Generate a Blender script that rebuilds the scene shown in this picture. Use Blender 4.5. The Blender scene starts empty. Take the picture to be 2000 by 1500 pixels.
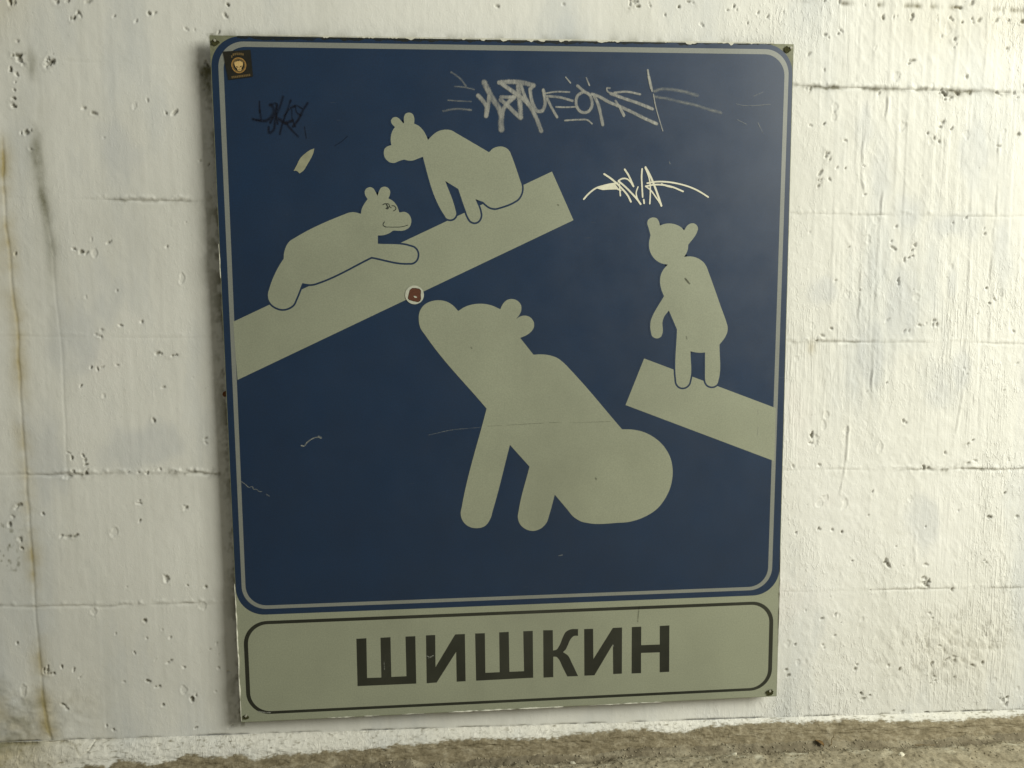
# Pictogram road sign fixed to a whitewashed concrete wall, close-up. Units: metres.
# x runs to the right along the wall, y into the wall (sign face at y = 0), z up (sign bottom at z = 0).
import bpy, math, random, json
import numpy as np
from mathutils import Matrix, Vector
from mathutils.geometry import tessellate_polygon

scene = bpy.context.scene
COL = scene.collection

# ------------------------------------------------------------------ camera
cam_d = bpy.data.cameras.new('camera')
cam = bpy.data.objects.new('camera', cam_d); COL.objects.link(cam)
cam_d.sensor_fit = 'HORIZONTAL'; cam_d.sensor_width = 36.0; cam_d.lens = 36.0 * 1620.0 / 2000.0
cam_d.clip_start = 0.05; cam_d.clip_end = 100.0
_r, _u, _b, _c = Vector([0.99668, -0.080902, -0.009166]), Vector([0.017775, 0.106338, 0.994171]), Vector([-0.079456, -0.991033, 0.107423]), Vector([0.38079, -1.4662, 0.76794])
cam.matrix_world = Matrix(((_r.x, _u.x, _b.x, _c.x), (_r.y, _u.y, _b.y, _c.y), (_r.z, _u.z, _b.z, _c.z), (0, 0, 0, 1)))
scene.camera = cam

# ------------------------------------------------------------------ light
world = bpy.data.worlds.new('World'); scene.world = world; world.use_nodes = True
bg = world.node_tree.nodes['Background']
bg.inputs['Color'].default_value = (0.86, 0.88, 0.81, 1); bg.inputs['Strength'].default_value = 0.215

def area(name, loc, target, size, size_y, watts, colour):
    d = bpy.data.lights.new(name, 'AREA'); d.shape = 'RECTANGLE'; d.size = size; d.size_y = size_y
    d.energy = watts; d.color = colour
    o = bpy.data.objects.new(name, d); COL.objects.link(o)
    o.location = loc
    o.rotation_euler = (Vector(target) - Vector(loc)).to_track_quat('-Z', 'Y').to_euler()
    return o
area('daylight_opening', (3.5, -1.98, 2.1), (0.9, 0, 0.6), 1.8, 1.8, 212, (0.99, 0.985, 0.88))

scene.view_settings.view_transform = 'Standard'; scene.view_settings.look = 'None'
scene.view_settings.exposure = 0.0; scene.view_settings.gamma = 1.0
try: scene.view_settings.use_curve_mapping = False
except Exception: pass

DATA = json.loads(r'''{"bears":{"top":[[0.282,1.0111],[0.2822,1.0131],[0.2826,1.015],[0.2833,1.0168],[0.2845,1.0184],[0.2861,1.0199],[0.2878,1.0211],[0.2895,1.0219],[0.2913,1.0225],[0.2932,1.023],[0.2951,1.0235],[0.2949,1.0255],[0.2946,1.0275],[0.2943,1.0294],[0.2942,1.0314],[0.2942,1.0334],[0.2943,1.0356],[0.2946,1.0377],[0.295,1.0398],[0.2956,1.0419],[0.2963,1.0443],[0.2972,1.0466],[0.2984,1.0488],[0.2995,1.0504],[0.3008,1.052],[0.3021,1.0536],[0.3006,1.0551],[0.299,1.0565],[0.2976,1.0581],[0.2965,1.0598],[0.2957,1.0621],[0.2954,1.0644],[0.2966,1.0668],[0.2985,1.0688],[0.3002,1.0698],[0.3023,1.0703],[0.3043,1.0704],[0.3061,1.0699],[0.3078,1.069],[0.3094,1.0679],[0.3111,1.066],[0.3128,1.0638],[0.314,1.0625],[0.3152,1.0612],[0.3165,1.06],[0.3177,1.0608],[0.3176,1.0629],[0.3174,1.065],[0.3173,1.067],[0.3174,1.0691],[0.3178,1.071],[0.3185,1.0729],[0.3194,1.0747],[0.3207,1.0761],[0.3224,1.0771],[0.3244,1.0777],[0.3265,1.0779],[0.3283,1.0777],[0.3301,1.0771],[0.3316,1.0762],[0.3329,1.0748],[0.3339,1.073],[0.3346,1.0711],[0.3351,1.069],[0.3352,1.0667],[0.3351,1.0643],[0.3348,1.0619],[0.3347,1.0596],[0.3367,1.0587],[0.3387,1.0579],[0.3407,1.0569],[0.3425,1.0559],[0.344,1.0547],[0.3455,1.0534],[0.3468,1.052],[0.3481,1.0506],[0.3493,1.0491],[0.3505,1.0475],[0.3516,1.0458],[0.3526,1.0441],[0.3535,1.0424],[0.3544,1.0406],[0.3553,1.0386],[0.3561,1.0365],[0.3569,1.0344],[0.3577,1.0324],[0.3591,1.0339],[0.3605,1.0354],[0.3619,1.0369],[0.3634,1.0384],[0.3649,1.0398],[0.3665,1.0412],[0.3682,1.0426],[0.3699,1.0439],[0.3717,1.0452],[0.3736,1.0463],[0.3755,1.0472],[0.3774,1.048],[0.3793,1.0486],[0.3813,1.0491],[0.3834,1.0495],[0.3855,1.0498],[0.3875,1.05],[0.3896,1.05],[0.3918,1.0499],[0.394,1.0497],[0.3962,1.0493],[0.3983,1.0487],[0.4001,1.0479],[0.4018,1.0469],[0.4035,1.0459],[0.4053,1.0448],[0.4071,1.0438],[0.409,1.0427],[0.4109,1.0416],[0.4128,1.0406],[0.4147,1.0395],[0.4166,1.0384],[0.4185,1.0373],[0.4204,1.0363],[0.4223,1.0352],[0.4242,1.0341],[0.4261,1.033],[0.4279,1.032],[0.4298,1.0309],[0.4317,1.0298],[0.4336,1.0287],[0.4355,1.0276],[0.4374,1.0265],[0.4393,1.0255],[0.4412,1.0244],[0.4431,1.0233],[0.445,1.0222],[0.4469,1.0211],[0.4488,1.02],[0.4507,1.0189],[0.4526,1.0179],[0.4545,1.0168],[0.4564,1.0157],[0.4583,1.0146],[0.4602,1.0135],[0.4621,1.0124],[0.4639,1.0141],[0.4656,1.0158],[0.4673,1.0175],[0.4693,1.0189],[0.4712,1.0198],[0.4731,1.0207],[0.4752,1.0213],[0.4773,1.0218],[0.4795,1.0221],[0.4817,1.0223],[0.484,1.0222],[0.4862,1.0219],[0.4886,1.0212],[0.491,1.0202],[0.4932,1.019],[0.4951,1.0175],[0.4967,1.0157],[0.4982,1.0138],[0.4993,1.0116],[0.5002,1.0092],[0.5011,1.0069],[0.5019,1.0049],[0.5027,1.0029],[0.5035,1.0009],[0.5042,0.9989],[0.505,0.9969],[0.5057,0.9949],[0.5064,0.9929],[0.5071,0.9909],[0.5078,0.9888],[0.5085,0.9868],[0.5092,0.9848],[0.5099,0.9827],[0.5105,0.9807],[0.5112,0.9786],[0.5119,0.9766],[0.5125,0.9745],[0.5132,0.9725],[0.5139,0.9704],[0.5145,0.9684],[0.5152,0.9664],[0.5159,0.9643],[0.5166,0.9624],[0.5174,0.9604],[0.518,0.9585],[0.5185,0.9565],[0.5188,0.9541],[0.5189,0.9518],[0.5188,0.9495],[0.5185,0.9472],[0.5181,0.945],[0.5174,0.9428],[0.5166,0.9407],[0.5157,0.9388],[0.5146,0.937],[0.5134,0.9353],[0.5121,0.9337],[0.5105,0.9323],[0.5087,0.931],[0.5068,0.9299],[0.5049,0.9288],[0.5029,0.9277],[0.5009,0.9266],[0.4988,0.9257],[0.4967,0.9248],[0.4946,0.9239],[0.4924,0.9231],[0.4903,0.9224],[0.4881,0.9217],[0.4859,0.921],[0.4837,0.9203],[0.4815,0.9197],[0.4793,0.919],[0.4771,0.9183],[0.4748,0.9177],[0.4726,0.9174],[0.4703,0.9174],[0.468,0.9177],[0.4658,0.9181],[0.4636,0.9188],[0.4618,0.9197],[0.46,0.9207],[0.4582,0.922],[0.4566,0.9232],[0.4547,0.9248],[0.453,0.9264],[0.4513,0.9281],[0.4375,0.9328],[0.4383,0.9307],[0.4392,0.9287],[0.4401,0.9266],[0.441,0.9245],[0.442,0.9225],[0.4428,0.9204],[0.4436,0.9183],[0.4443,0.9162],[0.4449,0.914],[0.4454,0.9118],[0.4458,0.9096],[0.4462,0.9074],[0.4463,0.9052],[0.4461,0.9031],[0.4455,0.901],[0.4446,0.8989],[0.4434,0.897],[0.4419,0.8955],[0.4401,0.8943],[0.4379,0.8934],[0.4357,0.8931],[0.4335,0.8934],[0.4314,0.8941],[0.4295,0.8952],[0.4279,0.8966],[0.4267,0.8984],[0.4256,0.9003],[0.4246,0.9022],[0.4236,0.9042],[0.4228,0.9062],[0.422,0.9082],[0.4214,0.9103],[0.4207,0.9124],[0.42,0.9145],[0.4192,0.9166],[0.4185,0.9187],[0.4177,0.9208],[0.417,0.9229],[0.4163,0.925],[0.4156,0.9271],[0.4149,0.9292],[0.4142,0.9313],[0.4136,0.9334],[0.4129,0.9355],[0.4122,0.9376],[0.4115,0.9397],[0.4109,0.9418],[0.4102,0.9439],[0.4095,0.946],[0.4088,0.9481],[0.4081,0.9502],[0.3859,0.9636],[0.3866,0.9615],[0.3874,0.9595],[0.3881,0.9575],[0.3889,0.9554],[0.3897,0.9534],[0.3905,0.9514],[0.3913,0.9493],[0.3921,0.9473],[0.3929,0.9453],[0.3937,0.9432],[0.3944,0.9412],[0.3952,0.9392],[0.396,0.9371],[0.3967,0.9351],[0.3975,0.933],[0.3982,0.9309],[0.3988,0.9289],[0.3995,0.9268],[0.4001,0.9247],[0.4007,0.9226],[0.4013,0.9205],[0.4018,0.9184],[0.4023,0.9163],[0.4028,0.9141],[0.4035,0.9118],[0.4039,0.9096],[0.4039,0.9075],[0.4031,0.9051],[0.4019,0.9028],[0.4002,0.9009],[0.3984,0.8996],[0.3962,0.8987],[0.394,0.8983],[0.3917,0.8984],[0.3893,0.899],[0.3873,0.9],[0.3858,0.9013],[0.3847,0.903],[0.3837,0.9049],[0.3826,0.9067],[0.3814,0.9085],[0.3802,0.9103],[0.3791,0.9122],[0.378,0.9141],[0.3769,0.9159],[0.3759,0.9179],[0.3749,0.9198],[0.3739,0.9217],[0.373,0.9237],[0.372,0.9256],[0.3711,0.9276],[0.3702,0.9296],[0.3694,0.9316],[0.3686,0.9336],[0.3677,0.9356],[0.367,0.9376],[0.3662,0.9397],[0.3654,0.9417],[0.3647,0.9438],[0.364,0.9459],[0.3633,0.9479],[0.3626,0.95],[0.362,0.9521],[0.3613,0.9542],[0.3607,0.9563],[0.3601,0.9584],[0.3595,0.9605],[0.3589,0.9626],[0.3583,0.9647],[0.3577,0.9668],[0.3572,0.9689],[0.3566,0.9711],[0.3561,0.9732],[0.3555,0.9753],[0.355,0.9774],[0.3544,0.9795],[0.3539,0.9816],[0.3534,0.9837],[0.3529,0.9859],[0.3524,0.988],[0.3519,0.9901],[0.3513,0.9921],[0.3508,0.9942],[0.3503,0.9963],[0.3498,0.9984],[0.3494,1.0004],[0.3489,1.0025],[0.3484,1.0046],[0.3462,1.0037],[0.344,1.0028],[0.3418,1.0019],[0.3396,1.0011],[0.3374,1.0002],[0.3352,0.9993],[0.333,0.9985],[0.3308,0.998],[0.3288,0.9977],[0.3269,0.9977],[0.3249,0.9977],[0.3229,0.9979],[0.3206,0.9984],[0.3183,0.999],[0.316,0.9996],[0.314,0.999],[0.312,0.9984],[0.31,0.9978],[0.3081,0.9972],[0.3061,0.9964],[0.3042,0.9955],[0.3023,0.9947],[0.3004,0.994],[0.2984,0.9937],[0.2964,0.9938],[0.2944,0.9941],[0.2924,0.9946],[0.2906,0.9954],[0.2889,0.9965],[0.2873,0.9978],[0.2859,0.9993],[0.2847,1.0009],[0.2836,1.0027],[0.2828,1.0047],[0.2823,1.0068],[0.282,1.009]],
"left":[[0.0784,0.7735],[0.0788,0.7755],[0.0794,0.7775],[0.0801,0.7794],[0.0808,0.7814],[0.0815,0.7835],[0.0822,0.7856],[0.083,0.7877],[0.0838,0.7898],[0.0846,0.7919],[0.0855,0.794],[0.0863,0.7961],[0.0872,0.7982],[0.0881,0.8002],[0.0891,0.8023],[0.0901,0.8043],[0.0911,0.8063],[0.0921,0.8083],[0.0931,0.8103],[0.0942,0.8123],[0.0953,0.8143],[0.0964,0.8162],[0.0976,0.8182],[0.0987,0.8201],[0.0999,0.822],[0.1011,0.8239],[0.1024,0.8257],[0.1036,0.8275],[0.1048,0.8292],[0.1061,0.8309],[0.1073,0.8327],[0.1073,0.8347],[0.1074,0.8367],[0.1075,0.8388],[0.1079,0.841],[0.1083,0.8431],[0.1089,0.8453],[0.1096,0.8474],[0.1103,0.8494],[0.1111,0.8514],[0.112,0.8534],[0.113,0.8552],[0.1142,0.8571],[0.1155,0.8589],[0.1169,0.8606],[0.1184,0.8622],[0.1202,0.8636],[0.1221,0.8648],[0.1241,0.8659],[0.1261,0.867],[0.1281,0.8682],[0.13,0.8693],[0.1319,0.8704],[0.1338,0.8715],[0.1357,0.8726],[0.1376,0.8737],[0.1395,0.8747],[0.1415,0.8758],[0.1434,0.8768],[0.1453,0.8779],[0.1473,0.8789],[0.1492,0.8799],[0.1512,0.8809],[0.1531,0.8819],[0.1551,0.8829],[0.1571,0.8838],[0.159,0.8848],[0.161,0.8857],[0.163,0.8867],[0.165,0.8876],[0.167,0.8885],[0.169,0.8894],[0.171,0.8903],[0.173,0.8912],[0.175,0.8921],[0.177,0.893],[0.179,0.8939],[0.1811,0.8947],[0.1831,0.8956],[0.1851,0.8964],[0.1871,0.8973],[0.1892,0.8981],[0.1912,0.8989],[0.1933,0.8998],[0.1953,0.9006],[0.1973,0.9014],[0.1994,0.9022],[0.2014,0.903],[0.2035,0.9038],[0.2055,0.9046],[0.2076,0.9054],[0.2096,0.9062],[0.2117,0.9069],[0.2136,0.9077],[0.2156,0.9085],[0.2176,0.9093],[0.2196,0.9099],[0.2215,0.9103],[0.2235,0.9106],[0.2255,0.9108],[0.2274,0.9109],[0.2296,0.9108],[0.2318,0.9104],[0.2339,0.9099],[0.2361,0.9092],[0.2382,0.9086],[0.2404,0.9081],[0.2408,0.9104],[0.2412,0.9127],[0.2417,0.9151],[0.2424,0.9173],[0.2432,0.9191],[0.2441,0.9208],[0.2451,0.9225],[0.2461,0.9242],[0.2473,0.926],[0.2485,0.9277],[0.2498,0.9294],[0.2511,0.9311],[0.2524,0.9328],[0.2513,0.9348],[0.2501,0.9366],[0.249,0.9386],[0.2483,0.9406],[0.2479,0.9426],[0.2478,0.9447],[0.2481,0.9467],[0.249,0.9485],[0.2504,0.9502],[0.2521,0.9515],[0.254,0.9524],[0.2561,0.953],[0.2582,0.953],[0.2599,0.9526],[0.2616,0.9517],[0.263,0.9506],[0.2641,0.9492],[0.265,0.9475],[0.2658,0.9458],[0.2668,0.9439],[0.2677,0.9419],[0.2686,0.94],[0.2695,0.938],[0.2701,0.94],[0.2707,0.9419],[0.2713,0.9438],[0.272,0.9457],[0.2728,0.9475],[0.2738,0.9492],[0.2748,0.9509],[0.2761,0.9522],[0.2778,0.9531],[0.2798,0.9537],[0.2817,0.9539],[0.2839,0.9537],[0.286,0.9529],[0.2878,0.9519],[0.2892,0.9504],[0.2904,0.9486],[0.2911,0.9467],[0.2913,0.9447],[0.2911,0.9427],[0.2906,0.9406],[0.2899,0.9385],[0.2889,0.9363],[0.2879,0.9342],[0.2899,0.9331],[0.2921,0.932],[0.2941,0.9308],[0.296,0.9294],[0.2977,0.9277],[0.2992,0.9259],[0.3006,0.9239],[0.3019,0.9219],[0.3028,0.9201],[0.3036,0.9182],[0.3042,0.9162],[0.3048,0.9142],[0.3054,0.9122],[0.306,0.9103],[0.3085,0.9106],[0.311,0.9111],[0.3134,0.9114],[0.3157,0.9111],[0.3179,0.9103],[0.32,0.9091],[0.3218,0.9076],[0.3231,0.9061],[0.3241,0.9044],[0.325,0.9026],[0.3257,0.9007],[0.3261,0.8985],[0.3263,0.8963],[0.3262,0.8941],[0.3258,0.8919],[0.3253,0.8901],[0.3246,0.8882],[0.3236,0.8865],[0.3225,0.885],[0.3211,0.8836],[0.3194,0.8825],[0.3177,0.8815],[0.3159,0.8806],[0.314,0.8799],[0.312,0.8794],[0.3099,0.8791],[0.3078,0.879],[0.3056,0.8791],[0.3034,0.8792],[0.3012,0.8793],[0.299,0.8794],[0.2969,0.8795],[0.2947,0.8794],[0.293,0.8783],[0.2912,0.8771],[0.2895,0.8759],[0.2876,0.8749],[0.2855,0.874],[0.2833,0.8731],[0.281,0.8724],[0.2788,0.8718],[0.2767,0.8715],[0.2746,0.8713],[0.2725,0.8713],[0.2703,0.8712],[0.2682,0.8712],[0.2679,0.8572],[0.27,0.857],[0.2722,0.8569],[0.2744,0.8568],[0.2766,0.8567],[0.2788,0.8566],[0.281,0.8565],[0.2832,0.8565],[0.2854,0.8565],[0.2876,0.8564],[0.2899,0.8564],[0.2921,0.8564],[0.2943,0.8563],[0.2965,0.8562],[0.2987,0.8561],[0.3009,0.856],[0.3031,0.8559],[0.3053,0.8557],[0.3074,0.8554],[0.3096,0.8552],[0.3117,0.8549],[0.3139,0.8545],[0.316,0.8541],[0.3181,0.8536],[0.3202,0.853],[0.3223,0.8524],[0.3243,0.8518],[0.3264,0.8512],[0.3284,0.8505],[0.3302,0.8495],[0.332,0.8479],[0.3336,0.8459],[0.3348,0.8437],[0.3354,0.8418],[0.3358,0.8398],[0.3359,0.8378],[0.3357,0.8358],[0.3353,0.8338],[0.3347,0.8319],[0.3338,0.83],[0.3327,0.8284],[0.3311,0.8268],[0.3291,0.8254],[0.327,0.8244],[0.3251,0.8239],[0.3231,0.8238],[0.321,0.8239],[0.319,0.8239],[0.3168,0.8238],[0.3146,0.8239],[0.3124,0.8239],[0.3102,0.8241],[0.3081,0.8242],[0.3059,0.8244],[0.3037,0.8247],[0.3015,0.825],[0.2994,0.8253],[0.2972,0.8257],[0.295,0.8261],[0.2929,0.8266],[0.2907,0.827],[0.2886,0.8275],[0.2864,0.828],[0.2843,0.8285],[0.2821,0.829],[0.28,0.8295],[0.2778,0.83],[0.2757,0.8306],[0.2735,0.8311],[0.2714,0.8316],[0.2693,0.8321],[0.2671,0.8326],[0.265,0.8331],[0.2628,0.8336],[0.2607,0.834],[0.2585,0.8344],[0.2564,0.8348],[0.2544,0.8339],[0.2524,0.8329],[0.2504,0.832],[0.2485,0.831],[0.2465,0.83],[0.2445,0.8291],[0.2426,0.8281],[0.2406,0.8271],[0.2387,0.8261],[0.2367,0.8251],[0.2348,0.8241],[0.2328,0.8231],[0.2309,0.8221],[0.2289,0.8211],[0.227,0.8201],[0.225,0.8191],[0.2231,0.8181],[0.2211,0.8171],[0.2191,0.816],[0.2172,0.815],[0.2152,0.814],[0.2133,0.813],[0.2113,0.8121],[0.2094,0.8111],[0.2074,0.8101],[0.2055,0.8091],[0.2035,0.8082],[0.2015,0.8072],[0.1995,0.8062],[0.1976,0.8053],[0.1956,0.8044],[0.1936,0.8035],[0.1916,0.8025],[0.1896,0.8016],[0.1876,0.8008],[0.1856,0.7999],[0.1836,0.799],[0.1816,0.7982],[0.1796,0.7974],[0.1776,0.7966],[0.1756,0.7958],[0.1735,0.795],[0.1715,0.7942],[0.1695,0.7935],[0.1674,0.7928],[0.1654,0.7921],[0.1634,0.7914],[0.1614,0.7907],[0.1594,0.79],[0.1574,0.7895],[0.1548,0.789],[0.1522,0.7887],[0.15,0.7886],[0.1478,0.7887],[0.1456,0.789],[0.1435,0.7894],[0.1413,0.7898],[0.1391,0.7902],[0.1369,0.7905],[0.136,0.7884],[0.1352,0.7864],[0.1343,0.7843],[0.1334,0.7822],[0.1325,0.7801],[0.1317,0.778],[0.1308,0.7759],[0.1299,0.7738],[0.129,0.7717],[0.1281,0.7696],[0.1271,0.7675],[0.1262,0.7655],[0.1252,0.7634],[0.1243,0.7615],[0.1235,0.7596],[0.1226,0.7577],[0.1217,0.7559],[0.1205,0.7543],[0.1188,0.7526],[0.1168,0.751],[0.1146,0.7497],[0.1125,0.7486],[0.1105,0.7478],[0.1084,0.7471],[0.1062,0.7467],[0.1041,0.7464],[0.1019,0.7464],[0.0998,0.7465],[0.0977,0.7469],[0.0956,0.7475],[0.0936,0.7483],[0.0916,0.7491],[0.0898,0.7501],[0.088,0.7512],[0.0862,0.7525],[0.0846,0.7539],[0.0832,0.7554],[0.0818,0.7573],[0.0805,0.7594],[0.0795,0.7616],[0.0787,0.7638],[0.0783,0.7662],[0.0781,0.7686],[0.0781,0.7711]],
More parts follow.
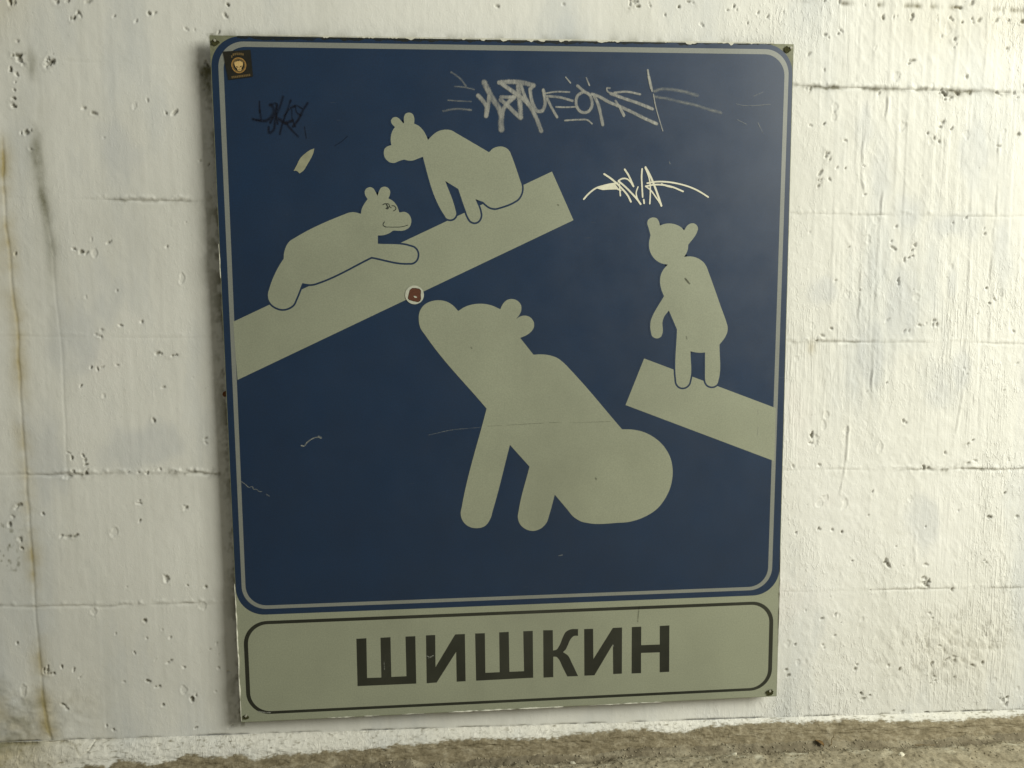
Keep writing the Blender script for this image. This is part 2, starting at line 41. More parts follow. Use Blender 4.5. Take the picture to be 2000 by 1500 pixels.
"big":[[0.3355,0.7239],[0.3354,0.7261],[0.3354,0.7283],[0.3355,0.7305],[0.3357,0.7327],[0.3361,0.7349],[0.3366,0.737],[0.3372,0.7391],[0.338,0.741],[0.339,0.7429],[0.3401,0.7447],[0.3413,0.7465],[0.3426,0.7482],[0.344,0.7497],[0.3455,0.7511],[0.3473,0.7524],[0.3492,0.7536],[0.3512,0.7547],[0.3533,0.7556],[0.3555,0.7564],[0.3576,0.7571],[0.3599,0.7577],[0.3623,0.7582],[0.3647,0.7586],[0.3671,0.7588],[0.3695,0.7589],[0.3719,0.7589],[0.374,0.7588],[0.3761,0.7585],[0.3783,0.7582],[0.3804,0.7577],[0.3824,0.7571],[0.3844,0.7565],[0.3863,0.7556],[0.3881,0.7547],[0.3899,0.7537],[0.3917,0.7525],[0.3934,0.7513],[0.395,0.7501],[0.3968,0.7486],[0.3985,0.7469],[0.4,0.7451],[0.4016,0.7433],[0.4031,0.7415],[0.4047,0.7398],[0.4067,0.741],[0.4086,0.7422],[0.4105,0.7435],[0.4125,0.7447],[0.4145,0.7458],[0.4165,0.7468],[0.4186,0.7477],[0.4206,0.7485],[0.4227,0.7492],[0.4249,0.7498],[0.427,0.7503],[0.4292,0.7508],[0.4315,0.7512],[0.4338,0.7516],[0.4361,0.7518],[0.4384,0.752],[0.4408,0.7521],[0.4431,0.7521],[0.4454,0.7521],[0.4477,0.752],[0.45,0.7518],[0.4522,0.7515],[0.4545,0.7512],[0.4568,0.7507],[0.459,0.7502],[0.4612,0.7497],[0.4634,0.749],[0.4657,0.7482],[0.4679,0.7473],[0.4701,0.7463],[0.4722,0.7452],[0.4744,0.7442],[0.4765,0.7431],[0.4787,0.742],[0.4798,0.7442],[0.4807,0.7463],[0.4818,0.7485],[0.4829,0.7505],[0.4843,0.7524],[0.4859,0.7542],[0.4876,0.7559],[0.4895,0.7573],[0.4916,0.7585],[0.4937,0.7592],[0.496,0.7597],[0.4984,0.7599],[0.5006,0.7598],[0.503,0.7594],[0.5054,0.7587],[0.5076,0.7577],[0.5097,0.7565],[0.5115,0.7549],[0.5132,0.7531],[0.5146,0.751],[0.5156,0.7489],[0.5161,0.7467],[0.5163,0.7444],[0.5162,0.7421],[0.5159,0.7398],[0.5154,0.7377],[0.5146,0.7357],[0.5136,0.7337],[0.5126,0.7318],[0.5113,0.7299],[0.5098,0.7281],[0.5082,0.7264],[0.5067,0.7246],[0.5085,0.7258],[0.5103,0.727],[0.5121,0.7281],[0.514,0.729],[0.5162,0.7297],[0.5185,0.7302],[0.5208,0.7304],[0.5231,0.7304],[0.5255,0.73],[0.5279,0.7293],[0.5302,0.7283],[0.5322,0.727],[0.534,0.7253],[0.5357,0.7233],[0.537,0.7211],[0.538,0.7188],[0.5385,0.7168],[0.5387,0.7147],[0.5387,0.7126],[0.5385,0.7106],[0.5378,0.7085],[0.5367,0.7064],[0.5353,0.7044],[0.5339,0.7025],[0.5322,0.7009],[0.5304,0.6993],[0.5285,0.6979],[0.5265,0.6966],[0.5245,0.6955],[0.5224,0.6945],[0.5202,0.6936],[0.518,0.6927],[0.5158,0.6919],[0.5137,0.691],[0.5372,0.6608],[0.5394,0.6609],[0.5415,0.661],[0.5437,0.6612],[0.5458,0.6613],[0.5479,0.6613],[0.5501,0.6613],[0.5525,0.6612],[0.555,0.661],[0.5575,0.6608],[0.5599,0.6605],[0.5624,0.6601],[0.5648,0.6596],[0.5669,0.6591],[0.5691,0.6585],[0.5712,0.6579],[0.5734,0.6572],[0.5755,0.6563],[0.5775,0.6555],[0.5795,0.6545],[0.5816,0.6532],[0.5837,0.6518],[0.5857,0.6503],[0.5876,0.6487],[0.5896,0.6471],[0.5914,0.6455],[0.5931,0.6439],[0.5947,0.6423],[0.5963,0.6407],[0.5979,0.639],[0.5994,0.6373],[0.6009,0.6356],[0.6025,0.6339],[0.6041,0.6322],[0.6057,0.6305],[0.6073,0.6288],[0.6089,0.6271],[0.6104,0.6254],[0.612,0.6236],[0.6136,0.6219],[0.6152,0.6202],[0.6167,0.6185],[0.6183,0.6167],[0.6198,0.615],[0.6214,0.6132],[0.6229,0.6115],[0.6245,0.6097],[0.626,0.608],[0.6276,0.6062],[0.6291,0.6044],[0.6307,0.6027],[0.6322,0.6009],[0.6337,0.5991],[0.6352,0.5973],[0.6368,0.5955],[0.6383,0.5937],[0.6398,0.592],[0.6413,0.5902],[0.6429,0.5884],[0.6444,0.5866],[0.6459,0.5848],[0.6474,0.583],[0.6489,0.5812],[0.6504,0.5794],[0.652,0.5775],[0.6535,0.5757],[0.655,0.5739],[0.6565,0.5721],[0.658,0.5703],[0.6595,0.5685],[0.661,0.5667],[0.6626,0.5648],[0.6641,0.563],[0.6656,0.5612],[0.6671,0.5594],[0.6686,0.5576],[0.6701,0.5557],[0.6716,0.5539],[0.6732,0.5521],[0.6747,0.5503],[0.6762,0.5484],[0.6777,0.5466],[0.6792,0.5448],[0.6808,0.543],[0.6823,0.5411],[0.6838,0.5393],[0.6854,0.5375],[0.6869,0.5357],[0.6884,0.5338],[0.69,0.532],[0.6915,0.5302],[0.6931,0.5284],[0.6946,0.5266],[0.6962,0.5248],[0.6977,0.5229],[0.7,0.5228],[0.7022,0.5228],[0.7045,0.5227],[0.7068,0.5227],[0.709,0.5226],[0.7113,0.5225],[0.7136,0.5223],[0.7158,0.5221],[0.7183,0.5217],[0.7207,0.5214],[0.7231,0.5209],[0.7256,0.5204],[0.728,0.5199],[0.7304,0.5193],[0.7328,0.5186],[0.7351,0.5178],[0.7373,0.517],[0.7395,0.5162],[0.7416,0.5153],[0.7438,0.5143],[0.7459,0.5132],[0.748,0.5122],[0.7501,0.511],[0.7521,0.5098],[0.7541,0.5086],[0.756,0.5073],[0.758,0.506],[0.7598,0.5046],[0.7616,0.5032],[0.7634,0.5017],[0.7652,0.5002],[0.767,0.4986],[0.7687,0.497],[0.7703,0.4953],[0.7719,0.4936],[0.7735,0.4919],[0.775,0.4901],[0.7764,0.4883],[0.7778,0.4863],[0.7792,0.4843],[0.7805,0.4823],[0.7818,0.4802],[0.783,0.4781],[0.7842,0.4759],[0.7853,0.4737],[0.7863,0.4715],[0.7872,0.4692],[0.7881,0.467],[0.7888,0.4648],[0.7894,0.4626],[0.79,0.4603],[0.7905,0.458],[0.791,0.4557],[0.7913,0.4533],[0.7917,0.451],[0.7919,0.4487],[0.7921,0.4463],[0.7922,0.444],[0.7923,0.4417],[0.7923,0.4394],[0.7923,0.4371],[0.7922,0.4348],[0.792,0.4325],[0.7917,0.4302],[0.7915,0.4279],[0.7911,0.4256],[0.7907,0.4233],[0.7903,0.421],[0.7898,0.4188],[0.7892,0.4165],[0.7885,0.4141],[0.7878,0.4117],[0.787,0.4094],[0.7861,0.4071],[0.7852,0.4048],[0.7842,0.4025],[0.7831,0.4003],[0.782,0.3981],[0.7809,0.3959],[0.7797,0.3938],[0.7785,0.3918],[0.7773,0.3898],[0.776,0.3878],[0.7746,0.3859],[0.7732,0.3839],[0.7718,0.3821],[0.7703,0.3802],[0.7687,0.3784],[0.7671,0.3767],[0.7655,0.3751],[0.7638,0.3735],[0.762,0.3719],[0.7601,0.3704],[0.7581,0.3689],[0.7561,0.3675],[0.754,0.3662],[0.7519,0.3649],[0.7498,0.3636],[0.7476,0.3625],[0.7454,0.3613],[0.7432,0.3602],[0.741,0.3592],[0.7388,0.3582],[0.7366,0.3573],[0.7343,0.3564],[0.732,0.3556],[0.7297,0.3548],[0.7273,0.3541],[0.725,0.3534],[0.7226,0.3528],[0.7204,0.3522],[0.7181,0.3517],[0.7158,0.3512],[0.7136,0.3508],[0.7113,0.3504],[0.709,0.3501],[0.7066,0.3499],[0.7043,0.3497],[0.702,0.3496],[0.6998,0.3495],[0.6975,0.3495],[0.6952,0.3495],[0.6928,0.3494],[0.6904,0.3494],[0.688,0.3493],[0.6856,0.3492],[0.6832,0.3491],[0.6808,0.3489],[0.6784,0.3488],[0.6761,0.3487],[0.6737,0.3486],[0.6713,0.3485],[0.6689,0.3484],[0.6665,0.3483],[0.6641,0.3482],[0.6617,0.3482],[0.6593,0.3482],[0.657,0.3482],[0.6546,0.3483],[0.6522,0.3484],[0.6499,0.3485],[0.6475,0.3488],[0.6452,0.349],[0.6428,0.3493],[0.6405,0.3497],[0.6381,0.3502],[0.6358,0.3506],[0.6335,0.3511],[0.6312,0.3516],[0.6289,0.3521],[0.6266,0.3527],[0.6244,0.3535],[0.6222,0.3543],[0.6202,0.3553],[0.6181,0.3564],[0.6161,0.3577],[0.6142,0.359],[0.6123,0.3603],[0.6104,0.3618],[0.6087,0.3633],[0.6069,0.365],[0.6052,0.3668],[0.6037,0.3687],[0.6022,0.3706],[0.6007,0.3726],[0.5992,0.3746],[0.5978,0.3766],[0.5962,0.3786],[0.5947,0.3805],[0.5931,0.3824],[0.5916,0.3843],[0.59,0.3863],[0.5884,0.3882],[0.5869,0.3901],[0.5853,0.392],[0.5838,0.394],[0.5822,0.3959],[0.5807,0.3978],[0.5791,0.3997],[0.5775,0.4016],[0.576,0.4036],[0.5744,0.4055],[0.5738,0.4032],[0.5732,0.4008],[0.5726,0.3985],[0.572,0.3961],[0.5714,0.3938],[0.5708,0.3914],[0.5702,0.3891],[0.5695,0.3867],[0.5689,0.3844],[0.5683,0.382],[0.5677,0.3797],[0.567,0.3774],[0.5663,0.375],[0.5656,0.3727],[0.5649,0.3704],[0.5642,0.3681],[0.5635,0.3659],[0.5629,0.3638],[0.5623,0.3616],[0.5616,0.3594],[0.5609,0.3573],[0.56,0.3553],[0.5589,0.3534],[0.5576,0.3516],[0.5562,0.3498],[0.5547,0.3481],[0.553,0.3466],[0.5513,0.3451],[0.5495,0.3438],[0.5476,0.3427],[0.5455,0.3417],[0.5433,0.3409],[0.541,0.3402],[0.5387,0.3396],[0.5363,0.3393],[0.5341,0.3392],[0.5318,0.3394],[0.5294,0.3398],[0.5271,0.3404],[0.5248,0.3411],[0.5226,0.3421],[0.5206,0.3431],[0.5187,0.3443],[0.5168,0.3457],[0.515,0.3473],[0.5133,0.349],[0.5118,0.3507],[0.5106,0.3526],[0.5095,0.3545],[0.5086,0.3566],[0.5079,0.3587],[0.5073,0.3609],[0.5069,0.3631],[0.5066,0.3653],[0.5066,0.3676],[0.5068,0.3698],[0.5072,0.3721],[0.5076,0.3744],[0.5081,0.3767],[0.5085,0.379],[0.5089,0.3813],[0.5093,0.3836],[0.5097,0.3859],[0.5102,0.3882],[0.5106,0.3905],[0.5111,0.3928],[0.5116,0.3951],[0.5121,0.3974],[0.5126,0.3997],[0.5132,0.402],[0.5138,0.4043],[0.5143,0.4065],[0.5149,0.4088],[0.5155,0.4111],[0.5161,0.4133],[0.5167,0.4156],[0.5173,0.4179],[0.518,0.4201],[0.5186,0.4224],[0.5192,0.4246],[0.5199,0.4269],[0.5205,0.4292],[0.5212,0.4314],[0.5218,0.4337],[0.5224,0.4359],[0.5231,0.4382],[0.5237,0.4404],[0.5243,0.4427],[0.525,0.4449],[0.5256,0.4472],[0.5262,0.4494],[0.5268,0.4517],[0.5274,0.4539],[0.528,0.4562],[0.5286,0.4585],[0.4936,0.4991],[0.493,0.4969],[0.4924,0.4947],[0.4918,0.4924],[0.4912,0.4902],[0.4906,0.488],[0.49,0.4857],[0.4894,0.4835],[0.4889,0.4813],[0.4883,0.479],[0.4877,0.4768],[0.4871,0.4746],[0.4866,0.4723],[0.486,0.4701],[0.4854,0.4678],[0.4848,0.4656],[0.4843,0.4634],[0.4837,0.4611],[0.4831,0.4589],[0.4825,0.4566],[0.482,0.4544],[0.4814,0.4521],[0.4808,0.4499],[0.4802,0.4476],[0.4797,0.4454],[0.4791,0.4432],[0.4785,0.4409],[0.4779,0.4387],[0.4773,0.4364],[0.4768,0.4342],[0.4762,0.4319],[0.4756,0.4297],[0.475,0.4274],[0.4744,0.4252],[0.4738,0.4229],[0.4732,0.4207],[0.4726,0.4184],[0.472,0.4162],[0.4714,0.4139],[0.4708,0.4117],[0.4701,0.4095],[0.4695,0.4072],[0.4689,0.405],[0.4683,0.4027],[0.4676,0.4005],[0.467,0.3983],[0.4663,0.396],[0.4657,0.3938],[0.465,0.3915],[0.4644,0.3893],[0.4637,0.3871],[0.463,0.3848],[0.4623,0.3826],[0.4617,0.3804],[0.461,0.3782],[0.4605,0.3761],[0.4599,0.3739],[0.4594,0.3717],[0.4588,0.3696],[0.4581,0.3675],[0.4573,0.3654],[0.4563,0.3635],[0.4553,0.3615],[0.4541,0.3595],[0.4529,0.3576],[0.4515,0.3557],[0.4501,0.354],[0.4485,0.3525],[0.4468,0.3512],[0.4447,0.3501],[0.4424,0.3491],[0.4399,0.3484],[0.4373,0.348],[0.4348,0.3477],[0.4323,0.3476],[0.4299,0.3477],[0.4274,0.348],[0.4249,0.3484],[0.4224,0.3491],[0.4201,0.35],[0.4179,0.351],[0.4158,0.3523],[0.4137,0.3539],[0.4117,0.3556],[0.4099,0.3575],[0.4083,0.3595],[0.407,0.3616],[0.4059,0.3637],[0.405,0.3659],[0.4043,0.3682],[0.4037,0.3706],[0.4034,0.373],[0.4032,0.3754],[0.4032,0.3776],[0.4035,0.3799],[0.404,0.3821],[0.4046,0.3844],[0.4051,0.3866],[0.4056,0.3889],[0.406,0.3912],[0.4065,0.3935],[0.4069,0.3958],[0.4074,0.3981],[0.4078,0.4004],[0.4083,0.4027],[0.4088,0.4049],[0.4093,0.4072],[0.4098,0.4095],[0.4103,0.4118],[0.4108,0.4141],[0.4113,0.4163],[0.4118,0.4186],[0.4123,0.4209],[0.4129,0.4232],[0.4134,0.4254],[0.414,0.4277],[0.4145,0.4299],[0.4151,0.4322],[0.4156,0.4345],[0.4162,0.4367],[0.4168,0.439],[0.4173,0.4412],[0.4179,0.4435],[0.4185,0.4457],[0.4191,0.448],[0.4197,0.4502],[0.4203,0.4525],[0.4209,0.4547],[0.4215,0.4569],[0.4221,0.4592],[0.4227,0.4614],[0.4234,0.4637],[0.424,0.4659],[0.4246,0.4681],[0.4252,0.4704],[0.4258,0.4726],[0.4265,0.4748],[0.4271,0.477],[0.4277,0.4793],[0.4284,0.4815],[0.429,0.4837],[0.4297,0.4859],[0.4303,0.4882],[0.4309,0.4904],[0.4316,0.4926],[0.4322,0.4948],[0.4329,0.4971],[0.4335,0.4993],[0.4342,0.5015],[0.4348,0.5037],[0.4355,0.5059],[0.4361,0.5081],[0.4368,0.5104],[0.4374,0.5126],[0.4381,0.5148],[0.4387,0.517],[0.4393,0.5192],[0.44,0.5214],[0.4406,0.5237],[0.4413,0.5259],[0.4419,0.5281],[0.4426,0.5303],[0.4432,0.5325],[0.4438,0.5347],[0.4445,0.5369],[0.4451,0.5391],[0.4457,0.5414],[0.4463,0.5436],[0.447,0.5458],[0.4476,0.548],[0.4482,0.5502],[0.4488,0.5524],[0.4494,0.5546],[0.45,0.5568],[0.4506,0.5591],[0.4512,0.5613],[0.4518,0.5635],[0.4524,0.5657],[0.451,0.5675],[0.4495,0.5693],[0.4481,0.5711],[0.4466,0.5728],[0.4451,0.5746],[0.4437,0.5764],[0.4422,0.5781],[0.4407,0.5799],[0.4393,0.5817],[0.4378,0.5834],[0.4363,0.5852],[0.4349,0.5869],[0.4334,0.5887],[0.4319,0.5904],[0.4304,0.5922],[0.4289,0.5939],[0.4274,0.5956],[0.426,0.5974],[0.4245,0.5991],[0.423,0.6009],[0.4215,0.6026],[0.42,0.6043],[0.4185,0.6061],[0.417,0.6078],[0.4155,0.6095],[0.4141,0.6112],[0.4126,0.613],[0.4111,0.6147],[0.4096,0.6164],[0.4081,0.6181],[0.4066,0.6199],[0.4052,0.6216],[0.4037,0.6233],[0.4022,0.6251],[0.4007,0.6268],[0.3993,0.6285],[0.3978,0.6302],[0.3963,0.632],[0.3949,0.6337],[0.3934,0.6354],[0.392,0.6372],[0.3905,0.6389],[0.3891,0.6407],[0.3876,0.6424],[0.3862,0.6441],[0.3848,0.6459],[0.3834,0.6476],[0.3819,0.6494],[0.3805,0.6511],[0.3791,0.6529],[0.3777,0.6547],[0.3763,0.6564],[0.3749,0.6582],[0.3735,0.66],[0.3722,0.6617],[0.3708,0.6635],[0.3694,0.6653],[0.3681,0.6671],[0.3667,0.6689],[0.3654,0.6706],[0.364,0.6724],[0.3627,0.6742],[0.3614,0.676],[0.3601,0.6779],[0.3588,0.6797],[0.3575,0.6815],[0.3562,0.6833],[0.3549,0.6852],[0.3536,0.687],[0.3524,0.6888],[0.3511,0.6907],[0.3499,0.6925],[0.3487,0.6944],[0.3474,0.6963],[0.3462,0.6981],[0.3449,0.6999],[0.3435,0.7018],[0.3422,0.7036],[0.3409,0.7054],[0.3398,0.7073],[0.3387,0.7093],[0.3379,0.7113],[0.3372,0.7133],[0.3367,0.7154],[0.3362,0.7175],[0.3359,0.7196],[0.3356,0.7218]],
"right":[[0.7472,0.8701],[0.7465,0.8724],[0.7459,0.8746],[0.7452,0.8769],[0.7445,0.8791],[0.7439,0.8813],[0.7432,0.8836],[0.7425,0.8856],[0.7418,0.8876],[0.7412,0.8896],[0.7411,0.8916],[0.7414,0.8935],[0.7419,0.8954],[0.7428,0.897],[0.7442,0.8984],[0.7458,0.8995],[0.7476,0.9003],[0.7504,0.901],[0.7532,0.901],[0.7551,0.9006],[0.7571,0.9],[0.7587,0.899],[0.7605,0.8968],[0.7618,0.8943],[0.7625,0.8924],[0.763,0.8905],[0.7635,0.8886],[0.764,0.8866],[0.766,0.8874],[0.7679,0.8882],[0.7699,0.889],[0.772,0.8896],[0.7744,0.89],[0.7768,0.8903],[0.7792,0.8905],[0.7817,0.8905],[0.7839,0.8903],[0.7862,0.89],[0.7884,0.8896],[0.7907,0.8891],[0.7928,0.8884],[0.795,0.8876],[0.7972,0.8867],[0.7993,0.8857],[0.8012,0.8845],[0.803,0.8831],[0.8046,0.8814],[0.8062,0.8797],[0.8078,0.878],[0.809,0.8798],[0.81,0.8817],[0.8111,0.8835],[0.8123,0.8853],[0.8137,0.8868],[0.8154,0.8881],[0.8173,0.8894],[0.8192,0.8902],[0.822,0.8908],[0.8248,0.8906],[0.8269,0.8899],[0.8288,0.8888],[0.8304,0.8874],[0.8317,0.8856],[0.8326,0.8835],[0.833,0.8813],[0.8328,0.8793],[0.8321,0.8773],[0.8313,0.8753],[0.8305,0.8732],[0.8295,0.8712],[0.8283,0.8692],[0.8271,0.8673],[0.8257,0.8654],[0.8243,0.8636],[0.8228,0.8618],[0.8213,0.86],[0.8198,0.8582],[0.8184,0.8564],[0.8169,0.8546],[0.8156,0.8528],[0.8155,0.8501],[0.8154,0.8475],[0.815,0.8449],[0.8143,0.8425],[0.8134,0.8402],[0.8123,0.8379],[0.811,0.8357],[0.8096,0.8335],[0.8082,0.8314],[0.8107,0.8318],[0.8133,0.8322],[0.8159,0.8324],[0.8181,0.8325],[0.8204,0.8324],[0.8226,0.8321],[0.8249,0.8318],[0.8271,0.8313],[0.8291,0.8307],[0.8312,0.83],[0.8332,0.8291],[0.8351,0.8282],[0.837,0.8272],[0.8391,0.8258],[0.8411,0.8243],[0.843,0.8227],[0.8448,0.821],[0.8462,0.8193],[0.8475,0.8174],[0.8487,0.8155],[0.8498,0.8135],[0.8507,0.8115],[0.8515,0.8096],[0.8523,0.8075],[0.853,0.8055],[0.8539,0.8034],[0.8548,0.8012],[0.8556,0.799],[0.8565,0.7969],[0.8574,0.7947],[0.8582,0.7925],[0.8591,0.7903],[0.8599,0.7882],[0.8607,0.786],[0.8616,0.7838],[0.8624,0.7816],[0.8633,0.7794],[0.8641,0.7772],[0.8649,0.775],[0.8657,0.7728],[0.8666,0.7706],[0.8674,0.7685],[0.8682,0.7663],[0.8691,0.7641],[0.8699,0.7619],[0.8707,0.7597],[0.8715,0.7575],[0.8724,0.7553],[0.8732,0.7531],[0.874,0.7509],[0.8749,0.7487],[0.8757,0.7464],[0.8765,0.7442],[0.8774,0.742],[0.8782,0.7398],[0.879,0.7377],[0.8799,0.7356],[0.8807,0.7334],[0.8816,0.7313],[0.8825,0.7291],[0.8833,0.727],[0.8842,0.7249],[0.885,0.7227],[0.8858,0.7206],[0.8866,0.7184],[0.8874,0.7162],[0.8881,0.714],[0.8889,0.7115],[0.8897,0.709],[0.8903,0.7065],[0.8905,0.7042],[0.8905,0.7019],[0.8904,0.6996],[0.8901,0.6974],[0.8896,0.6953],[0.8889,0.6933],[0.888,0.6913],[0.887,0.6893],[0.886,0.6874],[0.8848,0.6854],[0.8835,0.6834],[0.882,0.6816],[0.8805,0.6797],[0.879,0.6779],[0.8775,0.676],[0.876,0.6742],[0.876,0.6718],[0.876,0.6695],[0.8761,0.6671],[0.8762,0.6647],[0.8763,0.6623],[0.8765,0.66],[0.8767,0.6576],[0.8768,0.6552],[0.877,0.6528],[0.8772,0.6504],[0.8773,0.648],[0.8775,0.6456],[0.8777,0.6432],[0.8778,0.6408],[0.8779,0.6384],[0.878,0.636],[0.878,0.6337],[0.878,0.6313],[0.878,0.6289],[0.8779,0.6266],[0.8777,0.6242],[0.8775,0.6219],[0.8772,0.6196],[0.8769,0.6173],[0.8765,0.615],[0.876,0.6127],[0.8754,0.6104],[0.875,0.6084],[0.8746,0.6063],[0.874,0.6043],[0.873,0.6025],[0.8716,0.601],[0.8698,0.5997],[0.8679,0.5987],[0.866,0.5982],[0.864,0.598],[0.8619,0.598],[0.8598,0.5984],[0.8577,0.5991],[0.8559,0.6001],[0.8541,0.6017],[0.8527,0.6037],[0.8515,0.6058],[0.8508,0.6082],[0.8504,0.6108],[0.85,0.6134],[0.8494,0.6604],[0.847,0.6601],[0.8445,0.6599],[0.8421,0.6598],[0.8395,0.6598],[0.837,0.66],[0.8344,0.6603],[0.8319,0.6606],[0.8295,0.6611],[0.8272,0.6616],[0.8248,0.6622],[0.8225,0.6628],[0.8225,0.6604],[0.8226,0.6581],[0.8227,0.6557],[0.8228,0.6534],[0.823,0.651],[0.8231,0.6486],[0.8233,0.6463],[0.8235,0.6439],[0.8237,0.6415],[0.8239,0.6392],[0.824,0.6368],[0.8242,0.6344],[0.8243,0.6321],[0.8243,0.6297],[0.8243,0.6274],[0.8243,0.6251],[0.8242,0.6227],[0.824,0.6204],[0.8237,0.6181],[0.8233,0.6159],[0.8229,0.6136],[0.8224,0.6113],[0.8218,0.6089],[0.8213,0.6065],[0.8206,0.6042],[0.8194,0.6021],[0.8179,0.6005],[0.816,0.599],[0.814,0.5979],[0.8121,0.5973],[0.8101,0.597],[0.808,0.597],[0.806,0.5973],[0.8039,0.5981],[0.8021,0.5991],[0.8003,0.6008],[0.7988,0.6028],[0.7977,0.6051],[0.7971,0.6071],[0.7968,0.6092],[0.7966,0.6113],[0.7964,0.6135],[0.7961,0.6158],[0.7958,0.6181],[0.7956,0.6203],[0.7954,0.6226],[0.7952,0.6249],[0.7951,0.6272],[0.7949,0.6295],[0.7948,0.6318],[0.7948,0.6341],[0.7947,0.6364],[0.7947,0.6387],[0.7947,0.641],[0.7947,0.6433],[0.7947,0.6455],[0.7947,0.6478],[0.7948,0.6501],[0.7949,0.6524],[0.7949,0.6547],[0.795,0.657],[0.7951,0.6593],[0.7952,0.6616],[0.7954,0.6639],[0.7955,0.6662],[0.7956,0.6685],[0.7957,0.6707],[0.7959,0.673],[0.796,0.6753],[0.7961,0.6776],[0.7962,0.6799],[0.7963,0.6822],[0.7965,0.6845],[0.7966,0.6867],[0.7967,0.689],[0.7968,0.6913],[0.7968,0.6936],[0.7969,0.6959],[0.797,0.6981],[0.797,0.7004],[0.797,0.7027],[0.7818,0.7367],[0.7804,0.735],[0.779,0.7332],[0.7775,0.7315],[0.7761,0.7298],[0.7748,0.728],[0.7736,0.7261],[0.7726,0.7241],[0.7719,0.7221],[0.7712,0.72],[0.7707,0.7179],[0.7703,0.7157],[0.7702,0.7135],[0.7703,0.7112],[0.7705,0.7089],[0.7708,0.7067],[0.771,0.7044],[0.7711,0.7021],[0.7711,0.6999],[0.7709,0.6977],[0.7704,0.6956],[0.7698,0.6935],[0.769,0.6915],[0.7679,0.6898],[0.7656,0.6881],[0.7629,0.687],[0.761,0.6868],[0.7589,0.687],[0.757,0.6875],[0.7551,0.6883],[0.7533,0.6894],[0.7519,0.6908],[0.7509,0.6926],[0.7503,0.6946],[0.7498,0.6967],[0.7493,0.6988],[0.7488,0.701],[0.7485,0.7032],[0.7482,0.7055],[0.7481,0.7077],[0.748,0.71],[0.7481,0.7123],[0.7483,0.7145],[0.7486,0.7167],[0.749,0.7189],[0.7496,0.721],[0.7503,0.7231],[0.7511,0.725],[0.752,0.7269],[0.7529,0.7288],[0.7539,0.7309],[0.7549,0.7329],[0.756,0.7349],[0.7571,0.7369],[0.7583,0.7389],[0.7594,0.7408],[0.7606,0.7428],[0.7618,0.7447],[0.763,0.7467],[0.7642,0.7486],[0.7654,0.7506],[0.7667,0.7525],[0.7679,0.7544],[0.7691,0.7564],[0.7703,0.7583],[0.7715,0.7603],[0.7726,0.7622],[0.7718,0.7643],[0.7709,0.7663],[0.77,0.7683],[0.7691,0.7704],[0.7683,0.7725],[0.7676,0.7746],[0.767,0.7768],[0.7664,0.779],[0.7659,0.7813],[0.7655,0.7836],[0.7652,0.7859],[0.7651,0.7882],[0.7651,0.7907],[0.7653,0.7932],[0.7655,0.7956],[0.766,0.7981],[0.7667,0.8004],[0.7674,0.8024],[0.7682,0.8044],[0.7692,0.8063],[0.7703,0.8081],[0.7714,0.8099],[0.7728,0.8117],[0.7743,0.8134],[0.7759,0.815],[0.7775,0.8166],[0.779,0.8183],[0.7769,0.8186],[0.7748,0.8189],[0.7727,0.8192],[0.7706,0.8195],[0.7685,0.8201],[0.7665,0.8208],[0.7646,0.8217],[0.7626,0.8227],[0.7608,0.8238],[0.759,0.825],[0.7573,0.8263],[0.7557,0.8277],[0.7541,0.8293],[0.7526,0.831],[0.7513,0.8328],[0.75,0.8346],[0.7489,0.8365],[0.7478,0.8386],[0.7468,0.8409],[0.746,0.8432],[0.7454,0.8456],[0.7449,0.8479],[0.7447,0.8501],[0.7445,0.8522],[0.7445,0.8544],[0.7446,0.8566],[0.7448,0.8587],[0.7451,0.861],[0.7456,0.8633],[0.7461,0.8656],[0.7467,0.8679]]},"logs":{"left":[[0.0176,0.7254],[0.5716,0.9801],[0.6093,0.8966],[0.0205,0.6247]],
"right":[[0.7374,0.6511],[0.9839,0.5559],[0.9835,0.457],[0.7039,0.5671]]},"letters":{"sha":[[0.2106,0.1488],[0.2286,0.1492],[0.2278,0.0737],[0.2537,0.0733],[0.254,0.1489],[0.272,0.1493],[0.2718,0.0736],[0.2993,0.0736],[0.2992,0.1492],[0.317,0.1492],[0.3168,0.0586],[0.2102,0.0589]],
"i":[[0.3364,0.1498],[0.3532,0.15],[0.3526,0.0884],[0.3896,0.1494],[0.4074,0.1494],[0.4074,0.0588],[0.3909,0.0586],[0.3909,0.1161],[0.3542,0.0588],[0.3359,0.0583]],
"sha2":[[0.4262,0.1496],[0.4441,0.1494],[0.4441,0.0732],[0.4706,0.0732],[0.4705,0.1498],[0.4881,0.15],[0.4887,0.0731],[0.5159,0.073],[0.515,0.15],[0.5326,0.1501],[0.5328,0.0595],[0.4268,0.0588]],
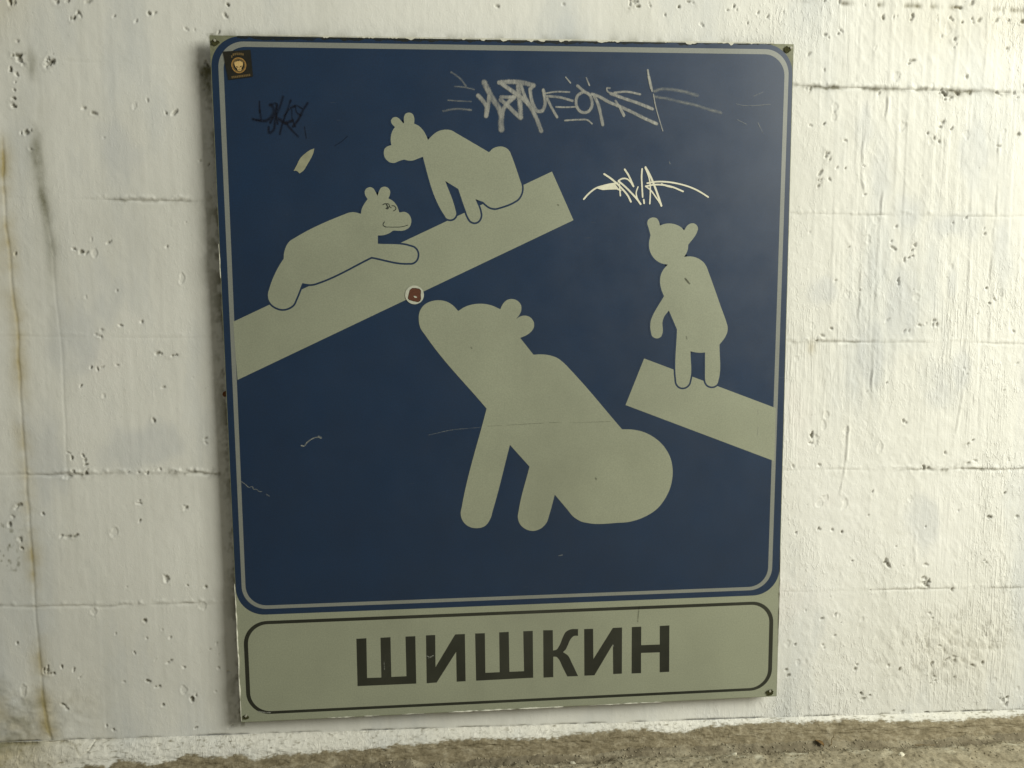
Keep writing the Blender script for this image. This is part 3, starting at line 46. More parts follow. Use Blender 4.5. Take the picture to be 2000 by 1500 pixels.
"ka":[[0.552,0.1502],[0.5698,0.1498],[0.5702,0.1105],[0.5717,0.1107],[0.5733,0.1109],[0.5748,0.1112],[0.5761,0.1117],[0.5772,0.1124],[0.5781,0.1133],[0.579,0.1144],[0.5797,0.1156],[0.5805,0.1168],[0.5812,0.1181],[0.5819,0.1193],[0.5826,0.1205],[0.5833,0.1218],[0.5839,0.1231],[0.5844,0.1245],[0.585,0.1259],[0.5855,0.1272],[0.586,0.1286],[0.5864,0.13],[0.5869,0.1314],[0.5874,0.1328],[0.588,0.1341],[0.5886,0.1355],[0.5892,0.1368],[0.5898,0.138],[0.5904,0.1393],[0.591,0.1405],[0.5917,0.1418],[0.5924,0.143],[0.5931,0.1441],[0.594,0.145],[0.5951,0.146],[0.5963,0.1469],[0.5976,0.1476],[0.599,0.1483],[0.6003,0.1489],[0.6017,0.1495],[0.603,0.1498],[0.6043,0.1501],[0.6057,0.1502],[0.6071,0.1503],[0.6085,0.1503],[0.6099,0.1502],[0.6113,0.1502],[0.6128,0.1501],[0.6142,0.15],[0.6156,0.15],[0.617,0.15],[0.617,0.1369],[0.6156,0.1369],[0.6142,0.137],[0.6127,0.1371],[0.6113,0.1371],[0.61,0.1369],[0.6088,0.1365],[0.6076,0.1359],[0.6066,0.1351],[0.6056,0.1341],[0.6047,0.133],[0.6038,0.1319],[0.603,0.1308],[0.6022,0.1297],[0.6016,0.1285],[0.601,0.1273],[0.6004,0.126],[0.5999,0.1247],[0.5994,0.1234],[0.5989,0.1221],[0.5984,0.1208],[0.5978,0.1196],[0.5972,0.1183],[0.5966,0.117],[0.5961,0.1157],[0.5955,0.1144],[0.5949,0.1132],[0.5942,0.112],[0.5934,0.1109],[0.5923,0.1097],[0.5911,0.1086],[0.5899,0.1076],[0.5888,0.1065],[0.5899,0.1057],[0.5911,0.1049],[0.5923,0.1041],[0.5935,0.1033],[0.5946,0.1025],[0.5957,0.1017],[0.5968,0.1007],[0.5978,0.0998],[0.5987,0.0986],[0.5996,0.0974],[0.6004,0.0961],[0.6011,0.0947],[0.6017,0.0933],[0.6024,0.0918],[0.603,0.0903],[0.6036,0.0889],[0.6042,0.0874],[0.6048,0.0859],[0.6054,0.0845],[0.6061,0.0832],[0.6067,0.0818],[0.6073,0.0805],[0.6079,0.0791],[0.6086,0.0778],[0.6092,0.0764],[0.6098,0.075],[0.6104,0.0737],[0.611,0.0723],[0.6116,0.0709],[0.6122,0.0696],[0.6128,0.0682],[0.6134,0.0668],[0.614,0.0655],[0.6146,0.0641],[0.6152,0.0627],[0.6158,0.0614],[0.6164,0.06],[0.617,0.0586],[0.5967,0.059],[0.5961,0.0604],[0.5954,0.0617],[0.5948,0.0631],[0.5942,0.0645],[0.5935,0.0658],[0.5929,0.0672],[0.5922,0.0685],[0.5916,0.0699],[0.591,0.0712],[0.5903,0.0726],[0.5897,0.074],[0.5891,0.0753],[0.5884,0.0767],[0.5878,0.078],[0.5872,0.0794],[0.5865,0.0808],[0.5859,0.0823],[0.5853,0.0838],[0.5848,0.0853],[0.5842,0.0868],[0.5836,0.0882],[0.5829,0.0896],[0.5822,0.091],[0.5814,0.0924],[0.5805,0.0936],[0.5796,0.0948],[0.5787,0.0959],[0.5777,0.097],[0.5767,0.0978],[0.5753,0.0983],[0.5737,0.0984],[0.5721,0.0985],[0.5705,0.0986],[0.5704,0.0589],[0.5521,0.0588]],
"i2":[[0.6285,0.1493],[0.6452,0.1492],[0.6459,0.0906],[0.6824,0.1492],[0.6998,0.1494],[0.6999,0.0595],[0.6834,0.0595],[0.6826,0.1178],[0.6479,0.0586],[0.6289,0.0589]],
"en":[[0.7182,0.1494],[0.7361,0.1494],[0.7363,0.1134],[0.7716,0.1132],[0.7713,0.1493],[0.7896,0.1496],[0.7902,0.0588],[0.772,0.0587],[0.7716,0.0978],[0.7361,0.0983],[0.7364,0.0588],[0.7184,0.0588]]},"white":[[0.00282,[[0.6275,0.9328],[0.6288,0.9342],[0.63,0.9356],[0.6313,0.9371],[0.6325,0.9385],[0.6338,0.9399],[0.6352,0.9412],[0.6365,0.9425],[0.638,0.9438],[0.6395,0.9451],[0.641,0.9463],[0.6426,0.9475],[0.6442,0.9487],[0.6458,0.9498],[0.6475,0.9508],[0.6492,0.9517],[0.651,0.9525],[0.6527,0.9532],[0.6545,0.9538],[0.6563,0.9543],[0.6582,0.9549],[0.6601,0.9553],[0.6619,0.9558],[0.6638,0.9563],[0.6658,0.9568],[0.6679,0.9573],[0.67,0.9578],[0.672,0.9582],[0.6741,0.9586],[0.6762,0.959],[0.6783,0.9593],[0.6801,0.9595],[0.682,0.9597],[0.6838,0.9599],[0.6856,0.96],[0.6874,0.9602]]],[0.00246,[[0.6611,0.9496],[0.663,0.9497],[0.665,0.9499],[0.667,0.9501],[0.6689,0.9503],[0.6709,0.9504],[0.6729,0.9505],[0.675,0.9506],[0.6771,0.9507],[0.6792,0.9509],[0.6814,0.9509],[0.6834,0.9509],[0.6855,0.9506],[0.6875,0.9501],[0.6895,0.9494],[0.6914,0.9484],[0.6933,0.9475]]],[0.00317,[[0.6637,0.976],[0.6653,0.975],[0.6669,0.974],[0.6684,0.973],[0.67,0.9721],[0.6716,0.9711],[0.6731,0.97],[0.6746,0.969],[0.6763,0.9678],[0.6779,0.9666],[0.6795,0.9653],[0.681,0.9641],[0.6826,0.9628],[0.6841,0.9615],[0.6856,0.9602],[0.687,0.9589],[0.6885,0.9576],[0.6898,0.9563],[0.6912,0.955],[0.6926,0.9537],[0.694,0.9524],[0.6953,0.951],[0.6966,0.9496],[0.698,0.9482],[0.6994,0.9467],[0.7008,0.9452],[0.7021,0.9437],[0.7034,0.9422],[0.7047,0.9406],[0.7058,0.939],[0.7069,0.9373],[0.7078,0.9356],[0.7087,0.9338],[0.7096,0.932],[0.7105,0.9302],[0.7114,0.9284]]],[0.00246,[[0.6907,0.9584],[0.6926,0.9387]]],[0.00264,[[0.6892,0.9646],[0.691,0.9658],[0.6928,0.9669],[0.6947,0.9678],[0.6964,0.9682],[0.6983,0.9685],[0.7002,0.9685],[0.7021,0.9683],[0.7038,0.9678],[0.7058,0.9668],[0.7076,0.9653],[0.7093,0.9638],[0.7106,0.9624],[0.7117,0.961],[0.7127,0.9595],[0.7137,0.958],[0.7147,0.9564],[0.7158,0.9549]]],[0.00317,[[0.7001,0.984],[0.7012,0.9824],[0.7023,0.9809],[0.7034,0.9793],[0.7045,0.9777],[0.7056,0.9761],[0.7066,0.9744],[0.7076,0.9726],[0.7085,0.9709],[0.7094,0.9691],[0.7103,0.9673],[0.7111,0.9655],[0.7119,0.9638],[0.7127,0.962],[0.7135,0.9603],[0.7142,0.9585],[0.715,0.9567],[0.7158,0.9549]]],[0.00317,[[0.6892,0.9637],[0.6908,0.9625],[0.6924,0.9612],[0.694,0.96],[0.6956,0.9588],[0.6971,0.9575],[0.6987,0.9562],[0.7002,0.9549],[0.7017,0.9536],[0.7032,0.9523],[0.7046,0.9509],[0.7061,0.9496],[0.7075,0.9482],[0.7089,0.9468],[0.7103,0.9454],[0.7117,0.944],[0.7131,0.9426],[0.7145,0.9412],[0.7158,0.9398],[0.7171,0.9385],[0.7185,0.9371],[0.7198,0.9357],[0.7211,0.9343],[0.7223,0.9328],[0.7237,0.9311],[0.725,0.9295],[0.7263,0.9277],[0.7275,0.926],[0.7288,0.9243]]],[0.00211,[[0.724,0.9541],[0.7233,0.9521],[0.7225,0.9502],[0.7217,0.9482],[0.7211,0.9463],[0.7208,0.9443],[0.7208,0.9424],[0.721,0.9404],[0.7215,0.9384],[0.722,0.9365],[0.7227,0.9346],[0.7235,0.9329],[0.7244,0.9312],[0.7255,0.9296],[0.7266,0.928],[0.7277,0.9264],[0.7288,0.9248]]],[0.00282,[[0.7311,0.985],[0.7309,0.9829],[0.7308,0.9808],[0.7306,0.9788],[0.7305,0.9767],[0.7303,0.9747],[0.7303,0.9726],[0.7303,0.9706],[0.7303,0.9686],[0.7304,0.9666],[0.7305,0.9645],[0.7307,0.9625],[0.7308,0.9605],[0.7309,0.9585],[0.731,0.9565],[0.7312,0.9545],[0.7313,0.9525],[0.7314,0.9504],[0.7316,0.9484],[0.7317,0.9464],[0.7318,0.9444],[0.732,0.9424],[0.7321,0.9404],[0.7323,0.9384],[0.7324,0.9364]]],[0.00299,[[0.7343,0.9319],[0.7352,0.9257]]],[0.00352,[[0.7371,0.9876],[0.7381,0.986],[0.7391,0.9843],[0.7401,0.9827],[0.7411,0.9811],[0.7421,0.9794],[0.743,0.9778],[0.744,0.9761],[0.7449,0.9744],[0.7458,0.9726],[0.7468,0.9708],[0.7476,0.9689],[0.7485,0.9671],[0.7493,0.9652],[0.7501,0.9634],[0.751,0.9615],[0.7518,0.9596],[0.7525,0.9577],[0.7533,0.9559],[0.7541,0.954],[0.7549,0.9522],[0.7556,0.9503],[0.7564,0.9484],[0.7571,0.9465],[0.7578,0.9447],[0.7585,0.9428],[0.7592,0.9409],[0.7599,0.939],[0.7606,0.9373],[0.7612,0.9355],[0.7619,0.9337],[0.7625,0.9319],[0.7631,0.9302],[0.7637,0.9284],[0.7643,0.9266],[0.7649,0.9248],[0.7656,0.923],[0.7662,0.9212]]],[0.00246,[[0.7366,0.9867],[0.7374,0.985],[0.7383,0.9832],[0.7391,0.9815],[0.7399,0.9797],[0.7407,0.9779],[0.7413,0.9762],[0.742,0.9745],[0.7426,0.9727],[0.7432,0.971],[0.7437,0.9692],[0.7442,0.9674],[0.7446,0.9656],[0.745,0.9638],[0.7453,0.9618],[0.7456,0.9598],[0.7457,0.9578],[0.7458,0.9558],[0.7459,0.9537],[0.746,0.9517],[0.746,0.9497],[0.7461,0.9478],[0.7461,0.9458],[0.7461,0.9439],[0.7461,0.942],[0.746,0.9401],[0.7459,0.9382],[0.7459,0.9363],[0.7458,0.9344],[0.7457,0.9325],[0.7456,0.9306],[0.7455,0.9286],[0.7454,0.9267],[0.7453,0.9248]]],[0.00246,[[0.7377,0.955],[0.7394,0.9537],[0.7411,0.9526],[0.7428,0.9514],[0.7445,0.9501],[0.7461,0.9488],[0.7476,0.9473],[0.749,0.9457],[0.7503,0.9441],[0.7516,0.9424],[0.7528,0.9407],[0.7541,0.9389],[0.7553,0.9372],[0.7565,0.9357],[0.7577,0.9341],[0.7588,0.9326],[0.76,0.931],[0.7611,0.9294],[0.7622,0.9278],[0.7634,0.9262],[0.7645,0.9246],[0.7656,0.923]]],[0.00282,[[0.7405,0.9603],[0.7425,0.9606],[0.7446,0.961],[0.7467,0.9615],[0.7488,0.9619],[0.7509,0.9622],[0.753,0.9625],[0.7551,0.9628],[0.7571,0.9629],[0.7592,0.963],[0.7612,0.9631],[0.7633,0.9631],[0.7653,0.9631],[0.7674,0.9631],[0.7694,0.963],[0.7714,0.9629],[0.7735,0.9628],[0.7755,0.9626],[0.7776,0.9625],[0.7797,0.9622],[0.7817,0.962],[0.7838,0.9617],[0.7858,0.9614],[0.7879,0.9611],[0.7899,0.9607],[0.7919,0.9603],[0.794,0.96],[0.7961,0.9595],[0.7982,0.9591],[0.8002,0.9586],[0.8023,0.9582],[0.8043,0.9576],[0.8064,0.9571],[0.8084,0.9565],[0.8104,0.9559],[0.8123,0.9553],[0.8142,0.9547],[0.8161,0.9541],[0.818,0.9534],[0.8199,0.9527],[0.8217,0.952],[0.8236,0.9512],[0.8254,0.9505],[0.8272,0.9497],[0.8291,0.9488],[0.831,0.9479],[0.8329,0.9469],[0.8347,0.946],[0.8366,0.9449],[0.8385,0.9439],[0.8403,0.9428],[0.8421,0.9417],[0.8439,0.9407],[0.8455,0.9396],[0.8472,0.9385],[0.8489,0.9375],[0.8506,0.9364]]],[0.00282,[[0.7377,0.955],[0.7397,0.9554],[0.7417,0.9558],[0.7436,0.9562],[0.7456,0.9567],[0.7475,0.9571],[0.7495,0.9574],[0.7515,0.9576],[0.7536,0.9578],[0.7557,0.9579],[0.7578,0.958],[0.7599,0.958],[0.762,0.9579],[0.7641,0.9578],[0.7662,0.9577],[0.7683,0.9575],[0.7703,0.9572],[0.7724,0.9569],[0.7745,0.9565],[0.7765,0.9561],[0.7786,0.9557],[0.7806,0.9552],[0.7826,0.9547],[0.7846,0.9541],[0.7865,0.9536],[0.7884,0.9529],[0.7903,0.9523],[0.7921,0.9515],[0.794,0.9508],[0.7958,0.95],[0.7977,0.9492],[0.7995,0.9484],[0.8013,0.9477],[0.8032,0.9469],[0.805,0.9462]]],[0.00211,[[0.7662,0.9594],[0.768,0.9585],[0.7698,0.9576],[0.7717,0.9567],[0.7736,0.9559],[0.7753,0.9553],[0.7772,0.9548],[0.779,0.9544],[0.7809,0.954],[0.7828,0.9537],[0.7846,0.9532]]]],
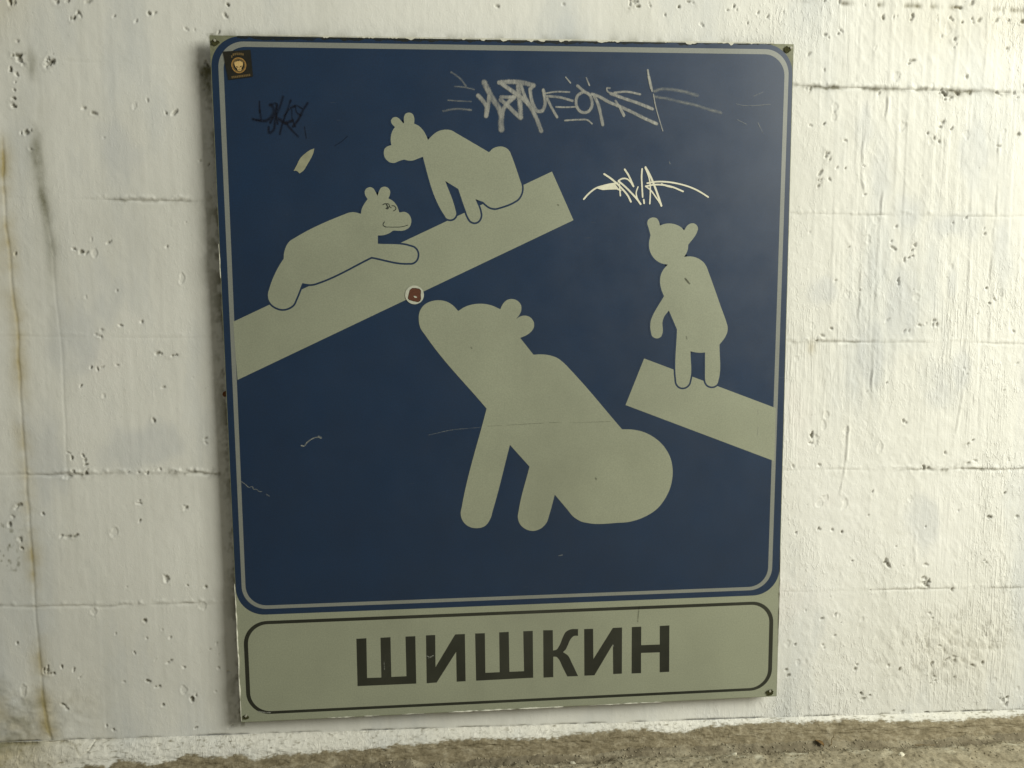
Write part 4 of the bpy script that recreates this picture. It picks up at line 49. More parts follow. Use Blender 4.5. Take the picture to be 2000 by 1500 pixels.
"grey":[[0.00774,[[0.4553,1.1291],[0.4561,1.1276],[0.4569,1.126],[0.4576,1.1244],[0.4584,1.1227],[0.4592,1.1211],[0.46,1.1195],[0.4608,1.118],[0.4616,1.1164],[0.4625,1.1148],[0.4634,1.1131],[0.4643,1.1114],[0.4652,1.1096],[0.4662,1.1079],[0.4671,1.1062],[0.4681,1.1045],[0.4691,1.1029],[0.4701,1.1012],[0.4711,1.0995],[0.4721,1.098],[0.4732,1.0966],[0.4743,1.0951],[0.4754,1.0937],[0.4765,1.0922],[0.4776,1.0907],[0.4785,1.0892],[0.4794,1.0876],[0.4802,1.086],[0.481,1.0844],[0.4817,1.0827],[0.4823,1.081],[0.4829,1.0793],[0.4834,1.0775],[0.4838,1.0758],[0.484,1.074],[0.4842,1.072],[0.4841,1.07],[0.4839,1.068],[0.4837,1.066],[0.4835,1.064],[0.4834,1.062],[0.4834,1.0601],[0.4835,1.0583],[0.4836,1.0564],[0.4837,1.0545],[0.4839,1.0527],[0.484,1.0508]]],[0.00598,[[0.4448,1.107],[0.4461,1.1056],[0.4475,1.1042],[0.4488,1.1028],[0.4501,1.1014],[0.4514,1.1],[0.4526,1.0985],[0.4538,1.097],[0.4549,1.0956],[0.4561,1.094],[0.4571,1.0925],[0.458,1.0909],[0.4586,1.0892],[0.4591,1.0872],[0.4592,1.0852],[0.4592,1.0831],[0.4591,1.081],[0.4589,1.0789],[0.4585,1.0769],[0.458,1.0749],[0.4576,1.0729]]],[0.00528,[[0.4632,1.1063],[0.4631,1.1044],[0.4629,1.1024],[0.4628,1.1005],[0.4626,1.0986],[0.4625,1.0967],[0.4623,1.0947],[0.4621,1.0928],[0.4618,1.0909],[0.4615,1.089],[0.4612,1.0871],[0.4608,1.0852],[0.4605,1.0833],[0.4601,1.0814],[0.4596,1.0795],[0.4592,1.0776],[0.4588,1.0757],[0.4584,1.0738]]],[0.00598,[[0.5064,1.105],[0.5049,1.1037],[0.5034,1.1024],[0.5019,1.1012],[0.5004,1.0999],[0.4989,1.0986],[0.4975,1.0972],[0.4961,1.0957],[0.4946,1.0942],[0.4932,1.0927],[0.4918,1.0911],[0.4906,1.0894],[0.4895,1.0877],[0.4887,1.0862],[0.488,1.0845],[0.4874,1.0828],[0.4868,1.0811],[0.4864,1.0793],[0.486,1.0776],[0.4855,1.0758],[0.4851,1.074],[0.4846,1.0723]]],[0.00598,[[0.4834,1.1005],[0.485,1.0992],[0.4865,1.098],[0.4881,1.0967],[0.4896,1.0955],[0.4912,1.0942],[0.4927,1.093],[0.4942,1.0917],[0.4957,1.0904],[0.4971,1.0891],[0.4985,1.0878],[0.4998,1.0865],[0.5012,1.0851],[0.5025,1.0838],[0.5039,1.0824],[0.5052,1.0811],[0.5066,1.0798],[0.508,1.0785],[0.5094,1.0771],[0.5109,1.0758],[0.5124,1.0745],[0.5138,1.0731],[0.5153,1.0718],[0.5168,1.0705]]],[0.00458,[[0.4835,1.1056],[0.4856,1.1054],[0.4877,1.1053],[0.4898,1.1051],[0.492,1.1049],[0.4941,1.1049],[0.4961,1.1049],[0.4981,1.105],[0.5001,1.1051],[0.5021,1.1053],[0.5042,1.1055],[0.5062,1.1057],[0.5082,1.1059]]],[0.00669,[[0.514,1.1238],[0.5141,1.1219],[0.5142,1.12],[0.5143,1.1181],[0.5145,1.1161],[0.5146,1.1142],[0.5147,1.1123],[0.5148,1.1104],[0.515,1.1085],[0.5151,1.1066],[0.5153,1.1047],[0.5155,1.1028],[0.5157,1.101],[0.516,1.0991],[0.5162,1.0972],[0.5164,1.0953],[0.5166,1.0934],[0.5168,1.0916],[0.5169,1.0897],[0.517,1.0879],[0.5171,1.0861],[0.5172,1.0843],[0.5173,1.0825],[0.5174,1.0807],[0.5174,1.0789],[0.5175,1.0771],[0.5175,1.0753],[0.5176,1.0735],[0.5177,1.0717]]],[0.00634,[[0.4811,1.1289],[0.483,1.1291],[0.4848,1.1293],[0.4867,1.1296],[0.4886,1.1298],[0.4905,1.13],[0.4923,1.1302],[0.4942,1.1303],[0.4961,1.1304],[0.498,1.1305],[0.4999,1.1306],[0.5018,1.1306],[0.5037,1.1306],[0.5056,1.1306],[0.5075,1.1305],[0.5094,1.1304],[0.5113,1.1303],[0.5132,1.1302],[0.5151,1.13],[0.517,1.1298],[0.5189,1.1296],[0.5208,1.1293],[0.5227,1.129],[0.5247,1.1287],[0.5266,1.1283],[0.5286,1.1278],[0.5305,1.1273],[0.5325,1.1269],[0.5344,1.1264],[0.5363,1.1259],[0.5383,1.1254],[0.5402,1.1249]]],[0.00528,[[0.5402,1.1249],[0.5358,1.1203]]],[0.00598,[[0.4855,1.1273],[0.4871,1.1262],[0.4887,1.1251],[0.4903,1.124],[0.4918,1.1229],[0.4934,1.1218],[0.495,1.1207],[0.4966,1.1196],[0.4982,1.1185],[0.4998,1.1174],[0.5014,1.1163],[0.503,1.1152],[0.5046,1.1141],[0.5062,1.1131],[0.5079,1.112],[0.5095,1.111],[0.5111,1.11],[0.5128,1.109],[0.5144,1.1079],[0.516,1.1069],[0.5176,1.1057],[0.5191,1.1046],[0.5206,1.1034],[0.522,1.1022],[0.5234,1.101],[0.5247,1.0998],[0.5261,1.0985],[0.5274,1.0972],[0.5287,1.0959],[0.53,1.0946],[0.5312,1.0932],[0.5324,1.0918],[0.5336,1.0904],[0.5347,1.089],[0.5357,1.0875],[0.5367,1.0859],[0.5377,1.0843],[0.5386,1.0827],[0.5395,1.0811],[0.5403,1.0794],[0.5412,1.0778],[0.542,1.0761],[0.5427,1.0744],[0.5435,1.0727],[0.5443,1.071],[0.5451,1.0693],[0.5458,1.0677],[0.5465,1.066],[0.5472,1.0642],[0.5479,1.0625],[0.5486,1.0608],[0.5492,1.0591],[0.5498,1.0573],[0.5505,1.0556],[0.5511,1.0539],[0.5518,1.0521],[0.5524,1.0504],[0.5531,1.0487]]],[0.00458,[[0.519,1.1239],[0.5196,1.1222],[0.5201,1.1205],[0.5207,1.1187],[0.5212,1.117],[0.5218,1.1153],[0.5224,1.1136],[0.523,1.1119],[0.5236,1.1102],[0.5243,1.1085],[0.525,1.1069],[0.5259,1.1051],[0.5268,1.1034],[0.5278,1.1017],[0.5288,1.1],[0.5298,1.0983],[0.5309,1.0966],[0.5319,1.0949],[0.5329,1.0932]]],[0.00493,[[0.534,1.1189],[0.5342,1.117],[0.5344,1.115],[0.5346,1.113],[0.5348,1.1111],[0.535,1.1091],[0.5353,1.1072],[0.5357,1.1053],[0.536,1.1035],[0.5365,1.1017],[0.5369,1.1],[0.5374,1.0983],[0.5379,1.0965],[0.5385,1.0948],[0.5392,1.0932],[0.54,1.0916],[0.5409,1.0897],[0.5419,1.0878],[0.5429,1.0858],[0.5441,1.0841],[0.5455,1.0827],[0.5471,1.0819],[0.5487,1.0816],[0.5507,1.0815],[0.5525,1.0818],[0.5542,1.0823],[0.5555,1.0832],[0.5567,1.0846],[0.5576,1.0863],[0.5584,1.0881],[0.559,1.09],[0.5596,1.0918],[0.56,1.0936],[0.5602,1.0956],[0.5603,1.0975],[0.5602,1.0995],[0.5601,1.1015],[0.5599,1.1035],[0.5596,1.1055],[0.5594,1.1072],[0.5591,1.1089],[0.5587,1.1106],[0.5583,1.1123],[0.5578,1.114],[0.5574,1.1157],[0.557,1.1174]]],[0.00246,[[0.5579,1.1115],[0.5598,1.1118],[0.5618,1.1121],[0.5637,1.1124],[0.5656,1.1128],[0.5676,1.1131],[0.5695,1.1135],[0.5715,1.1138],[0.5734,1.1141],[0.5753,1.1144],[0.5773,1.1146],[0.5792,1.1147],[0.5812,1.1149],[0.5831,1.1149],[0.585,1.115],[0.5869,1.1149],[0.5889,1.1149],[0.5908,1.1149],[0.5927,1.1148],[0.5947,1.1147],[0.5966,1.1146],[0.5986,1.1146],[0.6005,1.1145],[0.6024,1.1145]]],[0.00352,[[0.5632,1.1072],[0.5651,1.1071],[0.5671,1.107],[0.569,1.1069],[0.571,1.1068],[0.5729,1.1067],[0.5749,1.1066],[0.5768,1.1065],[0.5788,1.1064],[0.5807,1.1062],[0.5826,1.106],[0.5846,1.1057],[0.5865,1.1054],[0.5885,1.105],[0.5904,1.1046],[0.5923,1.1041],[0.5943,1.1036],[0.5962,1.1031],[0.5981,1.1026],[0.6,1.102],[0.602,1.1015],[0.6039,1.1009],[0.6058,1.1004],[0.6078,1.0999]]],[0.00387,[[0.5641,1.103],[0.5648,1.1013],[0.5656,1.0997],[0.5664,1.0981],[0.5671,1.0965],[0.5679,1.0948],[0.5687,1.0932],[0.5695,1.0916],[0.5703,1.09],[0.5711,1.0884],[0.572,1.0868],[0.573,1.0851],[0.5739,1.0835],[0.5749,1.0819],[0.5759,1.0802],[0.5769,1.0786],[0.5779,1.077],[0.5789,1.0754],[0.5799,1.0738],[0.5809,1.0722]]],[0.00246,[[0.5792,1.0894],[0.5812,1.0893],[0.5832,1.0892],[0.5852,1.0892],[0.5872,1.0891],[0.5892,1.089],[0.5912,1.089],[0.5932,1.089],[0.5952,1.089],[0.5972,1.089],[0.5991,1.0891],[0.6011,1.0891],[0.603,1.0892],[0.605,1.0893],[0.6069,1.0894],[0.6089,1.0896],[0.6108,1.0897],[0.6128,1.0898],[0.6147,1.0899],[0.6167,1.09]]],[0.00246,[[0.5943,1.0666],[0.5963,1.0667],[0.5983,1.0669],[0.6003,1.067],[0.6023,1.0672],[0.6044,1.0674],[0.6064,1.0675],[0.6084,1.0677],[0.6104,1.0678],[0.6124,1.068],[0.6144,1.068],[0.6165,1.0681],[0.6185,1.0681],[0.6205,1.0682],[0.6226,1.0683],[0.6247,1.0684],[0.6269,1.0686],[0.6289,1.0686],[0.6309,1.0684],[0.6328,1.068],[0.6346,1.0674],[0.6362,1.0665],[0.6376,1.0654],[0.639,1.0642],[0.6404,1.0629],[0.6419,1.0617]]],[0.00422,[[0.6257,1.1147],[0.6241,1.1137],[0.6225,1.1128],[0.6208,1.1119],[0.6192,1.1109],[0.6178,1.1098],[0.6167,1.1086],[0.6158,1.107],[0.6151,1.1052],[0.6145,1.1033],[0.6142,1.1013],[0.614,1.0993],[0.614,1.0974],[0.6141,1.0956],[0.6143,1.0938],[0.6147,1.092],[0.6152,1.0902],[0.6159,1.0886],[0.6167,1.0871],[0.6178,1.0856],[0.6191,1.0842],[0.6206,1.0828],[0.6223,1.0817],[0.624,1.0808],[0.6257,1.0803],[0.6276,1.0801],[0.6297,1.0802],[0.6318,1.0806],[0.6338,1.0812],[0.6355,1.0821],[0.6371,1.0833],[0.6385,1.085],[0.6397,1.0868],[0.6407,1.0888],[0.6415,1.0907],[0.6419,1.0927],[0.6421,1.0947],[0.642,1.0967],[0.6418,1.0988],[0.6414,1.1009],[0.6409,1.1028],[0.6403,1.1047],[0.6396,1.1065],[0.6387,1.1083],[0.6377,1.11],[0.6364,1.1114],[0.6349,1.1124],[0.6332,1.1132],[0.6313,1.1138],[0.6293,1.1144],[0.6275,1.1151]]],[0.00422,[[0.6167,1.1249],[0.6182,1.1237],[0.6198,1.1224],[0.6213,1.1212],[0.6228,1.1199],[0.6243,1.1187],[0.6259,1.1176],[0.6275,1.1164],[0.6291,1.1154],[0.6307,1.1144],[0.6324,1.1134],[0.634,1.1125],[0.6357,1.1116],[0.6374,1.1106],[0.6391,1.1097]]],[0.00211,[[0.5962,1.1392],[0.6042,1.1299]]],[0.00211,[[0.6319,1.1388],[0.6373,1.126]]],[0.00458,[[0.6418,1.1114],[0.6436,1.1109],[0.6454,1.1103],[0.6472,1.1098],[0.649,1.1093],[0.6508,1.1087],[0.6526,1.1081],[0.6544,1.1073],[0.6563,1.1065],[0.6581,1.1056],[0.6599,1.1046],[0.6616,1.1036],[0.6634,1.1026],[0.6652,1.1016],[0.6669,1.1006],[0.6687,1.0997],[0.6705,1.0988],[0.6724,1.0979],[0.6742,1.0972],[0.6759,1.0965],[0.6777,1.0958],[0.6796,1.0951],[0.6814,1.0945],[0.6832,1.0938],[0.685,1.0932],[0.6868,1.0925],[0.6886,1.0919],[0.6904,1.0912],[0.6923,1.0904],[0.6941,1.0897],[0.6959,1.0889],[0.6977,1.0882],[0.6995,1.0874],[0.7014,1.0866],[0.7032,1.0858],[0.705,1.0851],[0.7068,1.0843],[0.7086,1.0835],[0.7104,1.0827],[0.7122,1.0818],[0.714,1.081],[0.7159,1.0802],[0.7177,1.0793],[0.7195,1.0784],[0.7213,1.0776],[0.7231,1.0767],[0.7249,1.0758],[0.7267,1.0749],[0.7286,1.0741],[0.7304,1.0732],[0.7322,1.0724],[0.734,1.0715],[0.7359,1.0707],[0.7377,1.0699],[0.7396,1.0691],[0.7414,1.0683],[0.7433,1.0676],[0.7451,1.0668],[0.747,1.066],[0.7489,1.0652],[0.7507,1.0645],[0.7526,1.0637],[0.7545,1.0629],[0.7563,1.0622]]],[0.00458,[[0.6463,1.1072],[0.6471,1.1056],[0.6479,1.104],[0.6488,1.1024],[0.6496,1.1008],[0.6504,1.0992],[0.6512,1.0976],[0.6519,1.0959],[0.6526,1.0943],[0.6533,1.0924],[0.6539,1.0906],[0.6544,1.0887],[0.6549,1.0867],[0.6554,1.0848],[0.6558,1.0829],[0.6563,1.0809],[0.6567,1.079],[0.6571,1.0771],[0.6576,1.0751],[0.658,1.0732],[0.6584,1.0713],[0.6588,1.0694],[0.6592,1.0675],[0.6596,1.0655],[0.66,1.0636],[0.6604,1.0617],[0.6608,1.0598]]],[0.00246,[[0.6732,1.1217],[0.6712,1.1219],[0.6691,1.122],[0.6678,1.1216],[0.6676,1.1203],[0.668,1.1185],[0.6687,1.1168],[0.6701,1.1154],[0.6721,1.1143],[0.6741,1.1134],[0.6761,1.113],[0.6783,1.1129],[0.6805,1.113],[0.6827,1.1131],[0.6849,1.1132]]],[0.00458,[[0.675,1.1126],[0.6769,1.1119],[0.6788,1.1113],[0.6806,1.1106],[0.6825,1.11],[0.6844,1.1093],[0.6863,1.1087],[0.6881,1.108],[0.69,1.1074],[0.6919,1.1067],[0.6938,1.1061],[0.6956,1.1055],[0.6975,1.1048],[0.6994,1.1042],[0.7014,1.1036],[0.7033,1.103],[0.7053,1.1024],[0.7073,1.1018],[0.7093,1.1012],[0.7113,1.1006],[0.7133,1.1],[0.7152,1.0994],[0.7172,1.0988],[0.7192,1.0981],[0.7212,1.0975],[0.723,1.0969],[0.7248,1.0962],[0.7266,1.0956],[0.7285,1.0949],[0.7303,1.0942],[0.7321,1.0935],[0.7339,1.0929],[0.7357,1.0922],[0.7376,1.0915],[0.7394,1.0908],[0.7412,1.0901],[0.743,1.0894],[0.7448,1.0887],[0.7466,1.088],[0.7485,1.0873]]],[0.00317,[[0.6813,1.1144],[0.6833,1.1145],[0.6853,1.1147],[0.6872,1.1149],[0.6892,1.1152],[0.6912,1.1154],[0.6931,1.1156],[0.6951,1.1158],[0.6971,1.1159],[0.699,1.116],[0.701,1.116],[0.703,1.116],[0.7049,1.1158],[0.7069,1.1156],[0.7089,1.1154],[0.7108,1.1151],[0.7128,1.1147],[0.7147,1.1143],[0.7167,1.1139],[0.7186,1.1135],[0.7206,1.1131],[0.7226,1.1126],[0.7245,1.1122],[0.7265,1.1119]]],[0.00317,[[0.6832,1.1006],[0.6842,1.099],[0.6853,1.0974],[0.6864,1.0959],[0.6874,1.0943],[0.6885,1.0927],[0.6895,1.0911],[0.6905,1.0894],[0.6913,1.0878],[0.6922,1.0862],[0.693,1.0846],[0.6938,1.083],[0.6946,1.0813],[0.6954,1.0797],[0.6962,1.0781],[0.697,1.0764],[0.6978,1.0748]]],[0.00229,[[0.6904,1.0929],[0.6996,1.0765]]],[0.00282,[[0.7397,1.1529],[0.74,1.151],[0.7403,1.1492],[0.7406,1.1474],[0.7409,1.1456],[0.7412,1.1438],[0.7415,1.142],[0.7418,1.1402],[0.7422,1.1383],[0.7426,1.1365],[0.743,1.1346],[0.7435,1.1327],[0.744,1.1308],[0.7445,1.129],[0.7451,1.1271],[0.7456,1.1252],[0.7462,1.1233],[0.7467,1.1214],[0.7473,1.1195],[0.7478,1.1176]]],[0.00387,[[0.7416,1.1417],[0.7463,1.1228]]],[0.00158,[[0.75,1.1125],[0.7504,1.1106],[0.7508,1.1087],[0.7511,1.1067],[0.7515,1.1048],[0.7519,1.1029],[0.7522,1.101],[0.7526,1.0991],[0.753,1.0972],[0.7534,1.0953],[0.7539,1.0934],[0.7543,1.0915],[0.7548,1.0897],[0.7553,1.0878],[0.7559,1.0859],[0.7564,1.084],[0.757,1.0821],[0.7575,1.0803],[0.7581,1.0784],[0.7587,1.0765],[0.7593,1.0746],[0.7599,1.0728],[0.7604,1.0709],[0.7611,1.069],[0.7617,1.0671],[0.7623,1.0652],[0.7629,1.0633],[0.7636,1.0614],[0.7642,1.0595],[0.7648,1.0576],[0.7655,1.0557],[0.7661,1.0538],[0.7668,1.0519],[0.7674,1.05]]]],
"faint":[[0.00493,[[0.7518,1.1177],[0.7536,1.1182],[0.7554,1.1187],[0.7572,1.1192],[0.759,1.1197],[0.7608,1.1202],[0.7627,1.1206],[0.7645,1.1209],[0.7665,1.1211],[0.7685,1.1212],[0.7705,1.1212],[0.7725,1.1211],[0.7746,1.121],[0.7766,1.1208],[0.7786,1.1206],[0.7807,1.1204],[0.7827,1.1202],[0.7847,1.12],[0.7867,1.1198],[0.7887,1.1196],[0.7907,1.1193],[0.7927,1.1191],[0.7947,1.1188],[0.7967,1.1184],[0.7987,1.1181],[0.8006,1.1177],[0.8026,1.1174],[0.8046,1.117],[0.8066,1.1165],[0.8086,1.1161],[0.8106,1.1156],[0.8126,1.1151],[0.8146,1.1145],[0.8166,1.114],[0.8185,1.1134],[0.8205,1.1128],[0.8225,1.1123],[0.8245,1.1117],[0.8265,1.1112],[0.8285,1.1106]]],[0.00458,[[0.7519,1.1082],[0.7539,1.1079],[0.7559,1.1076],[0.7579,1.1074],[0.7599,1.1071],[0.7619,1.1069],[0.7639,1.1066],[0.7659,1.1063],[0.7679,1.106],[0.7699,1.1057],[0.7719,1.1054],[0.7739,1.105],[0.7758,1.1047],[0.7778,1.1043],[0.7797,1.1039],[0.7817,1.1035],[0.7836,1.103],[0.7856,1.1026],[0.7875,1.1021],[0.7895,1.1017],[0.7914,1.1012],[0.7934,1.1008],[0.7953,1.1003],[0.7973,1.0999],[0.7992,1.0995],[0.8012,1.0991],[0.8032,1.0987],[0.8051,1.0983],[0.8071,1.0979],[0.8091,1.0976],[0.8111,1.0972],[0.8131,1.0969],[0.815,1.0965],[0.817,1.0962],[0.819,1.0958],[0.821,1.0954],[0.823,1.095],[0.8249,1.0945],[0.8269,1.0941],[0.8289,1.0935],[0.8309,1.093],[0.8329,1.0923],[0.8349,1.0917],[0.8369,1.0911],[0.8389,1.0904],[0.8409,1.0898],[0.8429,1.0891],[0.845,1.0885],[0.847,1.0879],[0.849,1.0873],[0.851,1.0867],[0.853,1.0862],[0.855,1.0857],[0.857,1.0852],[0.8591,1.0847],[0.8611,1.0843],[0.8631,1.0838],[0.8651,1.0833],[0.8671,1.0828],[0.8692,1.0824],[0.8712,1.0819]]],[0.00317,[[0.3991,1.1454],[0.4007,1.1444],[0.4024,1.1433],[0.4041,1.1423],[0.4058,1.1412],[0.4075,1.1402],[0.4091,1.1391],[0.4107,1.1379],[0.4123,1.1367],[0.4137,1.1355],[0.415,1.1342],[0.4162,1.1329],[0.4174,1.1315],[0.4185,1.1301],[0.4196,1.1287],[0.4207,1.1272],[0.4218,1.1257],[0.4229,1.1243],[0.424,1.1229]]],[0.00246,[[0.4048,1.1218],[0.4068,1.1217],[0.4088,1.1217],[0.4108,1.1216],[0.4128,1.1216],[0.4148,1.1215],[0.4168,1.1213],[0.4187,1.1211],[0.4207,1.1209],[0.4226,1.1206],[0.4245,1.1202],[0.4264,1.1198],[0.4284,1.1193],[0.4303,1.1189],[0.4322,1.1184],[0.4341,1.118],[0.436,1.1175],[0.4379,1.1171]]],[0.00229,[[0.393,1.0988],[0.395,1.0987],[0.397,1.0986],[0.399,1.0985],[0.401,1.0984],[0.4029,1.0983],[0.4049,1.0981],[0.4069,1.098],[0.4089,1.0979],[0.4109,1.0978],[0.4129,1.0977],[0.4149,1.0977],[0.4168,1.0976],[0.4188,1.0975],[0.4207,1.0975],[0.4226,1.0974],[0.4246,1.0973],[0.4265,1.0973],[0.4285,1.0972],[0.4304,1.0972],[0.4324,1.0971]]],[0.00317,[[0.3849,1.0809],[0.3868,1.0812],[0.3887,1.0816],[0.3906,1.082],[0.3925,1.0824],[0.3944,1.0828],[0.3963,1.0831],[0.3982,1.0835],[0.4001,1.0838],[0.4021,1.0841],[0.404,1.0843],[0.4059,1.0845],[0.4078,1.0846],[0.4096,1.0846],[0.4115,1.0846],[0.4134,1.0845],[0.4153,1.0844],[0.4171,1.0843],[0.419,1.0841],[0.4209,1.084],[0.4228,1.0838],[0.4247,1.0836],[0.4265,1.0834],[0.4284,1.0833],[0.4303,1.0831],[0.4322,1.083]]],[0.00141,[[0.901,1.0702],[0.9178,1.0624]]],[0.00123,[[0.8986,1.0973],[0.9004,1.0969],[0.9023,1.0964],[0.9041,1.0959],[0.906,1.0955],[0.9078,1.0951],[0.9097,1.0948],[0.9118,1.0946],[0.9138,1.0944],[0.9159,1.0944],[0.918,1.0944],[0.9201,1.0944],[0.9222,1.0945],[0.9243,1.0945],[0.9264,1.0946],[0.9285,1.0946],[0.9305,1.0947],[0.9326,1.0948],[0.9347,1.0949],[0.9368,1.0951],[0.9389,1.0952],[0.941,1.0954],[0.943,1.0955],[0.9451,1.0957],[0.9472,1.0959],[0.9493,1.0961],[0.9514,1.0963],[0.9535,1.0965],[0.9555,1.0966],[0.9576,1.0968],[0.9597,1.097]]],[0.00123,[[0.9297,1.1107],[0.9462,1.1179]]],[0.00123,[[0.9382,1.0652],[0.9479,1.0476]]],[0.00158,[[0.7795,0.9974],[0.7809,0.9939]]]],
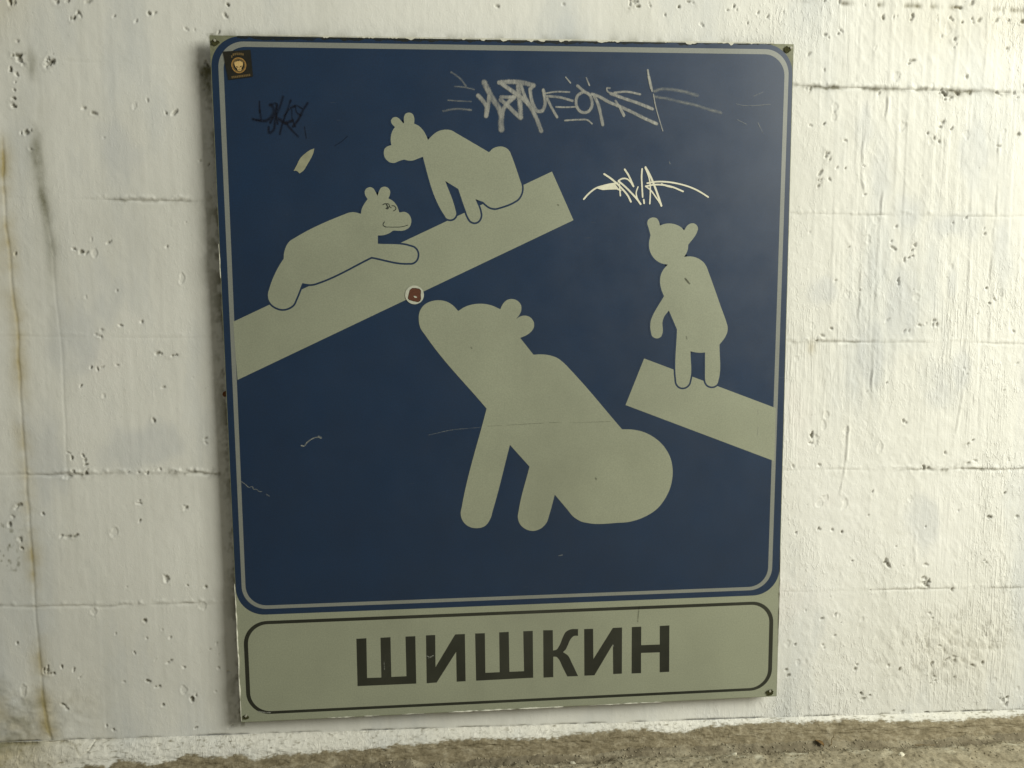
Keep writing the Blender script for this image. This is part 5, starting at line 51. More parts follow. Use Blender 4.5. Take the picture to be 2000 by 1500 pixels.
"dark":[[0.00246,[[0.0659,1.0654],[0.068,1.0645],[0.07,1.0638],[0.0717,1.0634],[0.0734,1.0632],[0.0751,1.063],[0.0768,1.0628]]],[0.00317,[[0.0774,1.0792],[0.0786,1.0658]]],[0.00352,[[0.1057,1.0895],[0.1056,1.0877],[0.1053,1.0858],[0.1051,1.084],[0.1049,1.0821],[0.1047,1.0803],[0.1045,1.0784],[0.1043,1.0766],[0.1042,1.0747],[0.1041,1.0729],[0.1042,1.0711],[0.1043,1.0691],[0.1044,1.0672],[0.1047,1.0653],[0.1049,1.0634],[0.1052,1.0615],[0.1054,1.0596],[0.1057,1.0576]]],[0.00317,[[0.1177,1.0712],[0.1189,1.0727],[0.12,1.0743],[0.1212,1.0759],[0.1223,1.0776],[0.1234,1.0791],[0.1247,1.0806],[0.126,1.0819],[0.1275,1.083],[0.1291,1.0839],[0.1308,1.0846],[0.1326,1.0852],[0.1344,1.0858],[0.1361,1.0864]]],[0.00282,[[0.1361,1.0873],[0.1364,1.0854],[0.1366,1.0835],[0.1367,1.0815],[0.137,1.0796],[0.1375,1.0779],[0.1383,1.0764],[0.1393,1.0752],[0.1406,1.0742],[0.1421,1.0732],[0.1435,1.0723],[0.1449,1.0714]]],[0.00246,[[0.13,1.0813],[0.13,1.0794],[0.13,1.0775],[0.1299,1.0756],[0.1298,1.0737],[0.1298,1.0718],[0.1299,1.0699],[0.13,1.0681],[0.1303,1.0662],[0.1307,1.0645],[0.1311,1.0628],[0.1317,1.0611],[0.1323,1.0595],[0.133,1.0578],[0.1336,1.0561],[0.1343,1.0545],[0.1349,1.0528]]],[0.00493,[[0.065,1.0649],[0.067,1.0645],[0.0689,1.0641],[0.0709,1.0637],[0.0728,1.0633],[0.0748,1.063],[0.0768,1.0628],[0.0788,1.0626],[0.0809,1.0624],[0.083,1.0623],[0.085,1.0625],[0.0869,1.0629],[0.0885,1.0635],[0.0901,1.0644],[0.0917,1.0655],[0.0931,1.0667],[0.0944,1.068],[0.0956,1.0693],[0.0967,1.0708],[0.0978,1.0724],[0.0987,1.0741],[0.0995,1.0759],[0.1,1.0777],[0.1003,1.0794],[0.1003,1.0811],[0.0998,1.0828],[0.099,1.0845],[0.0978,1.0861],[0.0966,1.0878],[0.0956,1.0894]]],[0.00282,[[0.0772,1.0943],[0.077,1.0759]]],[0.00387,[[0.1164,1.1021],[0.1158,1.1004],[0.1152,1.0986],[0.1146,1.0968],[0.114,1.095],[0.1134,1.0932],[0.1128,1.0914],[0.1122,1.0897],[0.1116,1.0879],[0.1109,1.0862],[0.1102,1.0845],[0.1095,1.0828],[0.1088,1.0811],[0.108,1.0795],[0.1072,1.0778],[0.1064,1.0761],[0.1057,1.0745],[0.1049,1.0728],[0.1042,1.0711],[0.1035,1.0694],[0.1029,1.0677],[0.1023,1.066],[0.1018,1.0642],[0.1014,1.0622],[0.1012,1.0602],[0.1011,1.0581],[0.1009,1.0561],[0.1007,1.054],[0.1004,1.0521],[0.1,1.0503],[0.0993,1.0486],[0.0984,1.0471],[0.0972,1.0458],[0.0958,1.0446],[0.0941,1.0435],[0.0924,1.0426],[0.0912,1.0424],[0.0904,1.0433],[0.0903,1.0451],[0.0904,1.0476],[0.0907,1.0502],[0.0907,1.0525]]],[0.00317,[[0.1289,1.0964],[0.1282,1.0947],[0.1276,1.0931],[0.1269,1.0914],[0.1263,1.0897],[0.1256,1.088],[0.125,1.0863],[0.1243,1.0846],[0.1237,1.083],[0.123,1.0813],[0.1224,1.0796],[0.1217,1.0779],[0.1211,1.0762],[0.1204,1.0745],[0.1197,1.0729],[0.1191,1.0712],[0.1184,1.0695],[0.1177,1.0678],[0.117,1.0662],[0.1163,1.0645],[0.1156,1.0628],[0.1149,1.0611],[0.1143,1.0595],[0.1136,1.0578],[0.113,1.0561],[0.1125,1.0544],[0.1119,1.0526],[0.1115,1.051],[0.111,1.0493],[0.1106,1.0476],[0.1102,1.0459],[0.1098,1.0442],[0.1093,1.0425],[0.1089,1.0408]]],[0.00528,[[0.1074,1.0661],[0.109,1.065],[0.1106,1.0638],[0.1123,1.0626],[0.1139,1.0614],[0.1155,1.0605],[0.1172,1.0597],[0.119,1.0594],[0.1206,1.0595],[0.1223,1.0599],[0.1241,1.0606],[0.1258,1.0613],[0.1276,1.0622],[0.1293,1.063],[0.131,1.0637]]],[0.00422,[[0.1567,1.092],[0.1557,1.0905],[0.1546,1.089],[0.1536,1.0875],[0.1525,1.086],[0.1515,1.0845],[0.1505,1.083],[0.1495,1.0815],[0.1486,1.0798],[0.1476,1.0782],[0.1468,1.0765],[0.1459,1.0747],[0.1451,1.073],[0.1442,1.0713],[0.1433,1.0696],[0.1424,1.0679],[0.1413,1.0663],[0.1403,1.0647],[0.1391,1.0632],[0.138,1.0617],[0.1368,1.0602],[0.1355,1.0587],[0.1343,1.0572],[0.1331,1.0557],[0.1318,1.0543],[0.1306,1.0528]]],[0.00352,[[0.119,1.0594],[0.1202,1.0579],[0.1214,1.0565],[0.1226,1.055],[0.1238,1.0535],[0.125,1.052],[0.1262,1.0506],[0.1275,1.0491],[0.1287,1.0477],[0.13,1.0463],[0.1313,1.0449],[0.1327,1.0435],[0.134,1.0422],[0.1354,1.0408],[0.1367,1.0395],[0.1381,1.0381],[0.1394,1.0368]]],[0.00176,[[0.1502,1.0529],[0.1525,1.0343]]],[0.00123,[[0.2217,1.0381],[0.2203,1.0369],[0.2189,1.0356],[0.2176,1.0344],[0.2162,1.0331],[0.2148,1.0319],[0.2134,1.0307],[0.212,1.0296],[0.2105,1.0285],[0.209,1.0275],[0.2075,1.0265],[0.2059,1.0256],[0.2044,1.0246],[0.2028,1.0237],[0.2012,1.0228],[0.1997,1.0218]]],[0.00387,[[0.0938,1.0877],[0.0958,1.0885],[0.0979,1.0894],[0.1001,1.0902],[0.1021,1.091],[0.1037,1.0913],[0.1049,1.0912],[0.1056,1.0904],[0.1059,1.089],[0.1057,1.0871],[0.1053,1.085],[0.1047,1.0826],[0.104,1.0803],[0.1033,1.0781],[0.1027,1.0761],[0.102,1.0743],[0.1013,1.0726],[0.1004,1.0709],[0.0995,1.0692],[0.0985,1.0675],[0.0975,1.0659],[0.0965,1.0642],[0.0955,1.0626],[0.0945,1.0609],[0.0935,1.0592]]],[0.00282,[[0.1284,1.0847],[0.1301,1.0855],[0.1319,1.0864],[0.1336,1.0872],[0.1353,1.0878],[0.137,1.0881],[0.1387,1.0879],[0.1404,1.0872],[0.1421,1.0863],[0.1437,1.0852],[0.1454,1.0841],[0.147,1.0832]]]],
"face":[[0.00158,[[0.2783,0.9233],[0.2796,0.9242],[0.281,0.9248],[0.2827,0.925],[0.2845,0.925],[0.2866,0.925],[0.2884,0.9244],[0.2894,0.922],[0.2891,0.9203],[0.2883,0.9188],[0.2871,0.917],[0.2856,0.9159],[0.2832,0.917]]],[0.0022,[[0.2844,0.9233],[0.2861,0.9211],[0.2859,0.9195],[0.2852,0.9177]]],[0.00132,[[0.2896,0.9203],[0.2924,0.9181]]],[0.00158,[[0.2936,0.9216],[0.2951,0.9217],[0.2967,0.9216],[0.2981,0.921],[0.2992,0.92],[0.3,0.9188],[0.3004,0.9174],[0.3,0.916],[0.2991,0.9146],[0.2977,0.9137],[0.296,0.9129]]],[0.0015,[[0.2802,0.8942],[0.2787,0.8925],[0.2777,0.8907],[0.2779,0.889],[0.2787,0.8875],[0.2803,0.8865],[0.2822,0.8857]]],[0.00114,[[0.2822,0.8857],[0.2842,0.8856],[0.2861,0.8855],[0.2881,0.8855],[0.2901,0.8854],[0.2918,0.8854],[0.2936,0.8853],[0.2953,0.8853],[0.2971,0.8854],[0.2988,0.8854],[0.3006,0.8854],[0.3024,0.8854],[0.3041,0.8854],[0.3059,0.8855],[0.3076,0.8857],[0.3099,0.886],[0.3121,0.8864],[0.3143,0.8869],[0.3162,0.8875],[0.3181,0.8881],[0.32,0.8887]]]],
"scratch":[[0.00176,[[0.3375,0.1107],[0.3398,0.1094],[0.3421,0.1085],[0.3443,0.1089],[0.3465,0.11],[0.3487,0.1111]]],[0.00106,[[0.3393,0.1067],[0.3449,0.1074]]],[0.00158,[[0.6828,0.1158],[0.6839,0.1134]]],[0.00088,[[0.2592,0.1035],[0.2597,0.0879]]],[0.00194,[[0.0313,0.02],[0.0333,0.0195],[0.0353,0.0189],[0.0373,0.0184],[0.0393,0.0179],[0.0413,0.0175],[0.0434,0.0172],[0.0456,0.017],[0.0478,0.0168],[0.05,0.0167],[0.0522,0.0165]]],[0.00211,[[0.1253,0.5068],[0.1277,0.506],[0.1299,0.5056],[0.1313,0.5064],[0.1325,0.508],[0.1336,0.5098],[0.1348,0.5114],[0.1362,0.5127],[0.1377,0.5139],[0.1392,0.5151],[0.1407,0.5161],[0.1423,0.5171],[0.1443,0.5182],[0.1463,0.5192],[0.1483,0.5201],[0.1504,0.5206],[0.1526,0.5208],[0.1547,0.5208],[0.1569,0.5206],[0.1591,0.5204]]],[0.00343,[[0.1558,0.5219],[0.1597,0.5197]]],[0.00132,[[0.0195,0.445],[0.0209,0.4439],[0.0223,0.4429],[0.0238,0.4418],[0.0252,0.4407],[0.0265,0.4396],[0.0278,0.4381],[0.029,0.4366],[0.0302,0.4352],[0.0316,0.4343],[0.0339,0.4346],[0.0364,0.4356],[0.0383,0.4355],[0.0388,0.4333],[0.0394,0.4309],[0.0411,0.4305],[0.0433,0.4307],[0.0453,0.4305],[0.0465,0.4293],[0.0474,0.4278],[0.0485,0.4267],[0.0502,0.4262],[0.0521,0.4261],[0.0541,0.4261]]],[0.00185,[[0.0616,0.421],[0.0661,0.4177]]],[0.00053,[[0.3482,0.5203],[0.3502,0.5208],[0.3522,0.5212],[0.3541,0.5216],[0.3561,0.522],[0.3581,0.5224],[0.36,0.5229],[0.362,0.5233],[0.364,0.5237],[0.3659,0.5242],[0.3679,0.5246],[0.3699,0.525],[0.3718,0.5254],[0.3738,0.5259],[0.3758,0.5263],[0.3777,0.5266],[0.3797,0.527],[0.3817,0.5274],[0.3837,0.5277],[0.3857,0.528],[0.3877,0.5283],[0.3897,0.5286],[0.3917,0.5289],[0.3937,0.5291],[0.3957,0.5293],[0.3977,0.5295],[0.3997,0.5297],[0.4017,0.5299],[0.4038,0.53],[0.4058,0.5302],[0.4078,0.5303],[0.4098,0.5304],[0.4119,0.5305],[0.4139,0.5306],[0.4159,0.5308],[0.4179,0.5309],[0.42,0.5309],[0.422,0.531],[0.424,0.5311],[0.4261,0.5312],[0.4281,0.5313],[0.4302,0.5314],[0.4322,0.5315],[0.4342,0.5316],[0.4363,0.5318],[0.4383,0.5319],[0.4403,0.532]]],[0.00169,[[0.5813,0.2911],[0.5881,0.2924]]],[0.00095,[[0.9503,0.5539],[0.9505,0.5453]]],[0.00127,[[0.9516,0.5214],[0.9511,0.5059]]]],
"scratch_dark":[[0.00158,[[0.7315,0.188],[0.7313,0.1859],[0.7311,0.1837],[0.731,0.1815],[0.7308,0.1794],[0.7306,0.1772],[0.7304,0.175],[0.7303,0.1728],[0.7301,0.1705],[0.73,0.1683],[0.7298,0.1661],[0.7297,0.1639],[0.7295,0.1617],[0.7294,0.1594]]],[0.00296,[[0.6494,0.4341],[0.6503,0.4323]]],[0.00282,[[0.4263,0.6759],[0.4274,0.674]]],[0.00063,[[0.4535,0.534],[0.48,0.5347]]],[0.00084,[[0.4877,0.535],[0.4897,0.5351],[0.4918,0.5351],[0.4938,0.5352],[0.4958,0.5353],[0.4979,0.5354],[0.4999,0.5355],[0.5019,0.5355],[0.5039,0.5356],[0.506,0.5357],[0.508,0.5358],[0.51,0.5359],[0.5121,0.5359],[0.5141,0.536],[0.5161,0.5361],[0.5181,0.5362],[0.5202,0.5363],[0.5222,0.5363],[0.5242,0.5364],[0.5263,0.5365],[0.5284,0.5366],[0.5305,0.5366],[0.5325,0.5367],[0.5346,0.5368],[0.5367,0.5369],[0.5387,0.5369],[0.5408,0.537],[0.5429,0.5371],[0.545,0.5372],[0.547,0.5372],[0.5491,0.5373],[0.5512,0.5374],[0.5533,0.5375],[0.5553,0.5375]]],[0.00053,[[0.5642,0.5378],[0.5876,0.5382]]],[0.00063,[[0.6022,0.537],[0.6042,0.537],[0.6062,0.537],[0.6082,0.537],[0.6102,0.537],[0.6123,0.5371],[0.6143,0.5371],[0.6163,0.5371],[0.6183,0.5371],[0.6204,0.5371],[0.6224,0.5372],[0.6244,0.5372],[0.6265,0.5372],[0.6285,0.5372],[0.6305,0.5372],[0.6325,0.5373],[0.6346,0.5373],[0.6366,0.5373],[0.6386,0.5373],[0.6407,0.5373],[0.6427,0.5374],[0.6447,0.5374],[0.6468,0.5374],[0.6489,0.5374],[0.651,0.5374],[0.6531,0.5374],[0.6552,0.5375],[0.6573,0.5375],[0.6594,0.5375],[0.6615,0.5375],[0.6636,0.5375],[0.6657,0.5375],[0.6678,0.5375],[0.6699,0.5376],[0.672,0.5376],[0.6741,0.5376],[0.6762,0.5376]]],[0.0029,[[0.8108,0.7933],[0.8186,0.7844]]],[0.00246,[[0.5813,0.9235],[0.5833,0.9223]]],[0.00222,[[0.8145,0.6892],[0.8155,0.685]]]],
"chip":[[0.1652,1.0174],[0.1629,1.0166],[0.1606,1.0158],[0.1583,1.0149],[0.1564,1.0138],[0.1546,1.0127],[0.1529,1.0115],[0.1512,1.0102],[0.1495,1.0089],[0.1479,1.0076],[0.1463,1.0062],[0.1448,1.0049],[0.1433,1.0034],[0.1419,1.0019],[0.1407,1.0003],[0.1394,0.9984],[0.1383,0.9964],[0.1372,0.9943],[0.1362,0.9922],[0.1352,0.9901],[0.134,0.9881],[0.1328,0.986],[0.1317,0.984],[0.1305,0.9819],[0.1293,0.9799],[0.1317,0.9803],[0.1339,0.9802],[0.1354,0.9794],[0.1368,0.9782],[0.1379,0.977],[0.1389,0.9756],[0.141,0.977],[0.1431,0.9784],[0.1451,0.9799],[0.1465,0.9814],[0.1478,0.983],[0.149,0.9848],[0.1501,0.9866],[0.1512,0.9884],[0.1523,0.9902],[0.1536,0.9921],[0.1548,0.9941],[0.1561,0.9961],[0.1573,0.9981],[0.1584,1.0001],[0.1596,1.0021],[0.1607,1.0042],[0.1618,1.0063],[0.1628,1.0084],[0.1636,1.0106],[0.1642,1.0129],[0.1647,1.0151]],
"wedge":[[0.6502,0.9513],[0.682,0.9605],[0.6902,0.9496],[0.6729,0.9492],[0.6607,0.9485]],
"skull_sticker":[[0.0208,1.174],[0.066,1.1775],[0.0683,1.1341],[0.0279,1.1283]],
"round_sticker":[0.329,0.7686],
"nails":[[0.1051,1.1809],[0.9858,0.0108],[0.0074,1.1812],[0.0102,0.0142]],
"m":{"blueL":[[0.0047,1.1417],[-0.0012,0.2508]],
"lineLout":[[0.0122,1.1417],[0.0112,0.2692]],
"lineLin":[[0.0206,1.1418],[0.0175,0.2689]],
"lineTout":[[0.0586,1.1904],[0.9168,1.1913]],
"lineTin":[[0.0582,1.1816],[0.917,1.1844]],
"lineRout":[[0.9919,1.1445],[0.9893,0.5719],[0.9848,0.2524]],
"lineRin":[[0.9845,1.1444],[0.9815,0.572],[0.9768,0.2527]],
"lineBin":[[0.053,0.2179],[0.948,0.2181]],
"lineBout":[[0.0527,0.2117],[0.9482,0.2111]],
"blueB":[[0.0523,0.2013],[0.9484,0.2006]],
"fLo":[[0.0108,0.1457]],
"fLi":[[0.018,0.1454]],
"fTo":[[0.0608,0.1889],[0.9437,0.1894]],
"fTi":[[0.0606,0.1828],[0.9439,0.1834]],
"fRo":[[0.9896,0.1223]],
"fRi":[[0.982,0.1227]],
"fBo":[[0.0813,0.0135],[0.9426,0.0139]],
"fBi":[[0.0815,0.0188],[0.9425,0.019]]},"pits":[[-0.3172,1.1706,0.00616],[-0.3154,1.1616,0.00704],[-0.331,1.1475,0.00352],[-0.3218,1.1394,0.00352],[-0.269,1.1589,0.00792],[-0.2623,1.1607,0.00528],[-0.2233,1.2326,0.00616],[-0.2148,1.2376,0.0044],[-0.2292,1.23,0.00352],[-0.1599,1.2344,0.00264],[-0.1248,1.2276,0.00352],[-0.1025,1.2411,0.00352],[-0.0925,1.2413,0.00264],[-0.043,1.2158,0.00352],[-0.0297,1.2151,0.00176],[-0.2169,1.0857,0.00352],[-0.2,1.0767,0.0044],[-0.1127,1.1008,0.00352],[-0.0844,1.0792,0.00264],[-0.0701,1.0794,0.0044],[-0.1882,1.0381,0.0022],[-0.0325,0.9998,0.00264],[-0.3136,1.0457,0.00616],[-0.3057,1.0173,0.00352],[-0.3294,1.1005,0.0044],[-0.3318,1.0897,0.00528],[-0.3276,1.1146,0.00264],[-0.3243,1.127,0.00264],[-0.3163,1.1944,0.0044],[-0.2475,0.8512,0.00352],[-0.2368,0.8468,0.00352],[-0.2268,0.8451,0.00352],[-0.1893,0.8631,0.00352],[-0.344,0.8465,0.00352],[-0.0945,0.8548,0.00264],[-0.0149,0.9947,0.00352],[-0.0206,1.1428,0.00352],[-0.0175,1.1186,0.00264],[-0.0122,1.1597,0.00616],[-0.2094,0.7128,0.0044],[-0.2159,0.7031,0.00528],[-0.1814,0.7812,0.0022],[-0.179,0.7204,0.00264],[-0.1417,0.727,0.00264],[-0.2321,0.6483,0.00352],[-0.2219,0.6472,0.00264],[-0.2132,0.6489,0.00264],[-0.1872,0.652,0.00264],[-0.1133,0.6113,0.00308],[-0.062,0.6266,0.0022],[-0.2521,0.6156,0.00264],[-0.1321,0.5537,0.0044],[-0.0461,0.5189,0.00352],[-0.0447,0.5115,0.0022],[-0.1171,0.6715,0.00528],[-0.0913,0.6667,0.00616],[-0.2784,0.4989,0.00352],[-0.2754,0.4915,0.00352],[-0.2554,0.4938,0.00352],[-0.2534,0.4846,0.0044],[-0.2521,0.4773,0.00352],[-0.2521,0.4635,0.00528],[-0.2828,0.457,0.00528],[-0.2736,0.4669,0.00352],[-0.1809,0.4616,0.00264],[-0.1634,0.4612,0.0044],[-0.1476,0.4607,0.00352],[-0.1351,0.465,0.00352],[-0.1263,0.4657,0.00308],[-0.3697,0.4091,0.00528],[-0.3752,0.4038,0.0044],[-0.1656,0.4058,0.00352],[-0.1627,0.4104,0.00264],[-0.0858,0.395,0.00528],[-0.0883,0.3988,0.00264],[-0.3876,0.3748,0.00528],[-0.3705,0.3475,0.00528],[-0.3814,0.3893,0.0044],[-0.3699,0.3317,0.00352],[-0.301,0.3498,0.00352],[-0.2897,0.3494,0.0044],[-0.2774,0.3508,0.0044],[-0.3295,0.3914,0.00264],[-0.1656,0.3733,0.00264],[-0.1937,0.2521,0.0022],[-0.1669,0.1892,0.0044],[-0.1366,0.1707,0.0022],[-0.219,0.1675,0.0022],[-0.166,0.1575,0.0022],[-0.1257,0.1567,0.00308],[-0.1881,0.1306,0.00308],[-0.1521,0.1164,0.00308],[-0.128,0.1114,0.00352],[-0.1042,0.0996,0.00352],[-0.3158,0.1095,0.00352],[-0.2957,0.1038,0.00308],[-0.2832,0.0916,0.00396],[-0.3417,0.104,0.00704],[-0.3377,0.0981,0.00528],[-0.1686,0.0764,0.0044],[-0.1494,0.0648,0.0044],[-0.2091,0.0764,0.0022],[-0.0918,0.0384,0.00528],[-0.0842,0.0449,0.0044],[-0.1441,0.0283,0.00352],[-0.3202,0.0402,0.00352],[-0.3152,0.0351,0.0044],[-0.3094,0.029,0.0044],[-0.2462,-0.0046,0.00352],[-0.2341,-0.0131,0.00528],[-0.0873,-0.018,0.00264],[-0.0442,0.1406,0.00308],[-0.0555,0.1314,0.00176],[-0.0405,0.121,0.00176],[-0.0417,0.0947,0.00264],[-0.0238,0.087,0.00264],[-0.1253,0.2666,0.00616],[-0.0581,0.2488,0.00352],[-0.0484,0.049,0.00264],[-0.0258,-0.0193,0.00352],[1.0914,1.2825,0.00528],[1.0641,1.282,0.00352],[1.1731,1.255,0.0044],[1.1921,1.2562,0.00352],[1.1988,1.2572,0.00264],[1.2266,1.2559,0.00616],[1.2999,1.2544,0.00528],[1.3224,1.2504,0.00352],[1.3416,1.2542,0.00528],[1.3533,1.2527,0.00528],[1.3855,1.2532,0.00528],[1.4098,1.2545,0.00528],[1.4374,1.2514,0.00528],[1.3134,1.275,0.00616],[1.3391,1.2835,0.00528],[1.3254,1.285,0.0044],[1.096,1.23,0.00352],[1.0905,1.2255,0.00352],[1.0669,1.2234,0.00528],[1.0737,1.2182,0.00352],[1.3113,1.2208,0.00528],[1.3127,1.2111,0.00352],[1.3091,1.2065,0.00264],[1.285,1.224,0.00264],[1.0368,1.1895,0.0044],[1.2309,1.1814,0.0044],[1.2254,1.1751,0.00352],[1.3351,1.1548,0.00352],[1.4088,1.2043,0.0044],[1.4441,1.1407,0.0044],[1.068,1.1625,0.00264],[1.0691,1.0687,0.00264],[1.2948,1.1228,0.00792],[1.3028,1.1175,0.00616],[1.2849,1.1246,0.00528],[1.3171,1.1258,0.00616],[1.3435,1.1251,0.0044],[1.3002,1.1121,0.00352],[1.1707,1.1234,0.0044],[1.3977,1.1238,0.00528],[1.4302,1.1242,0.00528],[1.0415,1.1275,0.0044],[1.0338,1.1301,0.00352],[1.0766,1.0137,0.00616],[1.0817,1.0055,0.0044],[1.0652,0.9818,0.00528],[1.0674,0.9709,0.00528],[1.0639,0.96,0.0044],[1.0828,0.9709,0.00352],[1.2924,1.0721,0.00528],[1.2888,1.0648,0.00352],[1.3105,1.0613,0.00352],[1.2791,1.0428,0.0044],[1.2891,1.0383,0.00352],[1.2648,1.0546,0.00352],[1.4029,1.0316,0.0044],[1.4414,1.0529,0.00528],[1.2093,0.8461,0.00528],[1.2059,0.8582,0.00352],[1.2495,0.8524,0.00528],[1.2441,0.8412,0.00352],[1.2145,0.8861,0.00352],[1.3483,0.9017,0.00352],[1.322,0.8924,0.0022],[1.3121,0.8709,0.00176],[1.3859,0.8716,0.00264],[1.3843,0.8829,0.00264],[1.1506,0.9435,0.00264],[1.1477,0.9957,0.00352],[1.0434,1.0658,0.00352],[1.1103,1.0401,0.00352],[1.0966,0.9919,0.00264],[1.232,0.8244,0.0044],[1.2397,0.829,0.00352],[1.2475,0.8318,0.00264],[1.2216,0.7897,0.00352],[1.2229,0.783,0.00352],[1.1006,0.7887,0.00308],[1.1484,0.7695,0.00308],[1.0775,0.6871,0.0044],[1.0668,0.6825,0.00352],[1.067,0.6777,0.00264],[1.0948,0.6992,0.00352],[1.2367,0.6926,0.0044],[1.2466,0.6944,0.00264],[1.2672,0.7028,0.00528],[1.2781,0.7055,0.00264],[1.2938,0.712,0.00528],[1.3002,0.7043,0.00528],[1.2922,0.7044,0.00352],[1.316,0.7908,0.0022],[1.357,0.7744,0.0022],[1.3944,0.7712,0.00264],[1.3808,0.7245,0.00308],[1.4118,0.75,0.00264],[1.401,0.7434,0.00352],[1.4529,0.6889,0.00352],[1.202,0.7131,0.0044],[1.2058,0.5959,0.00264],[1.1693,0.5821,0.00264],[1.4626,0.6286,0.00308],[1.3646,0.6097,0.00264],[1.358,0.6195,0.00264],[1.2431,0.5212,0.0044],[1.2482,0.5201,0.00264],[1.0636,0.4998,0.00528],[1.0621,0.4843,0.00352],[1.2866,0.4343,0.00528],[1.2949,0.4312,0.00528],[1.3706,0.4749,0.0044],[1.3825,0.4826,0.00264],[1.3293,0.4611,0.0044],[1.3746,0.438,0.00528],[1.3898,0.4426,0.00352],[1.4544,0.3797,0.0044],[1.1869,0.3874,0.00352],[1.0285,0.4421,0.0044],[1.0803,0.4417,0.00264],[1.3607,0.3462,0.00264],[1.1805,0.3427,0.00264],[1.2188,0.2517,0.00528],[1.2244,0.2413,0.00616],[1.2989,0.2131,0.00616],[1.3056,0.2016,0.00704],[1.2973,0.2029,0.00528],[1.2997,0.2407,0.0044],[1.417,0.2467,0.00352],[1.4226,0.2403,0.00352],[1.4238,0.3311,0.00528],[1.4793,0.3293,0.00528],[1.3563,0.1883,0.00528],[1.0618,0.159,0.00264],[1.096,0.1413,0.00352],[1.1223,0.1494,0.00352],[1.3137,0.1404,0.0044],[1.3182,0.133,0.00264],[1.0434,0.0912,0.00308],[1.0977,0.0877,0.00264],[1.1009,0.0824,0.00264],[1.3684,0.0516,0.0044],[1.3657,0.0422,0.0044],[1.3682,0.0126,0.0044],[1.3346,0.0761,0.00352],[1.1654,0.0359,0.0044],[1.1692,0.0451,0.00352],[1.2316,0.0401,0.0044],[1.256,0.0306,0.00352],[1.3215,0.0411,0.0044],[1.3292,0.0124,0.0044],[1.3307,0.0039,0.00352],[1.3528,0.047,0.0044],[1.4713,-0.0434,0.00616],[1.4793,-0.0512,0.00528],[1.4806,-0.0374,0.00352],[1.1797,-0.015,0.0044],[1.1832,-0.0257,0.0044],[1.1986,-0.0191,0.00352],[1.3179,-0.0611,0.0044],[1.265,-0.0562,0.0044],[1.247,-0.0532,0.00352],[1.0319,0.0287,0.0044],[1.4064,0.0319,0.0044],[1.4263,0.0373,0.00352],[1.4295,0.0939,0.00352],[1.0275,0.0414,0.00264],[1.1533,0.254,0.00264],[1.1095,0.3159,0.00352],[1.129,0.3103,0.0044],[1.0391,0.3132,0.00352],[1.0822,0.3178,0.0044],[1.1903,0.1937,0.00352],[0.7124,1.2696,0.00528],[0.7214,1.2732,0.00528],[0.7269,1.2664,0.00352],[0.7469,1.2702,0.00352],[0.8236,1.2742,0.0044],[0.8171,1.2758,0.00352],[0.8407,1.2365,0.00352],[0.8983,1.2703,0.00352],[0.903,1.2635,0.00352],[0.799,1.266,0.00264],[0.8864,1.2623,0.00264],[0.4813,1.2621,0.00264],[0.026,1.2574,0.00352],[0.0218,1.2391,0.0044],[0.0105,1.2124,0.00352],[-0.2504,1.2557,0.00528],[-0.2339,1.2576,0.0044],[-0.1971,1.2583,0.0044],[-0.3234,1.2552,0.00616],[-0.317,1.2537,0.0044],[0.5953,1.2675,0.00264],[0.7763,1.2518,0.00264],[0.9421,1.259,0.00352],[0.9609,1.2549,0.00352],[0.9239,1.2413,0.00264],[0.9887,1.2606,0.00352]],
"leak":[[-0.3511,1.0605],[-0.3574,0.892],[-0.3528,0.8405],[-0.3534,0.7974],[-0.3501,0.7251],[-0.352,0.637],[-0.354,0.5477],[-0.3539,0.4626],[-0.3538,0.4022],[-0.3537,0.3032],[-0.354,0.2094],[-0.3523,0.1304],[-0.3516,0.0496],[-0.3421,-0.0484],[-0.341,-0.1006]],
"leak2":[[-0.2964,1.152],[-0.2971,1.0942],[-0.2995,1.0106],[-0.2898,0.9089],[-0.2818,0.8402],[-0.2816,0.7532],[-0.2806,0.6651],[-0.2821,0.5758],[-0.2865,0.4672],[-0.2863,0.4306]],
"ridges":[[[1.1497,1.1205],[1.1455,1.053],[1.1421,0.9893],[1.1484,0.9251],[1.1612,0.8974],[1.1509,0.8323],[1.1461,0.7761],[1.1488,0.6766]],[[1.1882,1.1209],[1.1838,1.0623],[1.1829,0.9894],[1.1823,0.9066],[1.1782,0.8135],[1.1757,0.7001],[1.1772,0.5848],[1.1758,0.5168]],[[1.1419,0.624],[1.1387,0.5468],[1.1301,0.4493],[1.1221,0.3902]],[[1.357,0.8312],[1.359,0.7362],[1.3559,0.6786],[1.3569,0.5815],[1.3487,0.5031]],[[1.4029,1.1184],[1.4037,1.0178],[1.405,0.9063],[1.4013,0.793],[1.4026,0.678]],[[1.272,0.3056],[1.2777,0.2241],[1.2779,0.1728]],[[1.0679,0.0581],[1.0705,0.0061],[1.0732,-0.0149]]],
"patches":[[1.0817,0.7692,0.0475,0.0323],[1.1811,0.9849,0.0342,0.0808],[1.1471,1.062,0.0228,0.0665],[1.2361,0.9112,0.0456,0.057],[1.3113,0.8878,0.057,0.038],[1.2304,0.747,0.0285,0.0665],[1.3111,0.5824,0.0475,0.0712],[1.3467,0.6207,0.0266,0.057],[1.1726,0.6524,0.0247,0.057],[1.3264,0.7841,0.0228,0.0665],[1.2875,0.3252,0.0323,0.057],[1.3541,1.0176,0.0285,0.0665],[1.4227,0.8592,0.0228,0.076],[-0.2517,0.7177,0.057,0.1235],[-0.135,0.4999,0.076,0.038],[-0.3168,0.5044,0.038,0.0855],[-0.1663,1.0112,0.0475,0.057]],
